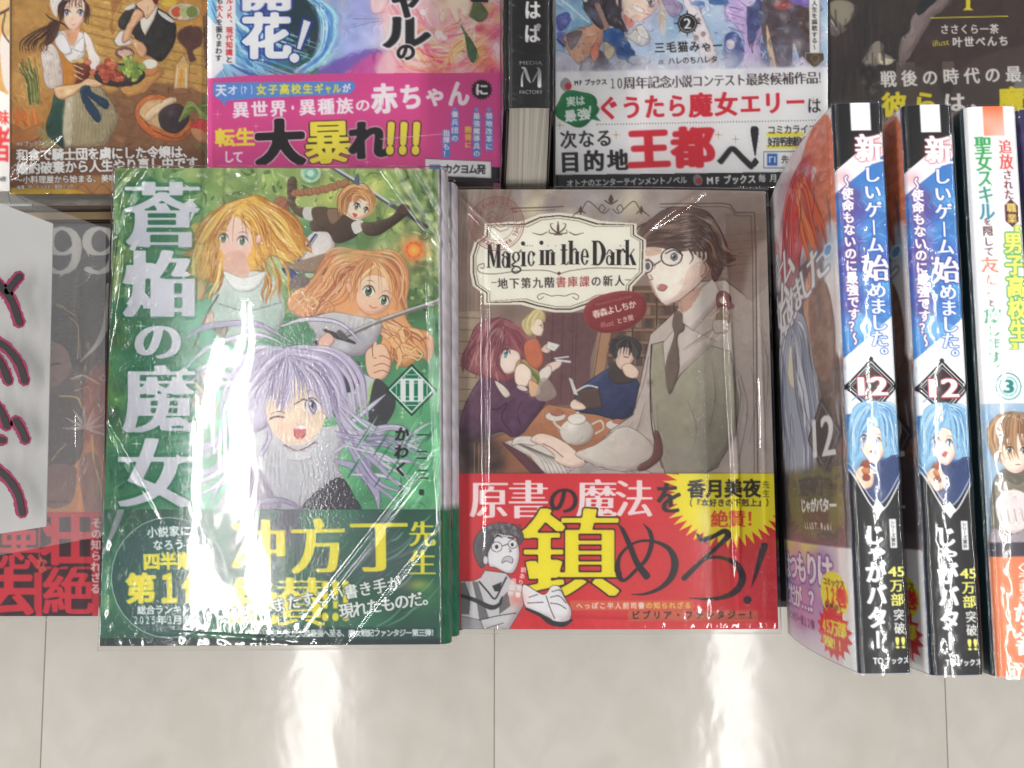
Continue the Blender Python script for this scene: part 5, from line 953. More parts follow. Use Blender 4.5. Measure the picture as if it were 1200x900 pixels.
    for x in (533, 558.5, 573): cv.E(x, 128.5, 2.4, 2.4, (110, 160, 214))
    for x, y, r in ((255, 134, 6), (448, 124, 5), (430, 190, 5), (300, 148, 4)): star(cv, x, y, r, (226, 140, 186), .8)
    cv.P([(243, 194), (500, 193), (586, 196), (586, 217), (243, 217)], (30, 28, 30), smooth=False); cv.P([(498, 186), (576, 189), (576, 209), (498, 206)], (228, 228, 230), smooth=False, line=(30, 30, 30)); cv.B(503, 193, 516, 207, (84, 132, 190)); T(cv, 'カクヨム発', (525, 198), (564, 198.5), 11, 12, (40, 38, 42), (.03, .03))
    cv.B(243, 193, 498, 218, PK)
    cv.grain(1, .014, 2); return cv

def art_white():
    cv = Canvas(651, -4, 970, 223, (176, 190, 208), CELL, 33)
    cv.dabs((651, -4, 970, 84), 120, [(150, 186, 210), (196, 206, 220), (124, 160, 192), (214, 220, 230), (170, 176, 206)], 6, 18, .5)
    cv.dabs((651, -4, 700, 50), 20, [(110, 160, 190), (150, 200, 214)], 6, 14, .5); cv.S([(656, -2), (690, 26)], 2, (206, 222, 230)); cv.S([(840, 0), (800, 40)], 2, (220, 228, 236)); [cv.S([(790+k*5, 24-k*3), (792+k*5, 34-k*3)], .9, (90, 120, 160)) for k in range(12)]
    # girl left
    cv.P([(652, 20), (664, 14), (670, 22), (662, 34), (654, 36)], (86, 92, 156)); cv.P([(653, 38), (664, 40), (660, 52), (654, 50)], (110, 116, 180)); cv.S([(653, 46), (662, 54), (668, 50)], 2, (62, 70, 130))
    cv.P([(652, 60), (676, 70), (690, 88), (652, 88)], (196, 196, 206), line=(90, 84, 96)); cv.P([(662, 42), (690, 30), (704, 26), (708, 44), (700, 58), (680, 76), (664, 56)], (206, 160, 130), line=(96, 66, 62), mottle=.05); cv.P([(664, 40), (682, 36), (676, 52), (668, 58)], (120, 100, 104))
    cv.P([(690, -4), (732, -4), (734, 20), (730, 40), (716, 30), (704, 34), (692, 22), (684, 8)], (70, 62, 68), mottle=.05, line=(40, 34, 40)); cv.H([(690, -4), (686, 10), (700, 30)], [(716, -4), (712, 14), (714, 34)], 12, [(70, 62, 68), (106, 96, 100), (50, 44, 52)], (1, 3)); cv.S([(700, 6), (708, 24), (712, 34)], 6, (176, 140, 130)); cv.S([(682, -2), (690, 6), (696, 8)], 3, (60, 50, 56)); cv.E(686, 0, 2.4, 2.4, (230, 230, 230))
    cv.P([(724, -4), (772, -4), (768, 12), (756, 22), (740, 26), (730, 18)], (236, 208, 192), line=(120, 80, 76), la=.7); cv.P([(728, 16), (742, 24), (740, 32), (732, 30)], (214, 140, 126)); cv.P([(741, 6), (748, 8), (755, 12), (752, 15), (744, 12)], (240, 236, 234), line=(120, 56, 56)); eye(cv, 762, 2, 8, 10, (130, 116, 110)); cv.H([(770, -4), (774, 14), (772, 40)], [(778, -4), (780, 16), (778, 48)], 8, [(150, 118, 100), (190, 160, 134), (206, 196, 180)], (1, 2.6))
    cv.S([(726, -2), (728, 20), (734, 36)], 4, (76, 64, 74)); cv.S([(729, -2), (730, 20), (736, 34)], 1.4, (214, 190, 196)); cv.P([(722, 38), (738, 40), (746, 30), (754, 30), (762, 46), (752, 54), (738, 46)], (206, 202, 196), line=(84, 70, 70)); cv.P([(746, 32), (754, 30), (761, 45), (750, 42)], (218, 214, 206), line=(84, 70, 70))
    cv.P([(708, 36), (726, 34), (734, 46), (744, 62), (738, 74), (726, 70), (718, 58), (708, 50)], (50, 96, 160), c2=(30, 60, 118), ax=(712, 36, 736, 70), line=(26, 40, 80), mottle=.05); cv.P([(708, 50), (718, 54), (720, 64), (710, 70)], (214, 196, 156), line=(90, 80, 70)); cv.P([(724, 70), (736, 74), (732, 82), (726, 80)], (220, 200, 150), line=(90, 80, 70)); cv.P([(680, 76), (700, 58), (712, 70), (722, 86), (684, 88)], (90, 84, 96), mottle=.05); cv.P([(700, 50), (702, 64), (696, 72), (692, 60)], (216, 130, 110), line=(110, 60, 56))
    cv.P([(738, 68), (752, 66), (762, 74), (756, 86), (740, 88)], (170, 172, 178), line=(96, 92, 100)); cv.P([(756, 82), (764, 78), (768, 86)], (222, 160, 130), line=(120, 80, 70))
    cv.P([(776, -4), (800, 6), (792, 20), (784, 16)], (150, 128, 160), a=.8, line=(90, 76, 104)); cv.P([(800, -4), (812, -4), (836, 50), (840, 80), (828, 84), (818, 56)], (226, 216, 216), line=(110, 90, 90)); [cv.E(x, y, 3, 3.4, (150, 120, 118), rot=30) for x, y in ((818, 24), (824, 40), (816, 44), (830, 58), (834, 70))]
    # right group
    cv.P([(852, 0), (872, -4), (894, -4), (898, 20), (890, 50), (894, 84), (868, 84), (872, 50), (862, 30), (850, 18)], (196, 174, 212), line=(96, 70, 120), mottle=.05); cv.P([(876, -4), (890, -4), (894, 20), (886, 44), (880, 56), (876, 44)], (80, 86, 130), mottle=.06); [cv.S([(854, 8+k*8), (872, 12+k*9)], .9, (110, 80, 130)) for k in range(5)]
    cv.P([(866, -4), (886, -4), (880, 8), (870, 4)], (206, 190, 220), line=(96, 70, 120)); cv.S([(880, 50), (882, 62)], 1.4, (84, 60, 70)); cv.E(880, 53, 2.4, 2.6, (150, 120, 150), line=(84, 60, 70))
    cv.P([(850, 42), (862, 38), (872, 56), (868, 74), (852, 84), (848, 60)], (70, 84, 140), mottle=.08); cv.E(856, 52, 5, 6, (206, 190, 200)); cv.E(842, 2, 12, 4, (76, 110, 160)); cv.E(818, 4, 8, 3, (90, 120, 170))
    cv.P([(896, -4), (948, -4), (950, 60), (942, 80), (930, 50), (926, 80), (904, 84), (896, 60)], (90, 78, 84), mottle=.07, line=(50, 42, 50)); cv.P([(928, -4), (950, -4), (950, 40), (940, 34)], (84, 66, 62), mottle=.05); cv.E(917, 6, 10, 6, (160, 80, 76), soft=1, a=.9); cv.P([(898, 30), (904, 50), (910, 84), (902, 84)], (226, 190, 150)); cv.P([(892, 50), (900, 60), (902, 78), (892, 70)], (70, 90, 140)); cv.S([(892, 60), (898, 68)], 1, (226, 230, 240)); cv.S([(897, 60), (893, 68)], 1, (226, 230, 240)); cv.G(916, 56, 10, (150, 156, 176), .6); cv.G(934, 52, 8, (200, 190, 192), .7)
    cv.P([(920, -4), (944, -4), (948, 8), (934, 6)], (120, 96, 170)); cv.P([(934, 84), (940, 66), (950, 84)], (196, 180, 206))
    cv.dabs((651, 72, 970, 92), 60, [(226, 226, 230), (200, 202, 214), (160, 156, 176)], 6, 14, .5)
    for k in range(120):                          # watercolour wash and dark accents over the figures
        x, y = cv.rs.uniform(651, 966), cv.rs.uniform(-4, 82); cv.G(x, y, cv.rs.uniform(2, 7), cv.rs.choice([(230, 232, 238), (120, 150, 196), (84, 84, 120), (206, 196, 216), (176, 206, 224)]), .28)
    for k in range(150):
        x, y = cv.rs.uniform(655, 962), cv.rs.uniform(-4, 80); a_ = cv.rs.uniform(0, 6.28); l_ = cv.rs.uniform(3, 11); cv.S([(x, y), (x+l_*.5*math.cos(a_)+1, y+l_*.5*math.sin(a_)), (x+l_*math.cos(a_), y+l_*math.sin(a_))], cv.rs.uniform(.5, 1.3), cv.rs.choice([(70, 64, 92), (50, 70, 120), (96, 80, 90), (226, 230, 238)]), .55, taper=2)
    cv.detail((651, -4, 966, 84), 1500, (3, 12), (.5, 2), .14, .55)
    # round number mark, names
    cv.E(805.5, 27.5, 11.6, 11.6, (34, 32, 34)); [cv.S([(805.5+12*math.cos(t), 27.5+12*math.sin(t)), (805.5+(16 if i % 2 == 0 else 13.4)*math.cos(t), 27.5+(16 if i % 2 == 0 else 13.4)*math.sin(t))], [2, .4], (34, 32, 34)) for i, t in enumerate(np.linspace(0, 2*math.pi, 9)[:-1])]; cv.E(805.5, 27.5, 9.8, 9.8, (180, 178, 176)); cv.E(805.5, 27.5, 9.2, 9.2, (34, 32, 34)); TL(cv, '2', 801.5, 27.5, 809.5, 27.5, 12, (230, 230, 230), (.03, 0))
    cv.G(800, 60, 50, (226, 228, 234), .55, 22)
    T(cv, '三毛猫みゃー', (773, 56), (841, 53.5), 12.6, 13.5, (44, 40, 42), (.025, .02)); TL(cv, 'ill.', 772, 73, 779, 73, 5, (60, 56, 60), (0, 0)); T(cv, 'ハレのちハレタ', (787, 71.5), (837, 69.5), 8.2, 9, (44, 40, 42), (.025, .02))
    cv.P([(948, -4), (961, -4), (961, 62), (955, 68), (949, 62)], (228, 224, 220), smooth=False, line=(120, 110, 96)); T(cv, '人生を謳歌する～', (954.5, 4), (954.5, 55), 7, 6.8, (50, 46, 48), (.02, .01), vert=True)
    cv.P([(944, 62), (965, 62), (966, 70), (955, 81), (944, 70)], (84, 74, 62), line=(206, 204, 170), smooth=False); cv.S([(950, 68), (955, 64), (960, 68), (955, 74), (950, 68)], 1, (150, 100, 60))
    # white band
    cv.P([(651, 84), (970, 78), (970, 205), (651, 204)], (226, 226, 230), smooth=False, soft=2); cv.B(651, 100, 970, 204, (226, 226, 230)); cv.dabs((651, 76, 970, 92), 24, [(210, 206, 214), (196, 190, 204)], 4, 10, .4)
    K = (44, 38, 40); Rd = (200, 44, 60)
    cv.P([(657, 96), (663, 91), (669, 96), (669, 104), (662, 107), (657, 102)], (150, 150, 154)); cv.E(666, 101, 4, 4, (190, 50, 60)); T(cv, 'MFブックス', (676, 97), (708, 96), [6, 6, 7, 6, 7, 7], 7.4, K, (.04, .03))
    T(cv, '10周年記念小説コンテスト最終候補作品！', (718, 98), (963, 91), [8, 9]+[14.6]*4+[12.5]*2+[13]*5+[14.6]*6+[9], 15.5, (70, 54, 54), (.026, -.002), slant=0)
    gb = [(676+(24.5+1.6*math.cos(i*7))*math.cos(t), 127+(21+1.4*math.cos(i*7))*math.sin(t)) for i, t in enumerate(np.linspace(0, 2*math.pi, 40)[:-1])]
    cv.P(gb, (34, 120, 72), line=(24, 70, 44)); cv.P([(694, 140), (704, 142), (697, 134)], (34, 120, 72), smooth=False)
    T(cv, '実は', (669, 119), (680, 118), 11, 12, (228, 228, 228), (.04, .03)); T(cv, '最強', (668.5, 136), (683.5, 134), 14, 14.5, (228, 228, 228), (.045, .03)); put(cv, '！', 694, 131, 12, 16, 6, (228, 228, 228), .05, .04)
    T(cv, 'ぐうたら魔女エリー', (713, 127), (932, 120), [26, 25, 25, 24, 28, 28, 25, 25, 24], [29, 29, 30, 29, 30, 29, 27, 28, 27], Rd, (.045, .025)); put(cv, 'は', 954, 124, 17, 20, 0, K, .02, 0)
    for x in np.arange(700, 956, 3.4): cv.E(x, 146-(x-700)*.02, .8, .8, (120, 120, 124))
    T(cv, '次なる', (666, 164), (708, 162), 20, 22, K, (.025, .012)); T(cv, '目的地', (668, 190), (724, 188), 25, 26, K, (.045, .025)); T(cv, '王都', (760, 175), (812, 173), [50, 50], 50, Rd, (.06, .035)); put(cv, 'へ', 862, 184, 46, 44, -2, K, .035, .02)
    cv.P([(884, 148), (889, 152), (886.5, 176), (885, 183), (883, 176), (879.5, 152)], K); cv.P([(885, 184), (889.5, 190), (885, 196), (880.5, 190)], K, smooth=False)
    for x, y in ((722, 158), (842, 158), (862, 163), (656, 147), (953, 118)): star(cv, x, y, 5, (176, 140, 110))
    cv.B(898, 155, 942, 160, (226, 214, 70), soft=1); cv.B(898, 170, 942, 174, (226, 214, 70), soft=1); T(cv, 'コミカライズも', (904, 152.5), (962, 151), 10, 11.5, K, (.02, .01)); T(cv, '好評連載中！！', (905, 166.5), (962, 165.5), 11, 12, K, (.025, .012))
    cv.P([(895, 178), (960, 177), (960, 197), (895, 197)], (226, 226, 230), smooth=False, line=(60, 64, 72), lw=1.4); cv.B(899, 180, 911, 194, (54, 104, 176)); cv.S([(902, 184), (902, 190)], 1.4, (226, 226, 230)); cv.S([(902, 184), (905, 184)], 1.4, (226, 226, 230)); cv.S([(908, 184), (908, 190)], 1.4, (226, 226, 230)); T(cv, '先読み', (920, 187), (944, 187), 9, 10, K, (.02, .02))
    cv.P([(651, 205), (970, 201), (970, 223), (651, 223)], (40, 36, 38), smooth=False); T(cv, 'オトナのエンターテインメントノベル', (668, 215), (801, 211), 8.4, 9.4, (206, 206, 206), (.03, .03)); cv.P([(812, 209), (817, 204), (823, 209), (822, 216), (815, 217)], (120, 118, 120)); cv.E(819, 212, 3.4, 3.4, (170, 50, 60)); T(cv, 'MFブックス', (833, 211.5), (881, 210), [10, 9, 9, 9, 9, 10], 11, (222, 222, 222), (.05, .04)); T(cv, '毎月25日発売', (893, 209), (964, 208), [9, 9, 6, 6, 9, 9, 9], 10, (222, 222, 222), (.03, .02))
    cv.grain(1, .014, 2); return cv

def art_dark():
    cv = Canvas(971, -4, 1230, 170, (66, 56, 54), CELL, 34)
    cv.dabs((971, -4, 1230, 170), 90, [(58, 52, 50), (80, 70, 66), (48, 44, 44), (72, 64, 60)], 10, 26, .5)
    cv.P([(972, 4), (984, 0), (998, 4), (1000, 14), (994, 26), (984, 30), (976, 20)], (180, 172, 150), soft=1, a=.7); cv.P([(971, 20), (984, 30), (992, 34), (980, 42), (971, 36)], (120, 110, 110), soft=1, a=.8); cv.S([(974, 24), (980, 34)], 1.4, (206, 196, 190))
    cv.P([(1086, -4), (1112, -4), (1106, 12), (1094, 20), (1082, 40), (1070, 60), (1058, 78), (1053, 70), (1056, 46), (1066, 36), (1068, 22), (1080, 6)], (134, 120, 116), mottle=.03, line=(70, 60, 58)); cv.P([(1084, -4), (1100, -4), (1088, 10), (1076, 18), (1074, 8)], (44, 46, 50))
    cv.P([(1112, 4), (1100, 18), (1084, 36), (1072, 60), (1064, 84), (1074, 100), (1120, 90), (1160, 80), (1230, 70), (1230, -4), (1130, -4)], (70, 56, 54), mottle=.03, soft=2); cv.P([(1010, 72), (1024, 50), (1034, 50), (1037, 62), (1046, 68), (1030, 76), (1016, 78), (1012, 74)], (144, 134, 124), line=(60, 54, 50)); cv.P([(1030, 62), (1038, 68), (1050, 70), (1040, 76), (1030, 74)], (206, 196, 170))
    cv.detail((971, -4, 1200, 160), 900, (4, 18), (.8, 3), .07, .5)
    cv.B(1050, 73, 1072, 100, (110, 100, 92), a=.6); cv.B(1104, 72, 1118, 92, (130, 118, 104), a=.5); cv.P([(1130, 78), (1230, 60), (1230, 170), (1120, 170)], (90, 78, 74), a=.5, soft=3); cv.P([(1060, 80), (1100, 100), (1110, 170), (1040, 170)], (84, 74, 66), a=.7, soft=3)
    for _ in range(60): x = cv.rs.uniform(971, 1060); y = cv.rs.uniform(0, 120); cv.S([(x, y), (x+cv.rs.uniform(-2, 2), y+cv.rs.uniform(10, 30))], cv.rs.uniform(1, 3), cv.rs.choice([(40, 38, 38), (78, 74, 70)]), .4)
    for _ in range(30): cv.G(cv.rs.uniform(1010, 1040), cv.rs.uniform(74, 110), cv.rs.uniform(1, 4), cv.rs.choice([(110, 106, 96), (40, 40, 38)]), .6)
    cv.P([(1190, 96), (1230, 70), (1230, 110), (1198, 116)], (150, 150, 156), a=.6)
    Y = (214, 200, 50); W_ = (214, 210, 206)
    cv.S([(1091, 21), (1181, 19)], 1.1, Y); cv.P([(1132, -4), (1137, -4), (1137, 9), (1141, 12), (1128, 12), (1132, 9)], Y, smooth=False)
    T(cv, 'ささくら一茶', (1107, 34.5), (1165, 34), 10.8, 12, W_, (.03, .02)); TL(cv, 'illust', 1093, 51, 1112, 49, 7, Y, (0, 0)); T(cv, '叶世べんち', (1122, 49.5), (1176, 48), 12, 12.5, W_, (.035, .03))
    T(cv, '戦後の時代の最強', (1041, 93), (1212, 86), 19, 20, W_, (.03, .02)); T(cv, '彼らは、魔王', (1048, 123), (1224, 116), [30, 30, 26, 26, 32, 32], [30, 30, 24, 24, 32, 32], Y, (.045, .03), cols=[Y, Y, W_, W_, Y, Y])
    cv.grain(1, .012, 2); return cv

def art_99():
    cv = Canvas(-30, 262, 140, 722, (82, 78, 80), CELL, 35)
    cv.P([(-30, 262), (140, 262), (140, 500), (-30, 500)], (84, 82, 84), smooth=False, c2=(110, 92, 90), ax=(60, 300, 60, 480)); cv.dabs((50, 262, 140, 480), 24, [(96, 92, 94), (72, 70, 72), (104, 96, 98)], 10, 24, .4)
    cv.P([(96, 460), (140, 440), (140, 640), (90, 640)], (176, 96, 84), soft=8, a=.9); cv.P([(60, 540), (110, 520), (140, 600), (140, 640), (50, 640)], (206, 146, 96), soft=6, a=.8)
    cv.P([(52, 400), (64, 380), (86, 360), (92, 390), (88, 420), (80, 440), (66, 452), (52, 452)], (150, 120, 116), soft=2); cv.P([(52, 370), (80, 356), (92, 380), (94, 420), (86, 432), (78, 410), (60, 400), (52, 410)], (70, 60, 62), mottle=.04); cv.S([(66, 356), (84, 364), (92, 380), (94, 420)], 1.4, (190, 170, 110), .8)
    for k in range(12): cv.S([(70+k*2, 360), (80+k*1.4, 380), (84+k*.6, 412)], 1.6, cv.rs.choice([(60, 52, 54), (96, 84, 84)]), .8)
    cv.S([(56, 428), (70, 426)], 2.4, (54, 40, 44)); cv.P([(54, 470), (80, 462), (94, 470), (98, 500), (92, 540), (56, 548)], (92, 78, 80), mottle=.03); cv.S([(70, 464), (90, 466), (96, 478)], 2, (206, 186, 120)); cv.P([(54, 548), (86, 546), (90, 560), (82, 590), (54, 592)], (128, 96, 90), mottle=.02); cv.P([(92, 548), (110, 530), (120, 560), (124, 620), (106, 620)], (150, 110, 100)); cv.S([(108, 510), (110, 540), (118, 570), (124, 610)], 2, (206, 180, 100))
    for i in range(8):
        t = math.pi*(1.0+i/7*1.1); cv.P([(100, 502), (100+12*math.cos(t-.12), 502+12*math.sin(t-.12)), (100+27*math.cos(t), 502+27*math.sin(t)), (100+12*math.cos(t+.16), 502+12*math.sin(t+.16))], (206, 196, 186), a=.75)
    cv.S([(55, 588), (80, 588)], 2, (90, 66, 66)); [cv.S([(x, y), (x+5, y-6)], 1.4, (206, 180, 130), .8) for x, y in ((66, 532), (60, 540), (72, 526))]
    cv.detail((50, 262, 140, 600), 500, (3, 12), (.6, 2), .08, .5)
    Cr = (206, 202, 196)
    [put(cv, '９', x, 294, 76, 76, 0, Cr, .03, -.012) for x in (74, 118)]; cv.S([(87, 274), (91, 292), (84, 312), (70, 324)], [1, 7, 5, 1], Cr); cv.S([(103, 272), (101, 286), (104, 300)], [2, 7, 1], Cr)
    cv.S([(127, 334), (126, 370), (116, 400), (94, 424)], [5, 8, 6, 1], Cr); cv.S([(84, 444), (96, 440), (106, 444), (116, 450)], 2, (222, 190, 160)); cv.E(121, 443, 4, 4, (222, 170, 140)); cv.E(121, 443, 2.4, 2.4, (150, 100, 92)); cv.S([(88, 458), (104, 454), (106, 472)], 1.6, (206, 150, 120))
    for p in ([(66, 358), (76, 362), (88, 370)], [(82, 372), (90, 380), (92, 390), (91, 420)]): cv.S(p, 1.2, (206, 184, 140), .8)
    # lower band
    cv.B(-30, 600, 140, 722, (190, 52, 66)); D_ = (52, 44, 48)
    cv.B(-30, 602, 140, 603.5, (170, 90, 90), a=.5)
    T(cv, '悪壮', (24, 640), (78, 636), [48, 52], 62, D_, (.02, .02)); T(cv, '法絶', (14, 696), (78, 694), [60, 58], 60, D_, (.02, .02)); T(cv, '悪壮', (23, 639), (77, 635), [48, 52], 62, (198, 58, 72), (.0, .0)); 
    for ch, x, y, w_, h_ in (('悪', 22, 640, 52, 62), ('壮', 78, 634, 62, 60), ('去', 10, 694, 66, 58), ('絶', 80, 694, 62, 58)):
        cv.B(x-w_/2, y-h_/2+2, x+w_/2-3, y+h_/2, D_, a=.9); put(cv, ch, x, y, w_, h_, 0, (196, 56, 70), .045 if ch in '去壮' else .028, .03 if ch in '去壮' else .015)
    put(cv, 'な', 49, 662, 13, 20, 0, (196, 90, 84), .04, .04)
    cv.B(116, 606, 140, 722, D_, a=.9); T(cv, 'その知られざる', (113, 613), (112, 690), 12.5, 12.5, (222, 208, 204), (.035, .02), vert=True)
    cv.grain(1, .012, 2); return cv

# spine artwork: authored in a flat 60 x 668 frame (x 0..60, y 0..668), cover in a 128 x 668 frame
def art_spine_game():
    cv = Canvas(0, 0, 60, 668, (58, 120, 184), CELL*1.0, 41)
    cv.B(0, 0, 60, 150, (20, 20, 22)); cv.P([(0, 100), (60, 50), (60, 340), (0, 340)], (58, 118, 184), smooth=False)
    cv.dabs((0, 110, 60, 330), 110, [(56, 112, 184), (84, 150, 210), (44, 92, 160), (70, 90, 170), (96, 168, 214)], 5, 16, .5); cv.dabs((0, 100, 24, 250), 34, [(84, 66, 140), (104, 62, 120), (74, 76, 160)], 5, 12, .5); cv.dabs((10, 250, 60, 310), 24, [(120, 186, 222), (84, 158, 210)], 5, 12, .6)
    for _ in range(70): x = cv.rs.uniform(0, 60); y = cv.rs.uniform(110, 320); cv.S([(x, y), (x+cv.rs.uniform(-12, 12), y+cv.rs.uniform(-12, 12))], .8, cv.rs.choice([(150, 200, 232), (40, 74, 140), (190, 220, 240)]), .5)
    cv.P([(0, 0), (60, 0), (60, 36), (0, 86)], (20, 20, 22), smooth=False); cv.P([(0, 82), (60, 33), (60, 62), (0, 108)], (228, 224, 228), smooth=False); cv.G(40, 56, 16, (206, 60, 60), .6, 14); cv.G(8, 90, 10, (206, 110, 110), .4)
    cv.B(20, -1, 44, 34, (228, 230, 234))
    cv.P([(0, 306), (60, 256), (60, 345), (0, 345)], (226, 228, 234), smooth=False); cv.B(0, 330, 60, 372, (224, 226, 232))
    cv.detail((0, 100, 60, 330), 260, (3, 10), (.6, 2), .14, .6)
    W_ = (240, 242, 246)
    put(cv, '新', 40, 56, 33, 36, 0, (150, 60, 84), .075, .05, .6); put(cv, '新', 40, 56, 33, 36, 0, W_, .048, .01); cv.P([(24, 76), (60, 68), (60, 70), (30, 79)], W_, smooth=False)
    T(cv, 'しいゲーム', (42, 88), (42, 173), 22, 21, W_, (.04, .004), vert=True, ol=(.05, (44, 76, 160))); put(cv, '始', 41, 201, 34, 34, 0, (60, 40, 120), .08, .05, .8); put(cv, '始', 41, 201, 34, 34, 0, W_, .04, 0)
    T(cv, 'めました。', (42, 227), (41, 304), 22, 21, W_, (.036, .004), vert=True, ol=(.05, (44, 90, 176)))
    T(cv, '～使命もないのに最強です？～', (12, 96), (13, 284), 14, 15, W_, (.045, .03), vert=True, ol=(.08, (96, 56, 120)))
    def dia(r, c_): cv.P([(30, 340-r*1.02), (30+r, 340), (30, 340+r*1.02), (30-r, 340)], c_, smooth=False)
    dia(32, (24, 22, 26)); dia(28.5, (222, 222, 226)); dia(27, (30, 26, 30)); dia(24, (190, 190, 194)); dia(23, (44, 26, 32)); [cv.E(30+dx, 340+dy, 2.8, 2.8, (24, 22, 26)) for dx, dy in ((0, -32), (0, 32), (-28, 0), (28, 0))]
    TL(cv, '12', 15, 340, 47, 340, 22, (180, 40, 50), (.1, .06)); TL(cv, '12', 15, 340, 47, 340, 21, W_, (.06, .02))
    bl = [(150, 196, 222), (116, 168, 208), (186, 218, 234), (90, 138, 186)]
    cv.P([(0, 462), (6, 430), (28, 424), (50, 430), (60, 440), (60, 480), (0, 480)], (54, 70, 112), mottle=.04); cv.P([(4, 372), (18, 358), (42, 360), (57, 376), (60, 410), (54, 436), (42, 424), (16, 428), (5, 440), (0, 410)], (136, 184, 214), line=(60, 92, 130)); cv.P([(12, 392), (28, 386), (42, 396), (41, 416), (28, 430), (15, 416)], (238, 210, 194), line=(120, 80, 76))
    cv.H([(30, 357), (8, 374), (2, 430)], [(34, 360), (26, 384), (14, 412)], 10, bl, (2, 5), ln=(70, 106, 150), wave=3, jit=2); cv.H([(32, 357), (58, 370), (60, 438)], [(34, 360), (38, 384), (46, 424)], 11, bl, (2, 5.4), ln=(70, 106, 150), wave=3, jit=2); cv.S([(24, 360), (13, 352), (6, 356)], 1.2, (90, 140, 186)); eye(cv, 18, 401, 9, 8, (110, 140, 190), 8); eye(cv, 33, 404, 7, 8, (110, 140, 190), 8); cv.P([(23, 416), (31, 414), (28, 421)], (170, 70, 76))
    cv.P([(6, 440), (16, 432), (26, 440), (24, 456), (10, 458)], (230, 196, 172), line=(110, 76, 70)); [cv.E(18, y, 4.6, 4, c_, line=(80, 40, 30)) for y, c_ in ((430, (150, 70, 46)), (438, (196, 120, 70)), (446, (140, 64, 44)))]; cv.P([(36, 432), (60, 424), (60, 480), (28, 480)], (50, 66, 108), line=(24, 34, 66))
    cv.detail((0, 356, 60, 480), 200, (2, 8), (.5, 1.4), .12, .6)
    cv.P([(0, 436), (30, 484), (60, 448), (60, 668), (0, 668)], (30, 30, 32), smooth=False)
    cv.S([(0, 436), (30, 485), (60, 448)], 1.5, (226, 226, 228)); cv.S([(0, 428), (30, 476), (60, 440)], .8, (226, 226, 228)); cv.P([(30, 471), (37, 481), (30, 491), (23, 481)], (236, 236, 238), smooth=False)
    T(cv, 'じゃがバター', (24, 512), (23, 630), 24, [24, 17, 26, 25, 26, 22], W_, (.055, .03), vert=True); cv.B(42, 494, 50, 527, (226, 226, 226)); T(cv, 'シリーズ累計', (46, 498), (46, 523), 5.6, 5, (40, 36, 40), (.02, .01), vert=True)
    Y = (226, 222, 110); TL(cv, '45', 38, 554, 57, 554, 11, Y, (.05, .02)); T(cv, '万部', (47, 570), (47, 586), 16, 15, Y, (.03, .01), vert=True); T(cv, '突破', (48, 603), (48, 618), 13, 14, (206, 206, 200), (.03, .01), vert=True); TL(cv, '!!', 43, 634, 53, 634, 12, Y, (.05, .03)); TL(cv, 'TO', 16, 654, 27, 654, 7, W_, (.05, .03)); T(cv, 'ブックス', (32, 654), (54, 654), 7.4, 8, W_, (.03, .03))
    for _ in range(50): x, y = cv.rs.uniform(0, 60), cv.rs.uniform(0, 668); cv.S([(x, y), (x+cv.rs.uniform(-3, 3), y+cv.rs.uniform(2, 12))], .4, (150, 150, 154), .3)
    cv.grain(1, .012, 2); return cv

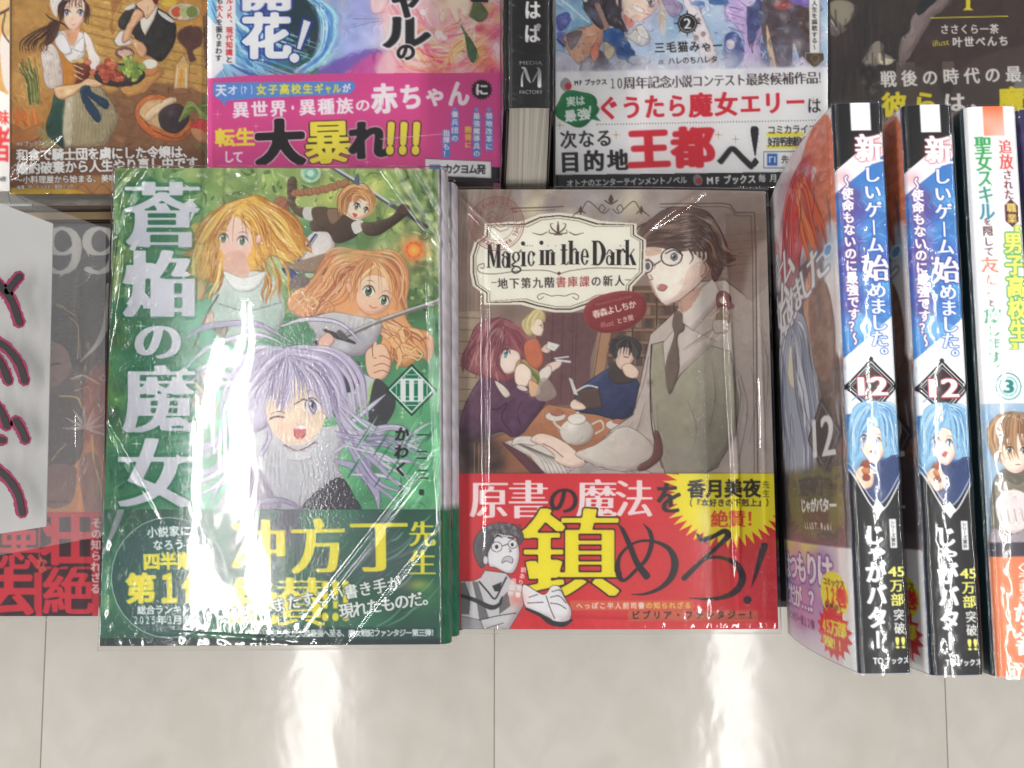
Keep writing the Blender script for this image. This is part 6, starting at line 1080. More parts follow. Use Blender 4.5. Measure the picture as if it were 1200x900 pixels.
def art_cover_game():
    # front cover of the upright volume, x 0 = hinge at the spine, x 190 = fore edge ; y 0..668
    cv = Canvas(0, 0, 190, 668, (96, 86, 88), CELL*1.6, 42); cv.flip = True
    cv.B(0, 0, 190, 160, (206, 202, 204)); cv.P([(0, 20), (60, 20), (30, 60), (70, 80), (20, 160), (10, 260), (0, 300)], (196, 110, 78), mottle=.1); cv.P([(40, 30), (110, 40), (150, 110), (110, 190), (60, 120)], (190, 50, 56), mottle=.08, soft=2); cv.P([(90, 40), (190, 20), (190, 150), (130, 120)], (222, 214, 216), soft=6, a=.8)
    cv.dabs((0, 160, 190, 460), 110, [(110, 98, 100), (80, 66, 66), (150, 150, 160), (64, 52, 52), (130, 110, 104)], 12, 34, .5)
    cv.dabs((0, 200, 70, 420), 30, [(120, 70, 56), (60, 50, 52), (90, 60, 50)], 10, 24, .6)
    for _ in range(90):
        x = cv.rs.uniform(60, 170); y = cv.rs.uniform(200, 400); cv.S([(x, y), (x-10, y+50), (x-20-cv.rs.uniform(0, 20), y+110)], cv.rs.uniform(2, 8), cv.rs.choice([(150, 156, 168), (110, 116, 130), (176, 180, 190), (92, 96, 108)]), .7, taper=2)
    cv.P([(0, 150), (24, 150), (20, 260), (0, 300)], (226, 222, 224), soft=4, a=.8); cv.P([(30, 190), (60, 180), (70, 230), (50, 280), (34, 250)], (190, 140, 116), mottle=.04)
    cv.dabs((20, 20, 190, 200), 40, [(150, 60, 70), (180, 110, 110), (120, 90, 110), (200, 190, 196), (90, 70, 80)], 8, 26, .45); cv.detail((0, 0, 190, 500), 500, (6, 24), (1.5, 4), .12, .5)
    sv = [(168, 174, 188), (136, 142, 160), (196, 200, 210), (108, 114, 132)]
    cv.P([(70, 230), (110, 214), (150, 232), (166, 290), (150, 400), (110, 440), (70, 420), (60, 300)], (150, 156, 172), line=(70, 72, 88), lw=2); cv.P([(88, 262), (120, 256), (130, 290), (112, 316), (90, 300)], (226, 196, 176), line=(110, 76, 70)); eye(cv, 100, 284, 14, 12, (110, 130, 170))
    cv.H([(110, 216), (70, 250), (60, 330), (50, 430)], [(120, 220), (104, 280), (90, 350), (84, 440)], 14, sv, (4, 10), ln=(70, 72, 90), wave=8, jit=5); cv.H([(116, 216), (160, 250), (170, 340), (160, 440)], [(112, 220), (130, 290), (130, 360), (120, 450)], 14, sv, (4, 10), ln=(70, 72, 90), wave=8, jit=5)
    cv.H([(70, 40), (40, 80), (20, 170)], [(80, 44), (70, 110), (50, 190)], 9, [(206, 96, 56), (226, 120, 70), (170, 60, 44)], (4, 10), ln=(110, 40, 34), wave=6, jit=4); cv.H([(80, 30), (120, 60), (140, 150)], [(76, 40), (96, 90), (100, 170)], 8, [(190, 50, 56), (160, 40, 50), (214, 90, 84)], (4, 9), ln=(96, 30, 36), wave=6, jit=4)
    cv.P([(20, 210), (48, 196), (60, 230), (52, 300), (26, 330), (10, 280)], (128, 98, 88), line=(80, 56, 50), mottle=.08); [cv.S([(x, y), (x+cv.rs.uniform(-8, 8), y+24), (x+cv.rs.uniform(-16, 16), y+56)], cv.rs.uniform(1, 4), cv.rs.choice([(60, 44, 50), (190, 186, 196), (110, 60, 60), (80, 84, 110)]), .6, taper=2) for x, y in [(cv.rs.uniform(10, 180), cv.rs.uniform(20, 430)) for _ in range(36)]]
    W_ = (222, 220, 226)
    for ch, x, y, s in (('ゲ', 170, 130, 44), ('ー', 146, 132, 40), ('ム', 118, 138, 50), ('始', 140, 196, 66), ('め', 106, 200, 44), ('ま', 84, 192, 40), ('し', 62, 186, 40), ('た', 38, 176, 44)): put(cv, ch, x, y, s, s*1.3, -14, (110, 96, 110), .09, .06, .6); put(cv, ch, x, y, s, s*1.3, -14, W_, .03, 0)
    cv.E(16, 168, 9, 9, W_); cv.E(16, 168, 6, 6, (110, 140, 180)); cv.G(18, 164, 30, (80, 140, 190), .3)
    def dia(r, c_): cv.P([(40, 392-r*1.4), (40+r, 392), (40, 392+r*1.4), (40-r, 392)], c_, smooth=False)
    dia(36, (60, 52, 56)); dia(30, (120, 116, 120)); dia(28, (64, 56, 60)); TL(cv, '12', 20, 392, 62, 392, 50, W_, (.04, 0))
    cv.B(0, 430, 190, 510, (70, 64, 70), soft=8, a=.8); T(cv, 'じゃがバター', (28, 478), (96, 478), 15, 19, W_, (.04, .03)); T(cv, 'LLUST.Ruki', (30, 504), (90, 504), 8, 12, W_, (.02, .02))
    # printed band
    cv.B(0, 528, 190, 668, (196, 186, 190)); cv.P([(60, 528), (190, 528), (190, 560), (60, 560)], (206, 200, 110), smooth=False, a=.9); cv.dabs((50, 540, 190, 640), 40, [(150, 120, 170), (190, 140, 170), (120, 110, 160)], 12, 28, .5); cv.B(0, 528, 22, 668, (220, 216, 218))
    T(cv, 'はつもりは', (172, 566), (50, 560), 34, 44, W_, (.05, .02), ol=(.07, (110, 80, 140)), ang=0)
    T(cv, 'どだが…？', (176, 606), (78, 604), 28, 34, W_, (.05, .02), ol=(.07, (110, 80, 140)), ang=0)
    cv.E(34, 586, 26, 28, (226, 206, 60)); T(cv, 'コミックス', (18, 572), (50, 572), 9, 10, (60, 40, 40), (.03, .03)); T(cv, '12巻', (20, 588), (46, 588), [10, 10, 20], 24, (200, 40, 50), (.06, .03)); T(cv, '発売中！', (20, 602), (48, 602), 9, 10, (60, 40, 40), (.03, .03))
    ry = [(38+(34 if i % 2 else 26)*math.cos(i/32*2*math.pi), 632+(34 if i % 2 else 26)*math.sin(i/32*2*math.pi)) for i in range(32)]; cv.P(ry, (190, 46, 54), smooth=False); T(cv, '45万部', (22, 628), (56, 626), [10, 10, 16, 16], 20, (226, 214, 60), (.05, .02)); T(cv, '突破！！', (24, 646), (54, 646), 11, 15, (226, 214, 60), (.05, .02))
    T(cv, 'ファンタジー第12弾', (178, 636), (84, 634), 11, 14, (90, 60, 96), (.03, .02), ang=0)
    cv.a = np.clip(cv.a*1.08+.01, 0, .95); cv.grain(1.6, .012, 2)
    return cv

def art_spine_white():
    cv = Canvas(0, 0, 60, 668, (226, 226, 228), CELL, 43)
    cv.B(19, -1, 43, 36, (226, 92, 44)); cv.dabs((0, 0, 60, 360), 20, [(220, 222, 226), (230, 230, 228)], 10, 20, .4)
    gr = (56, 140, 90); rd = (206, 80, 76); pk = (150, 110, 120)
    T(cv, '追放された', (43, 50), (44, 108), [16, 17, 12, 11, 12], [18, 20, 13, 12, 13], rd, (.03, .002), vert=True, cols=[rd, rd, (110, 50, 56), (110, 50, 56), (110, 50, 56)])
    cv.P([(46, 113), (54, 121), (54, 140), (46, 147), (38, 140), (38, 121)], (84, 44, 50), smooth=False); T(cv, '職業', (46, 124), (46, 137), 12, 12, (222, 196, 110), (.03, .01), vert=True)
    T(cv, '【男子高校生】', (46, 149), (46, 289), [23]*7, [8, 27, 26, 27, 27, 27, 8], (226, 222, 110), (.05, .025), vert=True, ol=(.07, (96, 164, 100)))
    T(cv, '聖女スキル', (17, 48), (17, 128), [20, 19, 18, 18, 19], 24, gr, (.035, .004), vert=True, cols=[(50, 150, 80), (56, 150, 84), (60, 150, 96), (60, 140, 120), (60, 130, 150)])
    T(cv, 'を隠して友だちと旅します。', (17, 140), (17, 316), [9, 12, 12, 11, 20, 16, 15, 10, 20, 15, 16, 16, 14], [10, 13, 12, 12, 20, 15, 15, 10, 20, 15, 16, 15, 14], rd, (.03, .006), vert=True, cols=[(90, 60, 66)]*4+[(216, 120, 96)]*3+[(90, 60, 66)]+[(70, 150, 110)]*5)
    cv.E(30, 336, 15, 16, (50, 150, 140)); cv.E(30, 336, 13.6, 14.6, (226, 228, 228)); cv.E(30, 336, 10.4, 11.2, (50, 150, 140)); cv.E(30, 336, 9.6, 10.4, (210, 226, 222)); TL(cv, '3', 25, 336, 35, 336, 15, (30, 120, 120), (.06, .03))
    cv.B(0, 356, 60, 534, (150, 176, 196)); cv.dabs((0, 356, 60, 430), 16, [(110, 150, 190), (180, 196, 206), (206, 214, 220)], 8, 16, .5)
    cv.P([(2, 530), (4, 460), (18, 432), (50, 430), (60, 452), (60, 534), (2, 534)], (96, 92, 80), mottle=.06, line=(50, 44, 44)); cv.P([(12, 440), (34, 450), (52, 436), (60, 458), (30, 470), (8, 462)], (120, 112, 96), line=(60, 54, 50)); cv.P([(12, 394), (28, 380), (48, 386), (53, 408), (45, 430), (31, 437), (18, 426)], (238, 212, 196), line=(130, 90, 80))
    cv.P([(4, 402), (8, 376), (28, 366), (52, 372), (60, 396), (56, 414), (50, 394), (30, 392), (18, 408), (12, 424)], (156, 118, 84), line=(90, 60, 44)); cv.H([(30, 366), (6, 380), (8, 424)], [(42, 368), (54, 384), (56, 416)], 15, [(172, 134, 96), (126, 92, 66), (196, 160, 118)], (2, 5), ln=(100, 70, 52), wave=2, jit=2); eye(cv, 27, 410, 8, 7, (110, 96, 80)); eye(cv, 43, 411, 7, 7, (110, 96, 80)); cv.S([(33, 427), (38, 427)], 1, (150, 80, 76))
    cv.P([(8, 470), (24, 456), (44, 462), (52, 486), (36, 506), (14, 500)], (214, 204, 202), line=(110, 96, 96), mottle=.03); cv.P([(4, 500), (20, 508), (50, 500), (60, 530), (4, 530)], (150, 140, 146), mottle=.06, line=(80, 70, 76)); [cv.S([(12+q_*8, 478), (14+q_*8, 492)], .8, (140, 120, 116)) for q_ in range(5)]
    cv.detail((0, 356, 60, 534), 240, (2, 9), (.5, 1.6), .12, .6)
    cv.B(0, 532, 60, 668, (214, 122, 82)); cv.B(0, 516, 60, 532, (60, 56, 66), soft=1)
    T(cv, 'だぶ竜', (32, 596), (32, 636), 22, 22, (232, 228, 224), (.055, .03), vert=True); T(cv, 'くうまる', (33, 545), (33, 578), 12, 12, (232, 228, 224), (.04, .02), vert=True); TL(cv, 'TO', 18, 655, 28, 655, 6.4, (232, 228, 224), (.05, .03)); T(cv, 'ブックス', (34, 655), (55, 655), 6.4, 6.8, (232, 228, 224), (.03, .03))
    cv.grain(1, .012, 2); return cv

def art_media():
    cv = Canvas(0, 0, 60, 330, (26, 24, 26), CELL, 44)
    T(cv, 'はぱ', (34, 220-14), (34, 236), 22, 26, (206, 204, 204), (.045, .02), vert=True)
    TL(cv, 'MEDIA', 17, 273, 47, 273, 4.6, (206, 204, 204), (0, 0)); cv.S([(20, 279), (24, 281), (28, 292), (31, 298)], [1.2, 4, 4, 1.2], (214, 212, 212)); cv.S([(40, 279), (43, 283), (43, 302)], [1, 4.4, 5], (214, 212, 212)); cv.S([(20, 302), (20, 292), (22, 284)], [3, 2, 1], (214, 212, 212)); cv.S([(34, 297), (38, 290), (42, 282)], [1, 2, 1], (214, 212, 212)); TL(cv, 'FACTORY', 17, 310, 47, 310, 4.6, (206, 204, 204), (0, 0))
    cv.dabs((0, 0, 60, 330), 14, [(36, 34, 36), (18, 17, 18)], 10, 20, .4); return cv
# ------------------------------------------------------------------ floor
SHELF = 0.630
tile_c = np.array([(.40, .375, .33), (.46, .435, .39)])
def floor_mat():
    m, nt, b, _ = new_mat('polished_floor_tile')
    n = noise(nt, 3.2, 6, stretch=(1, .35, 1), dist=1.2, rough=.6); n2 = noise(nt, 22, 5, dist=.5)
    r = ramp(nt, n.outputs[0], [(.28, (.55, .505, .435)), (.5, (.605, .56, .495)), (.72, (.65, .61, .55))])
    mx = nt.nodes.new('ShaderNodeMix'); mx.data_type = 'RGBA'; mx.blend_type = 'MULTIPLY'; mx.inputs[0].default_value = .5
    r2 = ramp(nt, n2.outputs[0], [(.3, (.82, .81, .80)), (.62, (1, 1, 1))])
    nt.links.new(r.outputs[0], mx.inputs[6]); nt.links.new(r2.outputs[0], mx.inputs[7]); nt.links.new(mx.outputs[2], b.inputs['Base Color'])
    b.inputs['Roughness'].default_value = .32; b.inputs['Specular IOR Level'].default_value = .5; b.inputs['Coat Weight'].default_value = .6; b.inputs['Coat Roughness'].default_value = .085
    bp = nt.nodes.new('ShaderNodeBump'); bp.inputs['Strength'].default_value = .06; bp.inputs['Distance'].default_value = .01
    n3 = noise(nt, 11, 3, stretch=(1, .5, 1), dist=.6); nt.links.new(n3.outputs[0], bp.inputs['Height']); n4 = noise(nt, 90, 3); bq = nt.nodes.new('ShaderNodeBump'); bq.inputs['Strength'].default_value = .015; bq.inputs['Distance'].default_value = .002; nt.links.new(n4.outputs[0], bq.inputs['Height']); nt.links.new(bp.outputs[0], bq.inputs['Normal']); nt.links.new(bp.outputs[0], b.inputs['Normal']); nt.links.new(bq.outputs[0], b.inputs['Coat Normal'])
    return m
M_TILE = floor_mat(); M_GROUT = plain('tile_joint', (158, 148, 134), .7)
fl = mesh('floor', [(-3, -3, -.0009), (3, -3, -.0009), (3, 3, -.0009), (-3, 3, -.0009)], [(0, 1, 2, 3)], M_GROUT); tag(fl, kind='structure')
TS = .450
x_l = float(at(50, 830, 0)[0])
h = TS/2-.0004
tv = [(-h, -h, -.004), (h, -h, -.004), (h, h, -.004), (-h, h, -.004)]; bv = .0004
tv += [(-h, -h, -bv), (h, -h, -bv), (h, h, -bv), (-h, h, -bv)]+[(-h+bv, -h+bv, 0), (h-bv, -h+bv, 0), (h-bv, h-bv, 0), (-h+bv, h-bv, 0)]
tf = [(0, 1, 5, 4), (1, 2, 6, 5), (2, 3, 7, 6), (3, 0, 4, 7), (4, 5, 9, 8), (5, 6, 10, 9), (6, 7, 11, 10), (7, 4, 8, 11), (8, 9, 10, 11)]
t0 = mesh('tile', tv, tf, M_TILE, fl); first = True
for i in range(-3, 5):
    for j in range(-4, 4):
        o = t0 if first else t0.copy()
        if not first: sc.collection.objects.link(o); o.parent = fl
        first = False; o.location = (x_l+(i+.5)*TS, -.08+(j+.5)*TS, 0)

# ------------------------------------------------------------------ display shelf
M_SHELF = plain('black_laminate', (30, 30, 32), .45)
sh = mesh('display_shelf', [(x, y, z) for z in (SHELF-.03, SHELF) for x, y in ((-.9, -.047), (.9, -.047), (.9, .75), (-.9, .75))],
          [(3, 2, 1, 0), (4, 5, 6, 7), (0, 1, 5, 4), (1, 2, 6, 5), (2, 3, 7, 6), (3, 0, 4, 7)], M_SHELF)
tag(sh, kind='structure')

# ------------------------------------------------------------------ lying books
def quad_pt(q, s, t):
    """q tl,tr,br,bl ; s 0..1 to the right, t 0..1 downwards"""
    tl, tr, br, bl = [np.asarray(p)[:2] for p in q]
    return (tl*(1-s)+tr*s)*(1-t)+(bl*(1-s)+br*s)*t
def wrap_sheet(name, q, z, mat, parent, org, seed, rise=.0006, wob=.0005, over=.0022, drop=.008, nx=110, ny=150, cell_=.3, edge=.0005, bow=0, ridges=()):
    """shrink film: lies a little proud of the cover, crinkled, and turns down over the edges"""
    q = [np.asarray(p)[:2]-org[:2] for p in q]
    wx = np.linalg.norm(q[1]-q[0]); wy = np.linalg.norm(q[3]-q[0])
    s = np.linspace(-.5, .5, nx); t = np.linspace(-.5, .5, ny)
    ex, ey = (over*1.6)/wx, (over*1.6)/wy
    S, T_ = np.meshgrid(s*(1+2*ex)+.5, t*(1+2*ey)+.5)
    Z = np.full(S.shape, z-org[2]+rise) + bow*(1-np.clip(np.abs(S-.5)*2, 0, 1)**2)
    n = vnoise(ny, nx, max(20, cell_*nx), seed, 1)-.5; n += .10*(vnoise(ny, nx, max(8, cell_*nx*.3), seed+7, 1)-.5); n2 = vnoise(ny, nx, 7, seed+1, 2)-.5
    ed = np.minimum.reduce([S, 1-S, T_*wy/wx, (1-T_)*wy/wx]); near = np.clip(1-ed/.14, 0, 1)
    Z += wob*2*n + near**1.5*edge*np.abs(n2)
    for (sx, sy, ang, L_, hgt, wdt) in ridges:                 # tension creases
        c_, s_ = math.cos(R(ang)), math.sin(R(ang)); dx = (S-sx)*wx; dy = (T_-sy)*wy
        u = dx*c_+dy*s_; v = -dx*s_+dy*c_
        Z += hgt*np.exp(-(v/wdt)**2)*np.clip(1-np.abs(u)/L_, 0, 1)
    out = np.maximum.reduce([-S/ex, (S-1)/ex, -T_/ey, (T_-1)/ey])
    Z -= np.clip(out, 0, 1)**2*drop
    out_s = np.clip(out, 0, 1)
    S2 = np.where(S < 0, S*.8, np.where(S > 1, 1+(S-1)*.8, S)); T2 = np.where(T_ < 0, T_*.8, np.where(T_ > 1, 1+(T_-1)*.8, T_))
    P_ = (q[0]*(1-S2[..., None])+q[1]*S2[..., None])*(1-T2[..., None])+(q[3]*(1-S2[..., None])+q[2]*S2[..., None])*T2[..., None]
    return gridmesh(name, np.dstack([P_, Z]), mat, parent)
def bowz(q, P_, bow):
    a = (q[0]+q[3])/2; b = (q[1]+q[2])/2; d = b-a; s = ((P_[..., :2]-a)@d)/(d@d)
    return bow*(1-np.clip(np.abs(s-.5)*2, 0, 1)**2)
def print_sheet(name, cv, z, mat, parent, org, q, bow=0):
    u, v = cv.uv(); X = at(u, v, z)
    if bow: X = at(u, v, z+bowz(q, X, bow))
    # trim the sheet to the cover outline
    tl, tr, br, bl = [np.asarray(p)[:2] for p in q]; t = np.zeros(X.shape[:2]); P2 = X[..., :2]
    for _ in range(3):
        L = tl+(bl-tl)*t[..., None]; Rr = tr+(br-tr)*t[..., None]; dd = Rr-L; s_ = ((P2-L)*dd).sum(-1)/(dd**2).sum(-1)
        A = tl+(tr-tl)*s_[..., None]; B_ = bl+(br-bl)*s_[..., None]; de = B_-A; t = ((P2-A)*de).sum(-1)/(de**2).sum(-1)
    sc_, tc_ = np.clip(s_, 0, 1), np.clip(t, 0, 1)
    X[..., :2] = (tl*(1-sc_[..., None])+tr*sc_[..., None])*(1-tc_[..., None])+(bl*(1-sc_[..., None])+br*sc_[..., None])*tc_[..., None]
    X = X-np.array(org); return gridmesh(name, X, mat, parent, cv.out(), keep=(s_ > -1e-4) & (s_ < 1.0001) & (t > -1e-4) & (t < 1.0001))
def lying_book(name, label, group, px, D, thick, sheets, spinec, wrap=None, band=None, side=None, bow=0):
    """px: cover corners tl,tr,br,bl in photograph pixels; D depth below the camera; sheets [(part, canvas, lift)]"""
    z = HC-D; q = [at(u, v, z)[:2] for u, v in px]; c_ = sum(q)/4; org = (c_[0], c_[1], z-thick)
    r = empty(name, org); tag(r, label, 'book', group)
    ins = [quad_pt(q, .012, .008), quad_pt(q, .975, .008), quad_pt(q, .975, .992), quad_pt(q, .012, .992)]
    slab('page_block', ins, z-thick+.0008, z-.0009, M_PAGE, r, org)
    slab('back_cover', q, z-thick, z-thick+.0007, spinec, r, org)
    slab('front_cover', q, z-.0008, z-.00015, spinec, r, org)
    if side is not None:                                       # rounded spine on the right-hand side
        tr, br = q[1], q[2]; n = 9; rows = 60; V = np.zeros((rows, n, 3))
        for i in range(n):
            a = i/(n-1)*math.pi; bx = math.sin(a)**.8*side[1]
            for j in range(rows):
                p = tr+(br-tr)*j/(rows-1); V[j, i] = (p[0]+bx-org[0], p[1]-org[1], (z-.0002)-(1-math.cos(a))/2*thick-org[2])
        colr = np.zeros((rows, n, 3)); colr[:] = C(side[0])
        rs = np.random.RandomState(5)
        colr += (rs.rand(rows, n, 1)-.5)*.12
        if len(side) > 2: colr[int(rows*side[3]):] = C(side[2])+(rs.rand(rows-int(rows*side[3]), n, 1)-.5)*.08
        gridmesh('spine', V, M_PRINT, r, np.clip(colr, 0, 1))
    for nm, cv, lift in sheets: print_sheet(nm, cv, z+lift, M_PRINT if lift < .0002 else M_BAND, r, org, q, bow)
    if wrap: wrap_sheet('plastic_wrap', q, z+.0004, wrap[0], r, org, bow=bow, **wrap[1])
    return r
def dup(root, dloc, label, drot=0):
    r = root.copy(); sc.collection.objects.link(r); r.location = root.location+__import__('mathutils').Vector(dloc); r.rotation_euler.z += R(drot); r['label'] = label
    for ch in list(root.children):
        if ch.name.startswith(('plastic_wrap',)) and False: continue
        c = ch.copy(); sc.collection.objects.link(c); c.parent = r
    return r
FILM = film_mat('shrink_film', 2.0, .038, (44, 20, 44), .04, .15)
FILM_TIGHT = film_mat('tight_shrink_film', 1.6, .028, (30, 8, 30), .02, .08)
FILM_LOOSE = film_mat('crinkled_shrink_film', 1.3, .045, (110, 14, 110), .04, .07, cap=.16)
GREENB = plain('green_board', (52, 106, 82)); BROWNB = plain('brown_board', (120, 96, 84)); WHITEB = plain('white_board', (214, 214, 214)); DARKB = plain('dark_board', (46, 42, 42)); PINKB = plain('pink_board', (196, 120, 160))

g_ridge = [(.39, .62, 88, .17, -.00036, .032), (.42, .30, 80, .03, .0003, .010), (.60, .72, 82, .07, -.00012, .010), (.24, .72, 92, .06, .00012, .009), (.97, .04, 62, .05, .0013, .0010), (.93, .06, 60, .045, .0011, .0009), (.88, .05, 55, .04, .0007, .0006), (.99, .12, 66, .05, .0009, .0006), (.03, .03, 130, .05, .0012, .0008), (.05, .08, 118, .04, .0008, .0006), (.02, .2, 95, .05, .0008, .0008),
           (.9, .85, 128, .05, .0006, .0006), (.8, .8, 128, .05, .0005, .0006), (.86, .72, 128, .06, .0006, .0006), (.06, .62, 60, .03, .0006, .0006), (.45, .985, 4, .06, .0007, .0008), (.62, .98, -4, .05, .0006, .0007), (.98, .4, 88, .08, .0008, .0006)]
gb = lying_book('light_novel', 'green forest fantasy novel with dark green paper band, topmost of the front left stack', 'copies of the green fantasy novel',
                [(135, 197), (513, 198), (517, 755), (117, 757)], .467, .020,
                [('cover_print', art_green(), .0), ('paper_band', art_green_band(), .0003)], plain('lilac_board', (196, 190, 198)),
                bow=.0005, wrap=(FILM, dict(seed=4, wob=.00013, nx=200, ny=260, ridges=g_ridge)), side=((176, 172, 178), .0036, (26, 92, 66), .72))
dup(gb, (.0026, .001, -.0208), 'green fantasy novel directly under the top copy, its spine peeping out on the right', -.3)
dup(gb, (.0046, .002, -.0416), 'third green fantasy novel down, lowest spine visible at the right of its stack', -.9)
z0 = HC-.467-.020-.0416
rz = slab('display_riser', [(-.155, .12), (-.035, .12), (-.035, -.038), (-.155, -.038)], SHELF, z0-.0005, M_BLACK, None); tag(rz, 'plain black display block under the front left stack of green novels', 'display block')

mb = lying_book('light_novel', 'brown library mystery novel with red paper band, topmost of the front middle stack', 'copies of the brown library novel',
                [(537, 222), (897, 224), (912, 737), (537, 737)], .50, .020,
                [('cover_print', art_magic(), .0), ('paper_band', art_magic_band(), .0003)], BROWNB,
                bow=.0019, wrap=(FILM_TIGHT, dict(seed=9, wob=.0003, nx=240, ny=180, ridges=[(.868, .42, 89, .075, .0011, .0016), (.876, .78, 91, .045, .0010, .0016), (.09, .4, 90, .1, .0006, .0012), (.06, .06, 45, .03, .0010, .0010), (.7, .05, -35, .02, .0010, .0010), (.5, .985, 2, .06, .0008, .0012), (.9, .985, 0, .03, .0008, .0012), (.965, .5, 90, .1, .0006, .0012)])))
for k, (dx, dy, dr, w_) in enumerate(((-.0006, .002, .2, 'second from the top'), (.001, .003, -.3, 'third from the top'), (0, .003, .1, 'lowest'))):
    dup(mb, (dx, dy, -.0206*(k+1)), 'brown library novel lying %s in the front middle stack' % w_, dr)

# ---- back row
cf = art_food()
cu = Canvas(-30, 200, 150, 241, (34, 31, 33), CELL*1.3, 50)
T(cu, 'オトナのエンターテインメントノベル', (-50, 239), (95, 231), 8.4, 9, (206, 206, 206), (.03, .03)); cu.P([(100, 230), (105, 226), (112, 230), (111, 238), (103, 239)], (120, 118, 120)); cu.E(108, 236, 3.6, 4, (170, 50, 60)); T(cu, 'MFブックス', (120, 232), (168, 229), [10, 9, 9, 9, 9, 10], 11, (222, 222, 222), (.05, .04))
WB = FILM_TIGHT
b = lying_book('light_novel', 'novel beneath the fried chicken cover, only its black lettered bottom band showing', None, [(-90, 0), (240, -2), (240, 240), (-90, 243)], .560, .0245, [('paper_band', cu, .0)], DARKB)
fb = lying_book('light_novel', 'warm brown novel showing a maid who carries a plate of fried chicken', None, [(12, -150), (246, -150), (246, 228), (12, 228)], .533, .0255, [('cover_print', cf, .0)], BROWNB,
                wrap=(FILM, dict(seed=14, wob=.0006, ridges=[(.04, .93, -40, .03, .0012, .0008), (.12, .88, -38, .02, .0008, .0007)])))
cl = Canvas(-40, -4, 11, 240, (214, 210, 206), CELL*1.5, 51)
cl.P([(-40, -4), (11, -4), (11, 100), (4, 108), (-10, 100), (-40, 100)], (196, 152, 92), mottle=.05); cl.P([(2, 40), (11, 44), (11, 104), (4, 96), (0, 60)], (206, 196, 186)); cl.P([(0, -4), (11, -4), (11, 40), (2, 36)], (190, 160, 110), mottle=.05); cl.S([(-4, 18), (11, 10), (20, 2)], 3, (70, 46, 40)); cl.S([(6, 16), (3, 36), (11, 50)], 1.6, (60, 40, 36))
T(cl, '味', (4, 138), (4, 138), 14, 18, (206, 70, 56), (.03, .02)); T(cl, '者', (2, 170), (2, 170), 22, 44, (206, 60, 60), (.04, .01)); T(cl, '2.4年', (-8, 211), (5, 210), 6, 7, (60, 60, 60), (.02, .02))
lb = lying_book('light_novel', 'white banded novel at the far left edge, left neighbour of the fried chicken cover', None, [(-230, -150), (11, -150), (11, 224), (-230, 226)], .531, .0275, [('cover_print', cl, .0)], WHITEB)
pb = lying_book('light_novel', 'blue and pink novel with a pink paper band and yellow exclamation marks', None, [(243, -250), (586, -250), (586, 214), (243, 214)], .516, .034, [('cover_print', art_pink(), .0)], PINKB,
                wrap=(FILM_TIGHT, dict(seed=16, wob=.0003)))
wb = lying_book('light_novel', 'pale blue witch novel whose white band carries large red lettering', None, [(651, -190), (970, -190), (970, 222), (651, 222)], .552, .032, [('cover_print', art_white(), .0)], WHITEB,
                wrap=(FILM_TIGHT, dict(seed=17, wob=.0003)))
db = lying_book('light_novel', 'dark brown cover novel with yellow and white lettering behind the upright books', None, [(973, -190), (1300, -190), (1300, 236), (973, 236)], .556, .028, [('cover_print', art_dark(), .0)], DARKB,
                wrap=(FILM_TIGHT, dict(seed=18, wob=.0003)))
nb = lying_book('light_novel', 'grey novel with large numerals and red band, half hidden behind the clear sleeve', None, [(-180, 262), (134, 262), (124, 722), (-180, 722)], .560, .0245, [('cover_print', art_99(), .0)], DARKB,
                wrap=(FILM_TIGHT, dict(seed=19, wob=.0004, ridges=[(.88, .5, 88, .1, .0005, .0007)])))
# ledge strip between the rows at the left
M_TAN = plain('tan_cardboard', (176, 150, 116), .6)
st = slab('shelf_divider_strip', [at(-60, 250, SHELF+.02)[:2], at(140, 248, SHELF+.02)[:2], at(140, 257, SHELF+.02)[:2], at(-60, 258, SHELF+.02)[:2]], SHELF, SHELF+.02, M_TAN, None); tag(st, 'thin tan divider strip between the back row and the grey novel', 'divider')

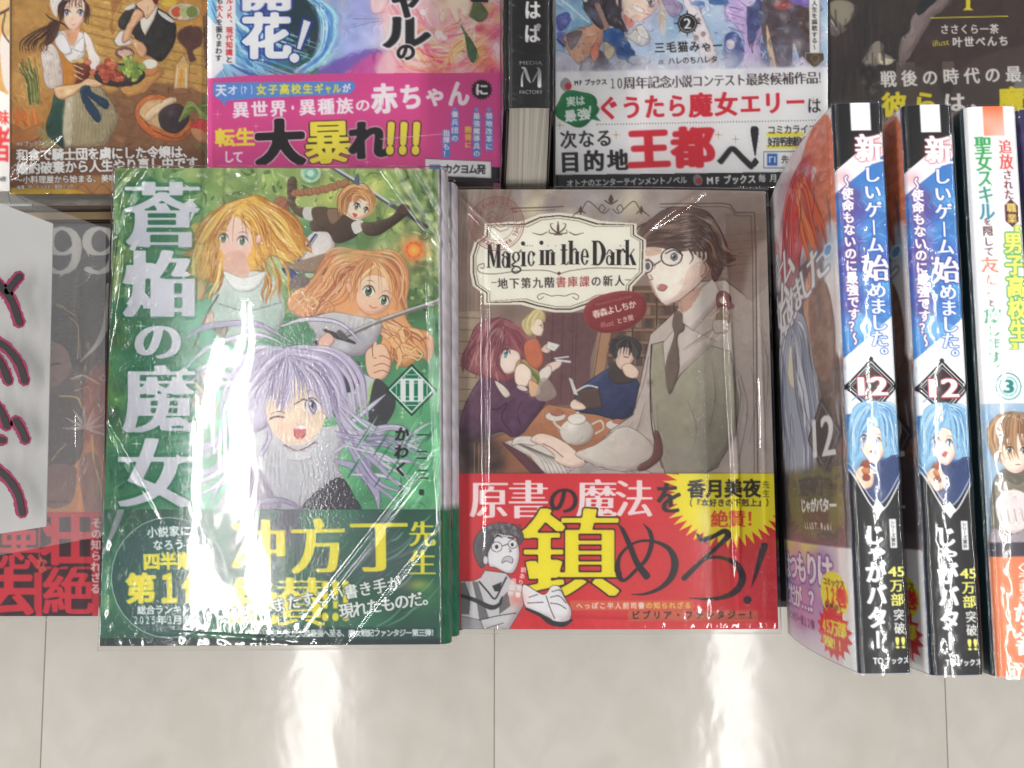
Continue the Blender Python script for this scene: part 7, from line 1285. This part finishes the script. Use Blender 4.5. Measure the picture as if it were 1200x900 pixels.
# ------------------------------------------------------------------ upright books (spine towards the viewer)
UH, UD = .188, .128
def round_profile(n, w_, r=.0022):
    """x, z across a slightly rounded spine"""
    t = np.linspace(0, 1, n); x = t*w_
    e = np.minimum(x, w_-x); z = -r+np.sqrt(np.clip(r*r-(r-np.minimum(e, r))**2, 0, None)); z += .0006*np.sin(np.pi*t)
    return x, z
def upright_book(name, label, group, loc, rot, W_, spine_cv, cover_cv, coverb, bow=.003, wrap=FILM_LOOSE, H_=UH, depth=UD, flare=0, lean=.0065):
    r = empty(name, loc, (0, 0, R(rot))); tag(r, label, 'book', group)
    # local frame: x across the spine, y up the spine, z from the fore edge (0) to the spine (depth)
    def bx(zf): return bow*4*zf*(1-zf)-lean*(1-zf)                       # zf 0 at the fore edge .. 1 at the spine
    nc, nr = spine_cv.nc, spine_cv.nr
    x, z = round_profile(nc, W_); Y = np.linspace(H_, 0, nr)
    X = np.dstack([np.tile(x, (nr, 1)), np.tile(Y[:, None], (1, nc)), depth+np.tile(z, (nr, 1))])
    gridmesh('spine', X, M_BAND, r, spine_cv.out())
    if cover_cv is not None:                                   # front cover on the left face: canvas left = fore edge
        nc, nr = cover_cv.nc, cover_cv.nr; zf = np.linspace(0, 1, nc); Y = np.linspace(H_, 0, nr)
        X = np.dstack([np.tile(-bx(zf)+flare*(1-zf)*0, (nr, 1)), np.tile(Y[:, None], (1, nc)), np.tile(zf*(depth-.0022), (nr, 1))])
        gridmesh('front_cover', X, M_PRINT, r, cover_cv.out())
    n = 14; zf = np.linspace(0, 1, n)
    def side(xo, nm, mat, th):
        V = []; Fc = []
        for k, f in enumerate(zf):
            xx = xo(f)
            for yy in (0, H_): V += [(xx, yy, f*(depth-.0022)), (xx+th, yy, f*(depth-.0022))]
        for k in range(n-1):
            a = k*4; b_ = a+4
            Fc += [(a, b_, b_+2, a+2), (a+1, a+3, b_+3, b_+1), (a, a+1, b_+1, b_), (a+2, b_+2, b_+3, a+3)]
        Fc += [(0, 2, 3, 1), (4*(n-1), 4*(n-1)+1, 4*(n-1)+3, 4*(n-1)+2)]
        return mesh(nm, V, Fc, mat, r)
    if cover_cv is None: side(lambda f: -bx(f)-flare*(1-f)/2, 'front_cover', coverb, .0005)
    side(lambda f: W_-.0005-bx(f)+flare*(1-f)/2, 'back_cover', coverb, .0005)
    V = []; Fc = []
    for k, f in enumerate(zf):
        a, b_ = .0009-bx(f)-flare*(1-f)/2, W_-.0009-bx(f)+flare*(1-f)/2; zz = .002+f*(depth-.0055)
        V += [(a, .0015, zz), (b_, .0015, zz), (b_, H_-.0015, zz), (a, H_-.0015, zz)]
    for k in range(n-1):
        a = k*4; b_ = a+4; Fc += [(a+i, a+(i+1) % 4, b_+(i+1) % 4, b_+i) for i in range(4)]
    Fc += [(3, 2, 1, 0), (4*n-4, 4*n-3, 4*n-2, 4*n-1)]
    mesh('page_block', V, Fc, M_PAGEX, r)
    # film round spine and front cover
    nz = 40; ns = 26; rows = 200; o_ = .0007
    path = [(-bx(f)-o_*1.6-flare*(1-f)/2, f*(depth-.001)-.0015*(1-f)) for f in np.linspace(0, 1, nz)]
    x, z = round_profile(ns, W_); path += [(a-o_+2*o_*a/W_, depth+b_+o_) for a, b_ in zip(x, z)]
    path = np.array(path); path = np.vstack([path, [(W_+o_, depth-.02)]]); m = len(path)
    Y = np.linspace(H_+.0005, -.0005, rows)
    nn = vnoise(rows, m, 9, 60+int(W_*1e4), 3)-.5; n3 = vnoise(rows, m, 3, 61, 2)-.5
    X = np.dstack([np.tile(path[:, 0], (rows, 1))-np.abs(nn)*.0010, np.tile(Y[:, None], (1, m)), np.tile(path[:, 1], (rows, 1))+(np.abs(nn)*.0004+n3*.0001)])
    gridmesh('plastic_wrap', X, wrap, r)
    return r
def dup_up(root, loc, rot, label):
    r = root.copy(); sc.collection.objects.link(r); r.location = loc; r.rotation_euler = (0, 0, R(rot)); r['label'] = label
    for ch in list(root.children):
        c = ch.copy(); sc.collection.objects.link(c); c.parent = r
    return r
TEALB = plain('teal_board', (36, 62, 70)); PURP = plain('purple_board', (54, 46, 86))
ZS = HC-.388; zb = ZS-UD-.001; YB = -.0523
ug = upright_book('light_novel', 'upright blue spined game novel, next to the brown library novel', 'upright game fantasy novels', (.1112, YB, zb), 1.0, .0168, art_spine_game(), art_cover_game(), DARKB, bow=.003)
dup_up(ug, (.1343, YB-.0006, zb), .9, 'upright blue spined game novel, next to the white spined book')
uw = upright_book('light_novel', 'upright novel with a white spine topped by an orange tab, orange at its foot', None, (.1555, YB-.0012, zb), .9, .0172, art_spine_white(), None, TEALB, bow=.003)
cpl = Canvas(0, 0, 60, 668, (52, 44, 84), CELL*2.5, 71); cpl.dabs((0, 0, 60, 668), 30, [(70, 64, 110), (40, 40, 70), (96, 90, 130)], 8, 20, .5)
up_ = upright_book('light_novel', 'upright novel with a dark purple jacket at the far right edge', None, (.1775, YB+.002, zb-.012), .8, .016, cpl, None, PURP, bow=.003)
rz = slab('display_riser', [(.100, .11), (.20, .11), (.20, -.040), (.100, -.040)], SHELF, zb-.0125, M_BLACK, None); tag(rz, 'plain black display block under the upright novels', 'display block')
um = upright_book('paperback', 'upright paperback with a black spine, cream page edges facing the front', None, (-.0018, .1385, HC-.402-.118), 0, .0158, art_media(), None, DARKB, bow=0, wrap=film_mat('page_end_film', 1.0, .08, (80, 80, 20), .4, .3), H_=.094, depth=.118, flare=.004, lean=0)

# ------------------------------------------------------------------ hand-written card in a clear sleeve, left edge
ZC = HC-.447
cs = empty('price_card', at(20, 440, ZC)); tag(cs, 'white card in a clear sleeve, black and magenta handwriting, left edge', 'sign')
o_ = at(20, 440, ZC)
slab('card', [at(u, v, ZC)[:2] for u, v in ((-160, 176), (62, 262), (54, 617), (-160, 650))], ZC-.0006, ZC, M_WHITE, cs, o_)
SL = film_mat('sleeve_film', 1.0, .12, (60, 60, 60), .25, .5, (.88, .88, .88), haze=.07)
zs = ZC+.009
qs = [at(u, v, zs)[:2] for u, v in ((-170, 200), (46, 238), (124, 268), (121, 626))]
V = [at(u, v, zs)-o_ for u, v in ((-170, 160), (46, 238), (124, 268), (122, 628), (-170, 682))]
mesh('clear_sleeve', V, [(0, 1, 2, 3, 4)], SL, cs)
M_MAG = plain('magenta_marker', (126, 18, 66), .4); M_INK = plain('black_marker', (22, 16, 20), .35)
def marker(pts, w0, mat, name, dz):
    q = spline(pts, 8); V = []; Fc = []; n = len(q)
    d = np.gradient(q, axis=0); d /= np.linalg.norm(d, axis=1)[:, None]; nrm = np.stack([-d[:, 1], d[:, 0]], 1)
    q = np.vstack([q[0]-d[0]*w0*.35, q, q[-1]+d[-1]*w0*.35]); nrm = np.vstack([nrm[0], nrm, nrm[-1]]); wd = w0/2*(1+.22*(np.random.RandomState(int(q[0][1])).rand(len(q))-.5)); wd[0] = wd[-1] = w0*.22
    L = q+nrm*wd[:, None]; R_ = q-nrm*wd[:, None]
    for a, b_ in zip(L, R_):
        for p in (a, b_): V.append(at(p[0], p[1], zs+dz)-o_)
    m = len(V)
    for a, b_ in zip(L, R_):
        for p in (a, b_): V.append(at(p[0], p[1], zs+dz-.0002)-o_)
    for i in range(len(q)-1):
        a = 2*i; Fc += [(a, a+1, a+3, a+2), (m+a, m+a+2, m+a+3, m+a+1), (a, a+2, m+a+2, m+a), (a+1, m+a+1, m+a+3, a+3)]
    return mesh(name, V, Fc, mat, cs)
for pts in ([(23, 323), (14, 334), (8, 342)], [(-8, 326), (4, 340), (14, 354), (23, 379)], [(-8, 398), (8, 408), (22, 426), (29, 447)], [(-10, 410), (2, 428), (10, 447)], [(-8, 470), (2, 484), (8, 500)], [(18, 492), (24, 502), (30, 516)], [(-8, 546), (10, 562), (21, 580), (26, 602)], [(-6, 515), (4, 516)]):
    marker(pts, 15, M_MAG, 'marker_stroke', .0003); marker(pts, 7.6, M_INK, 'marker_stroke', .0007)
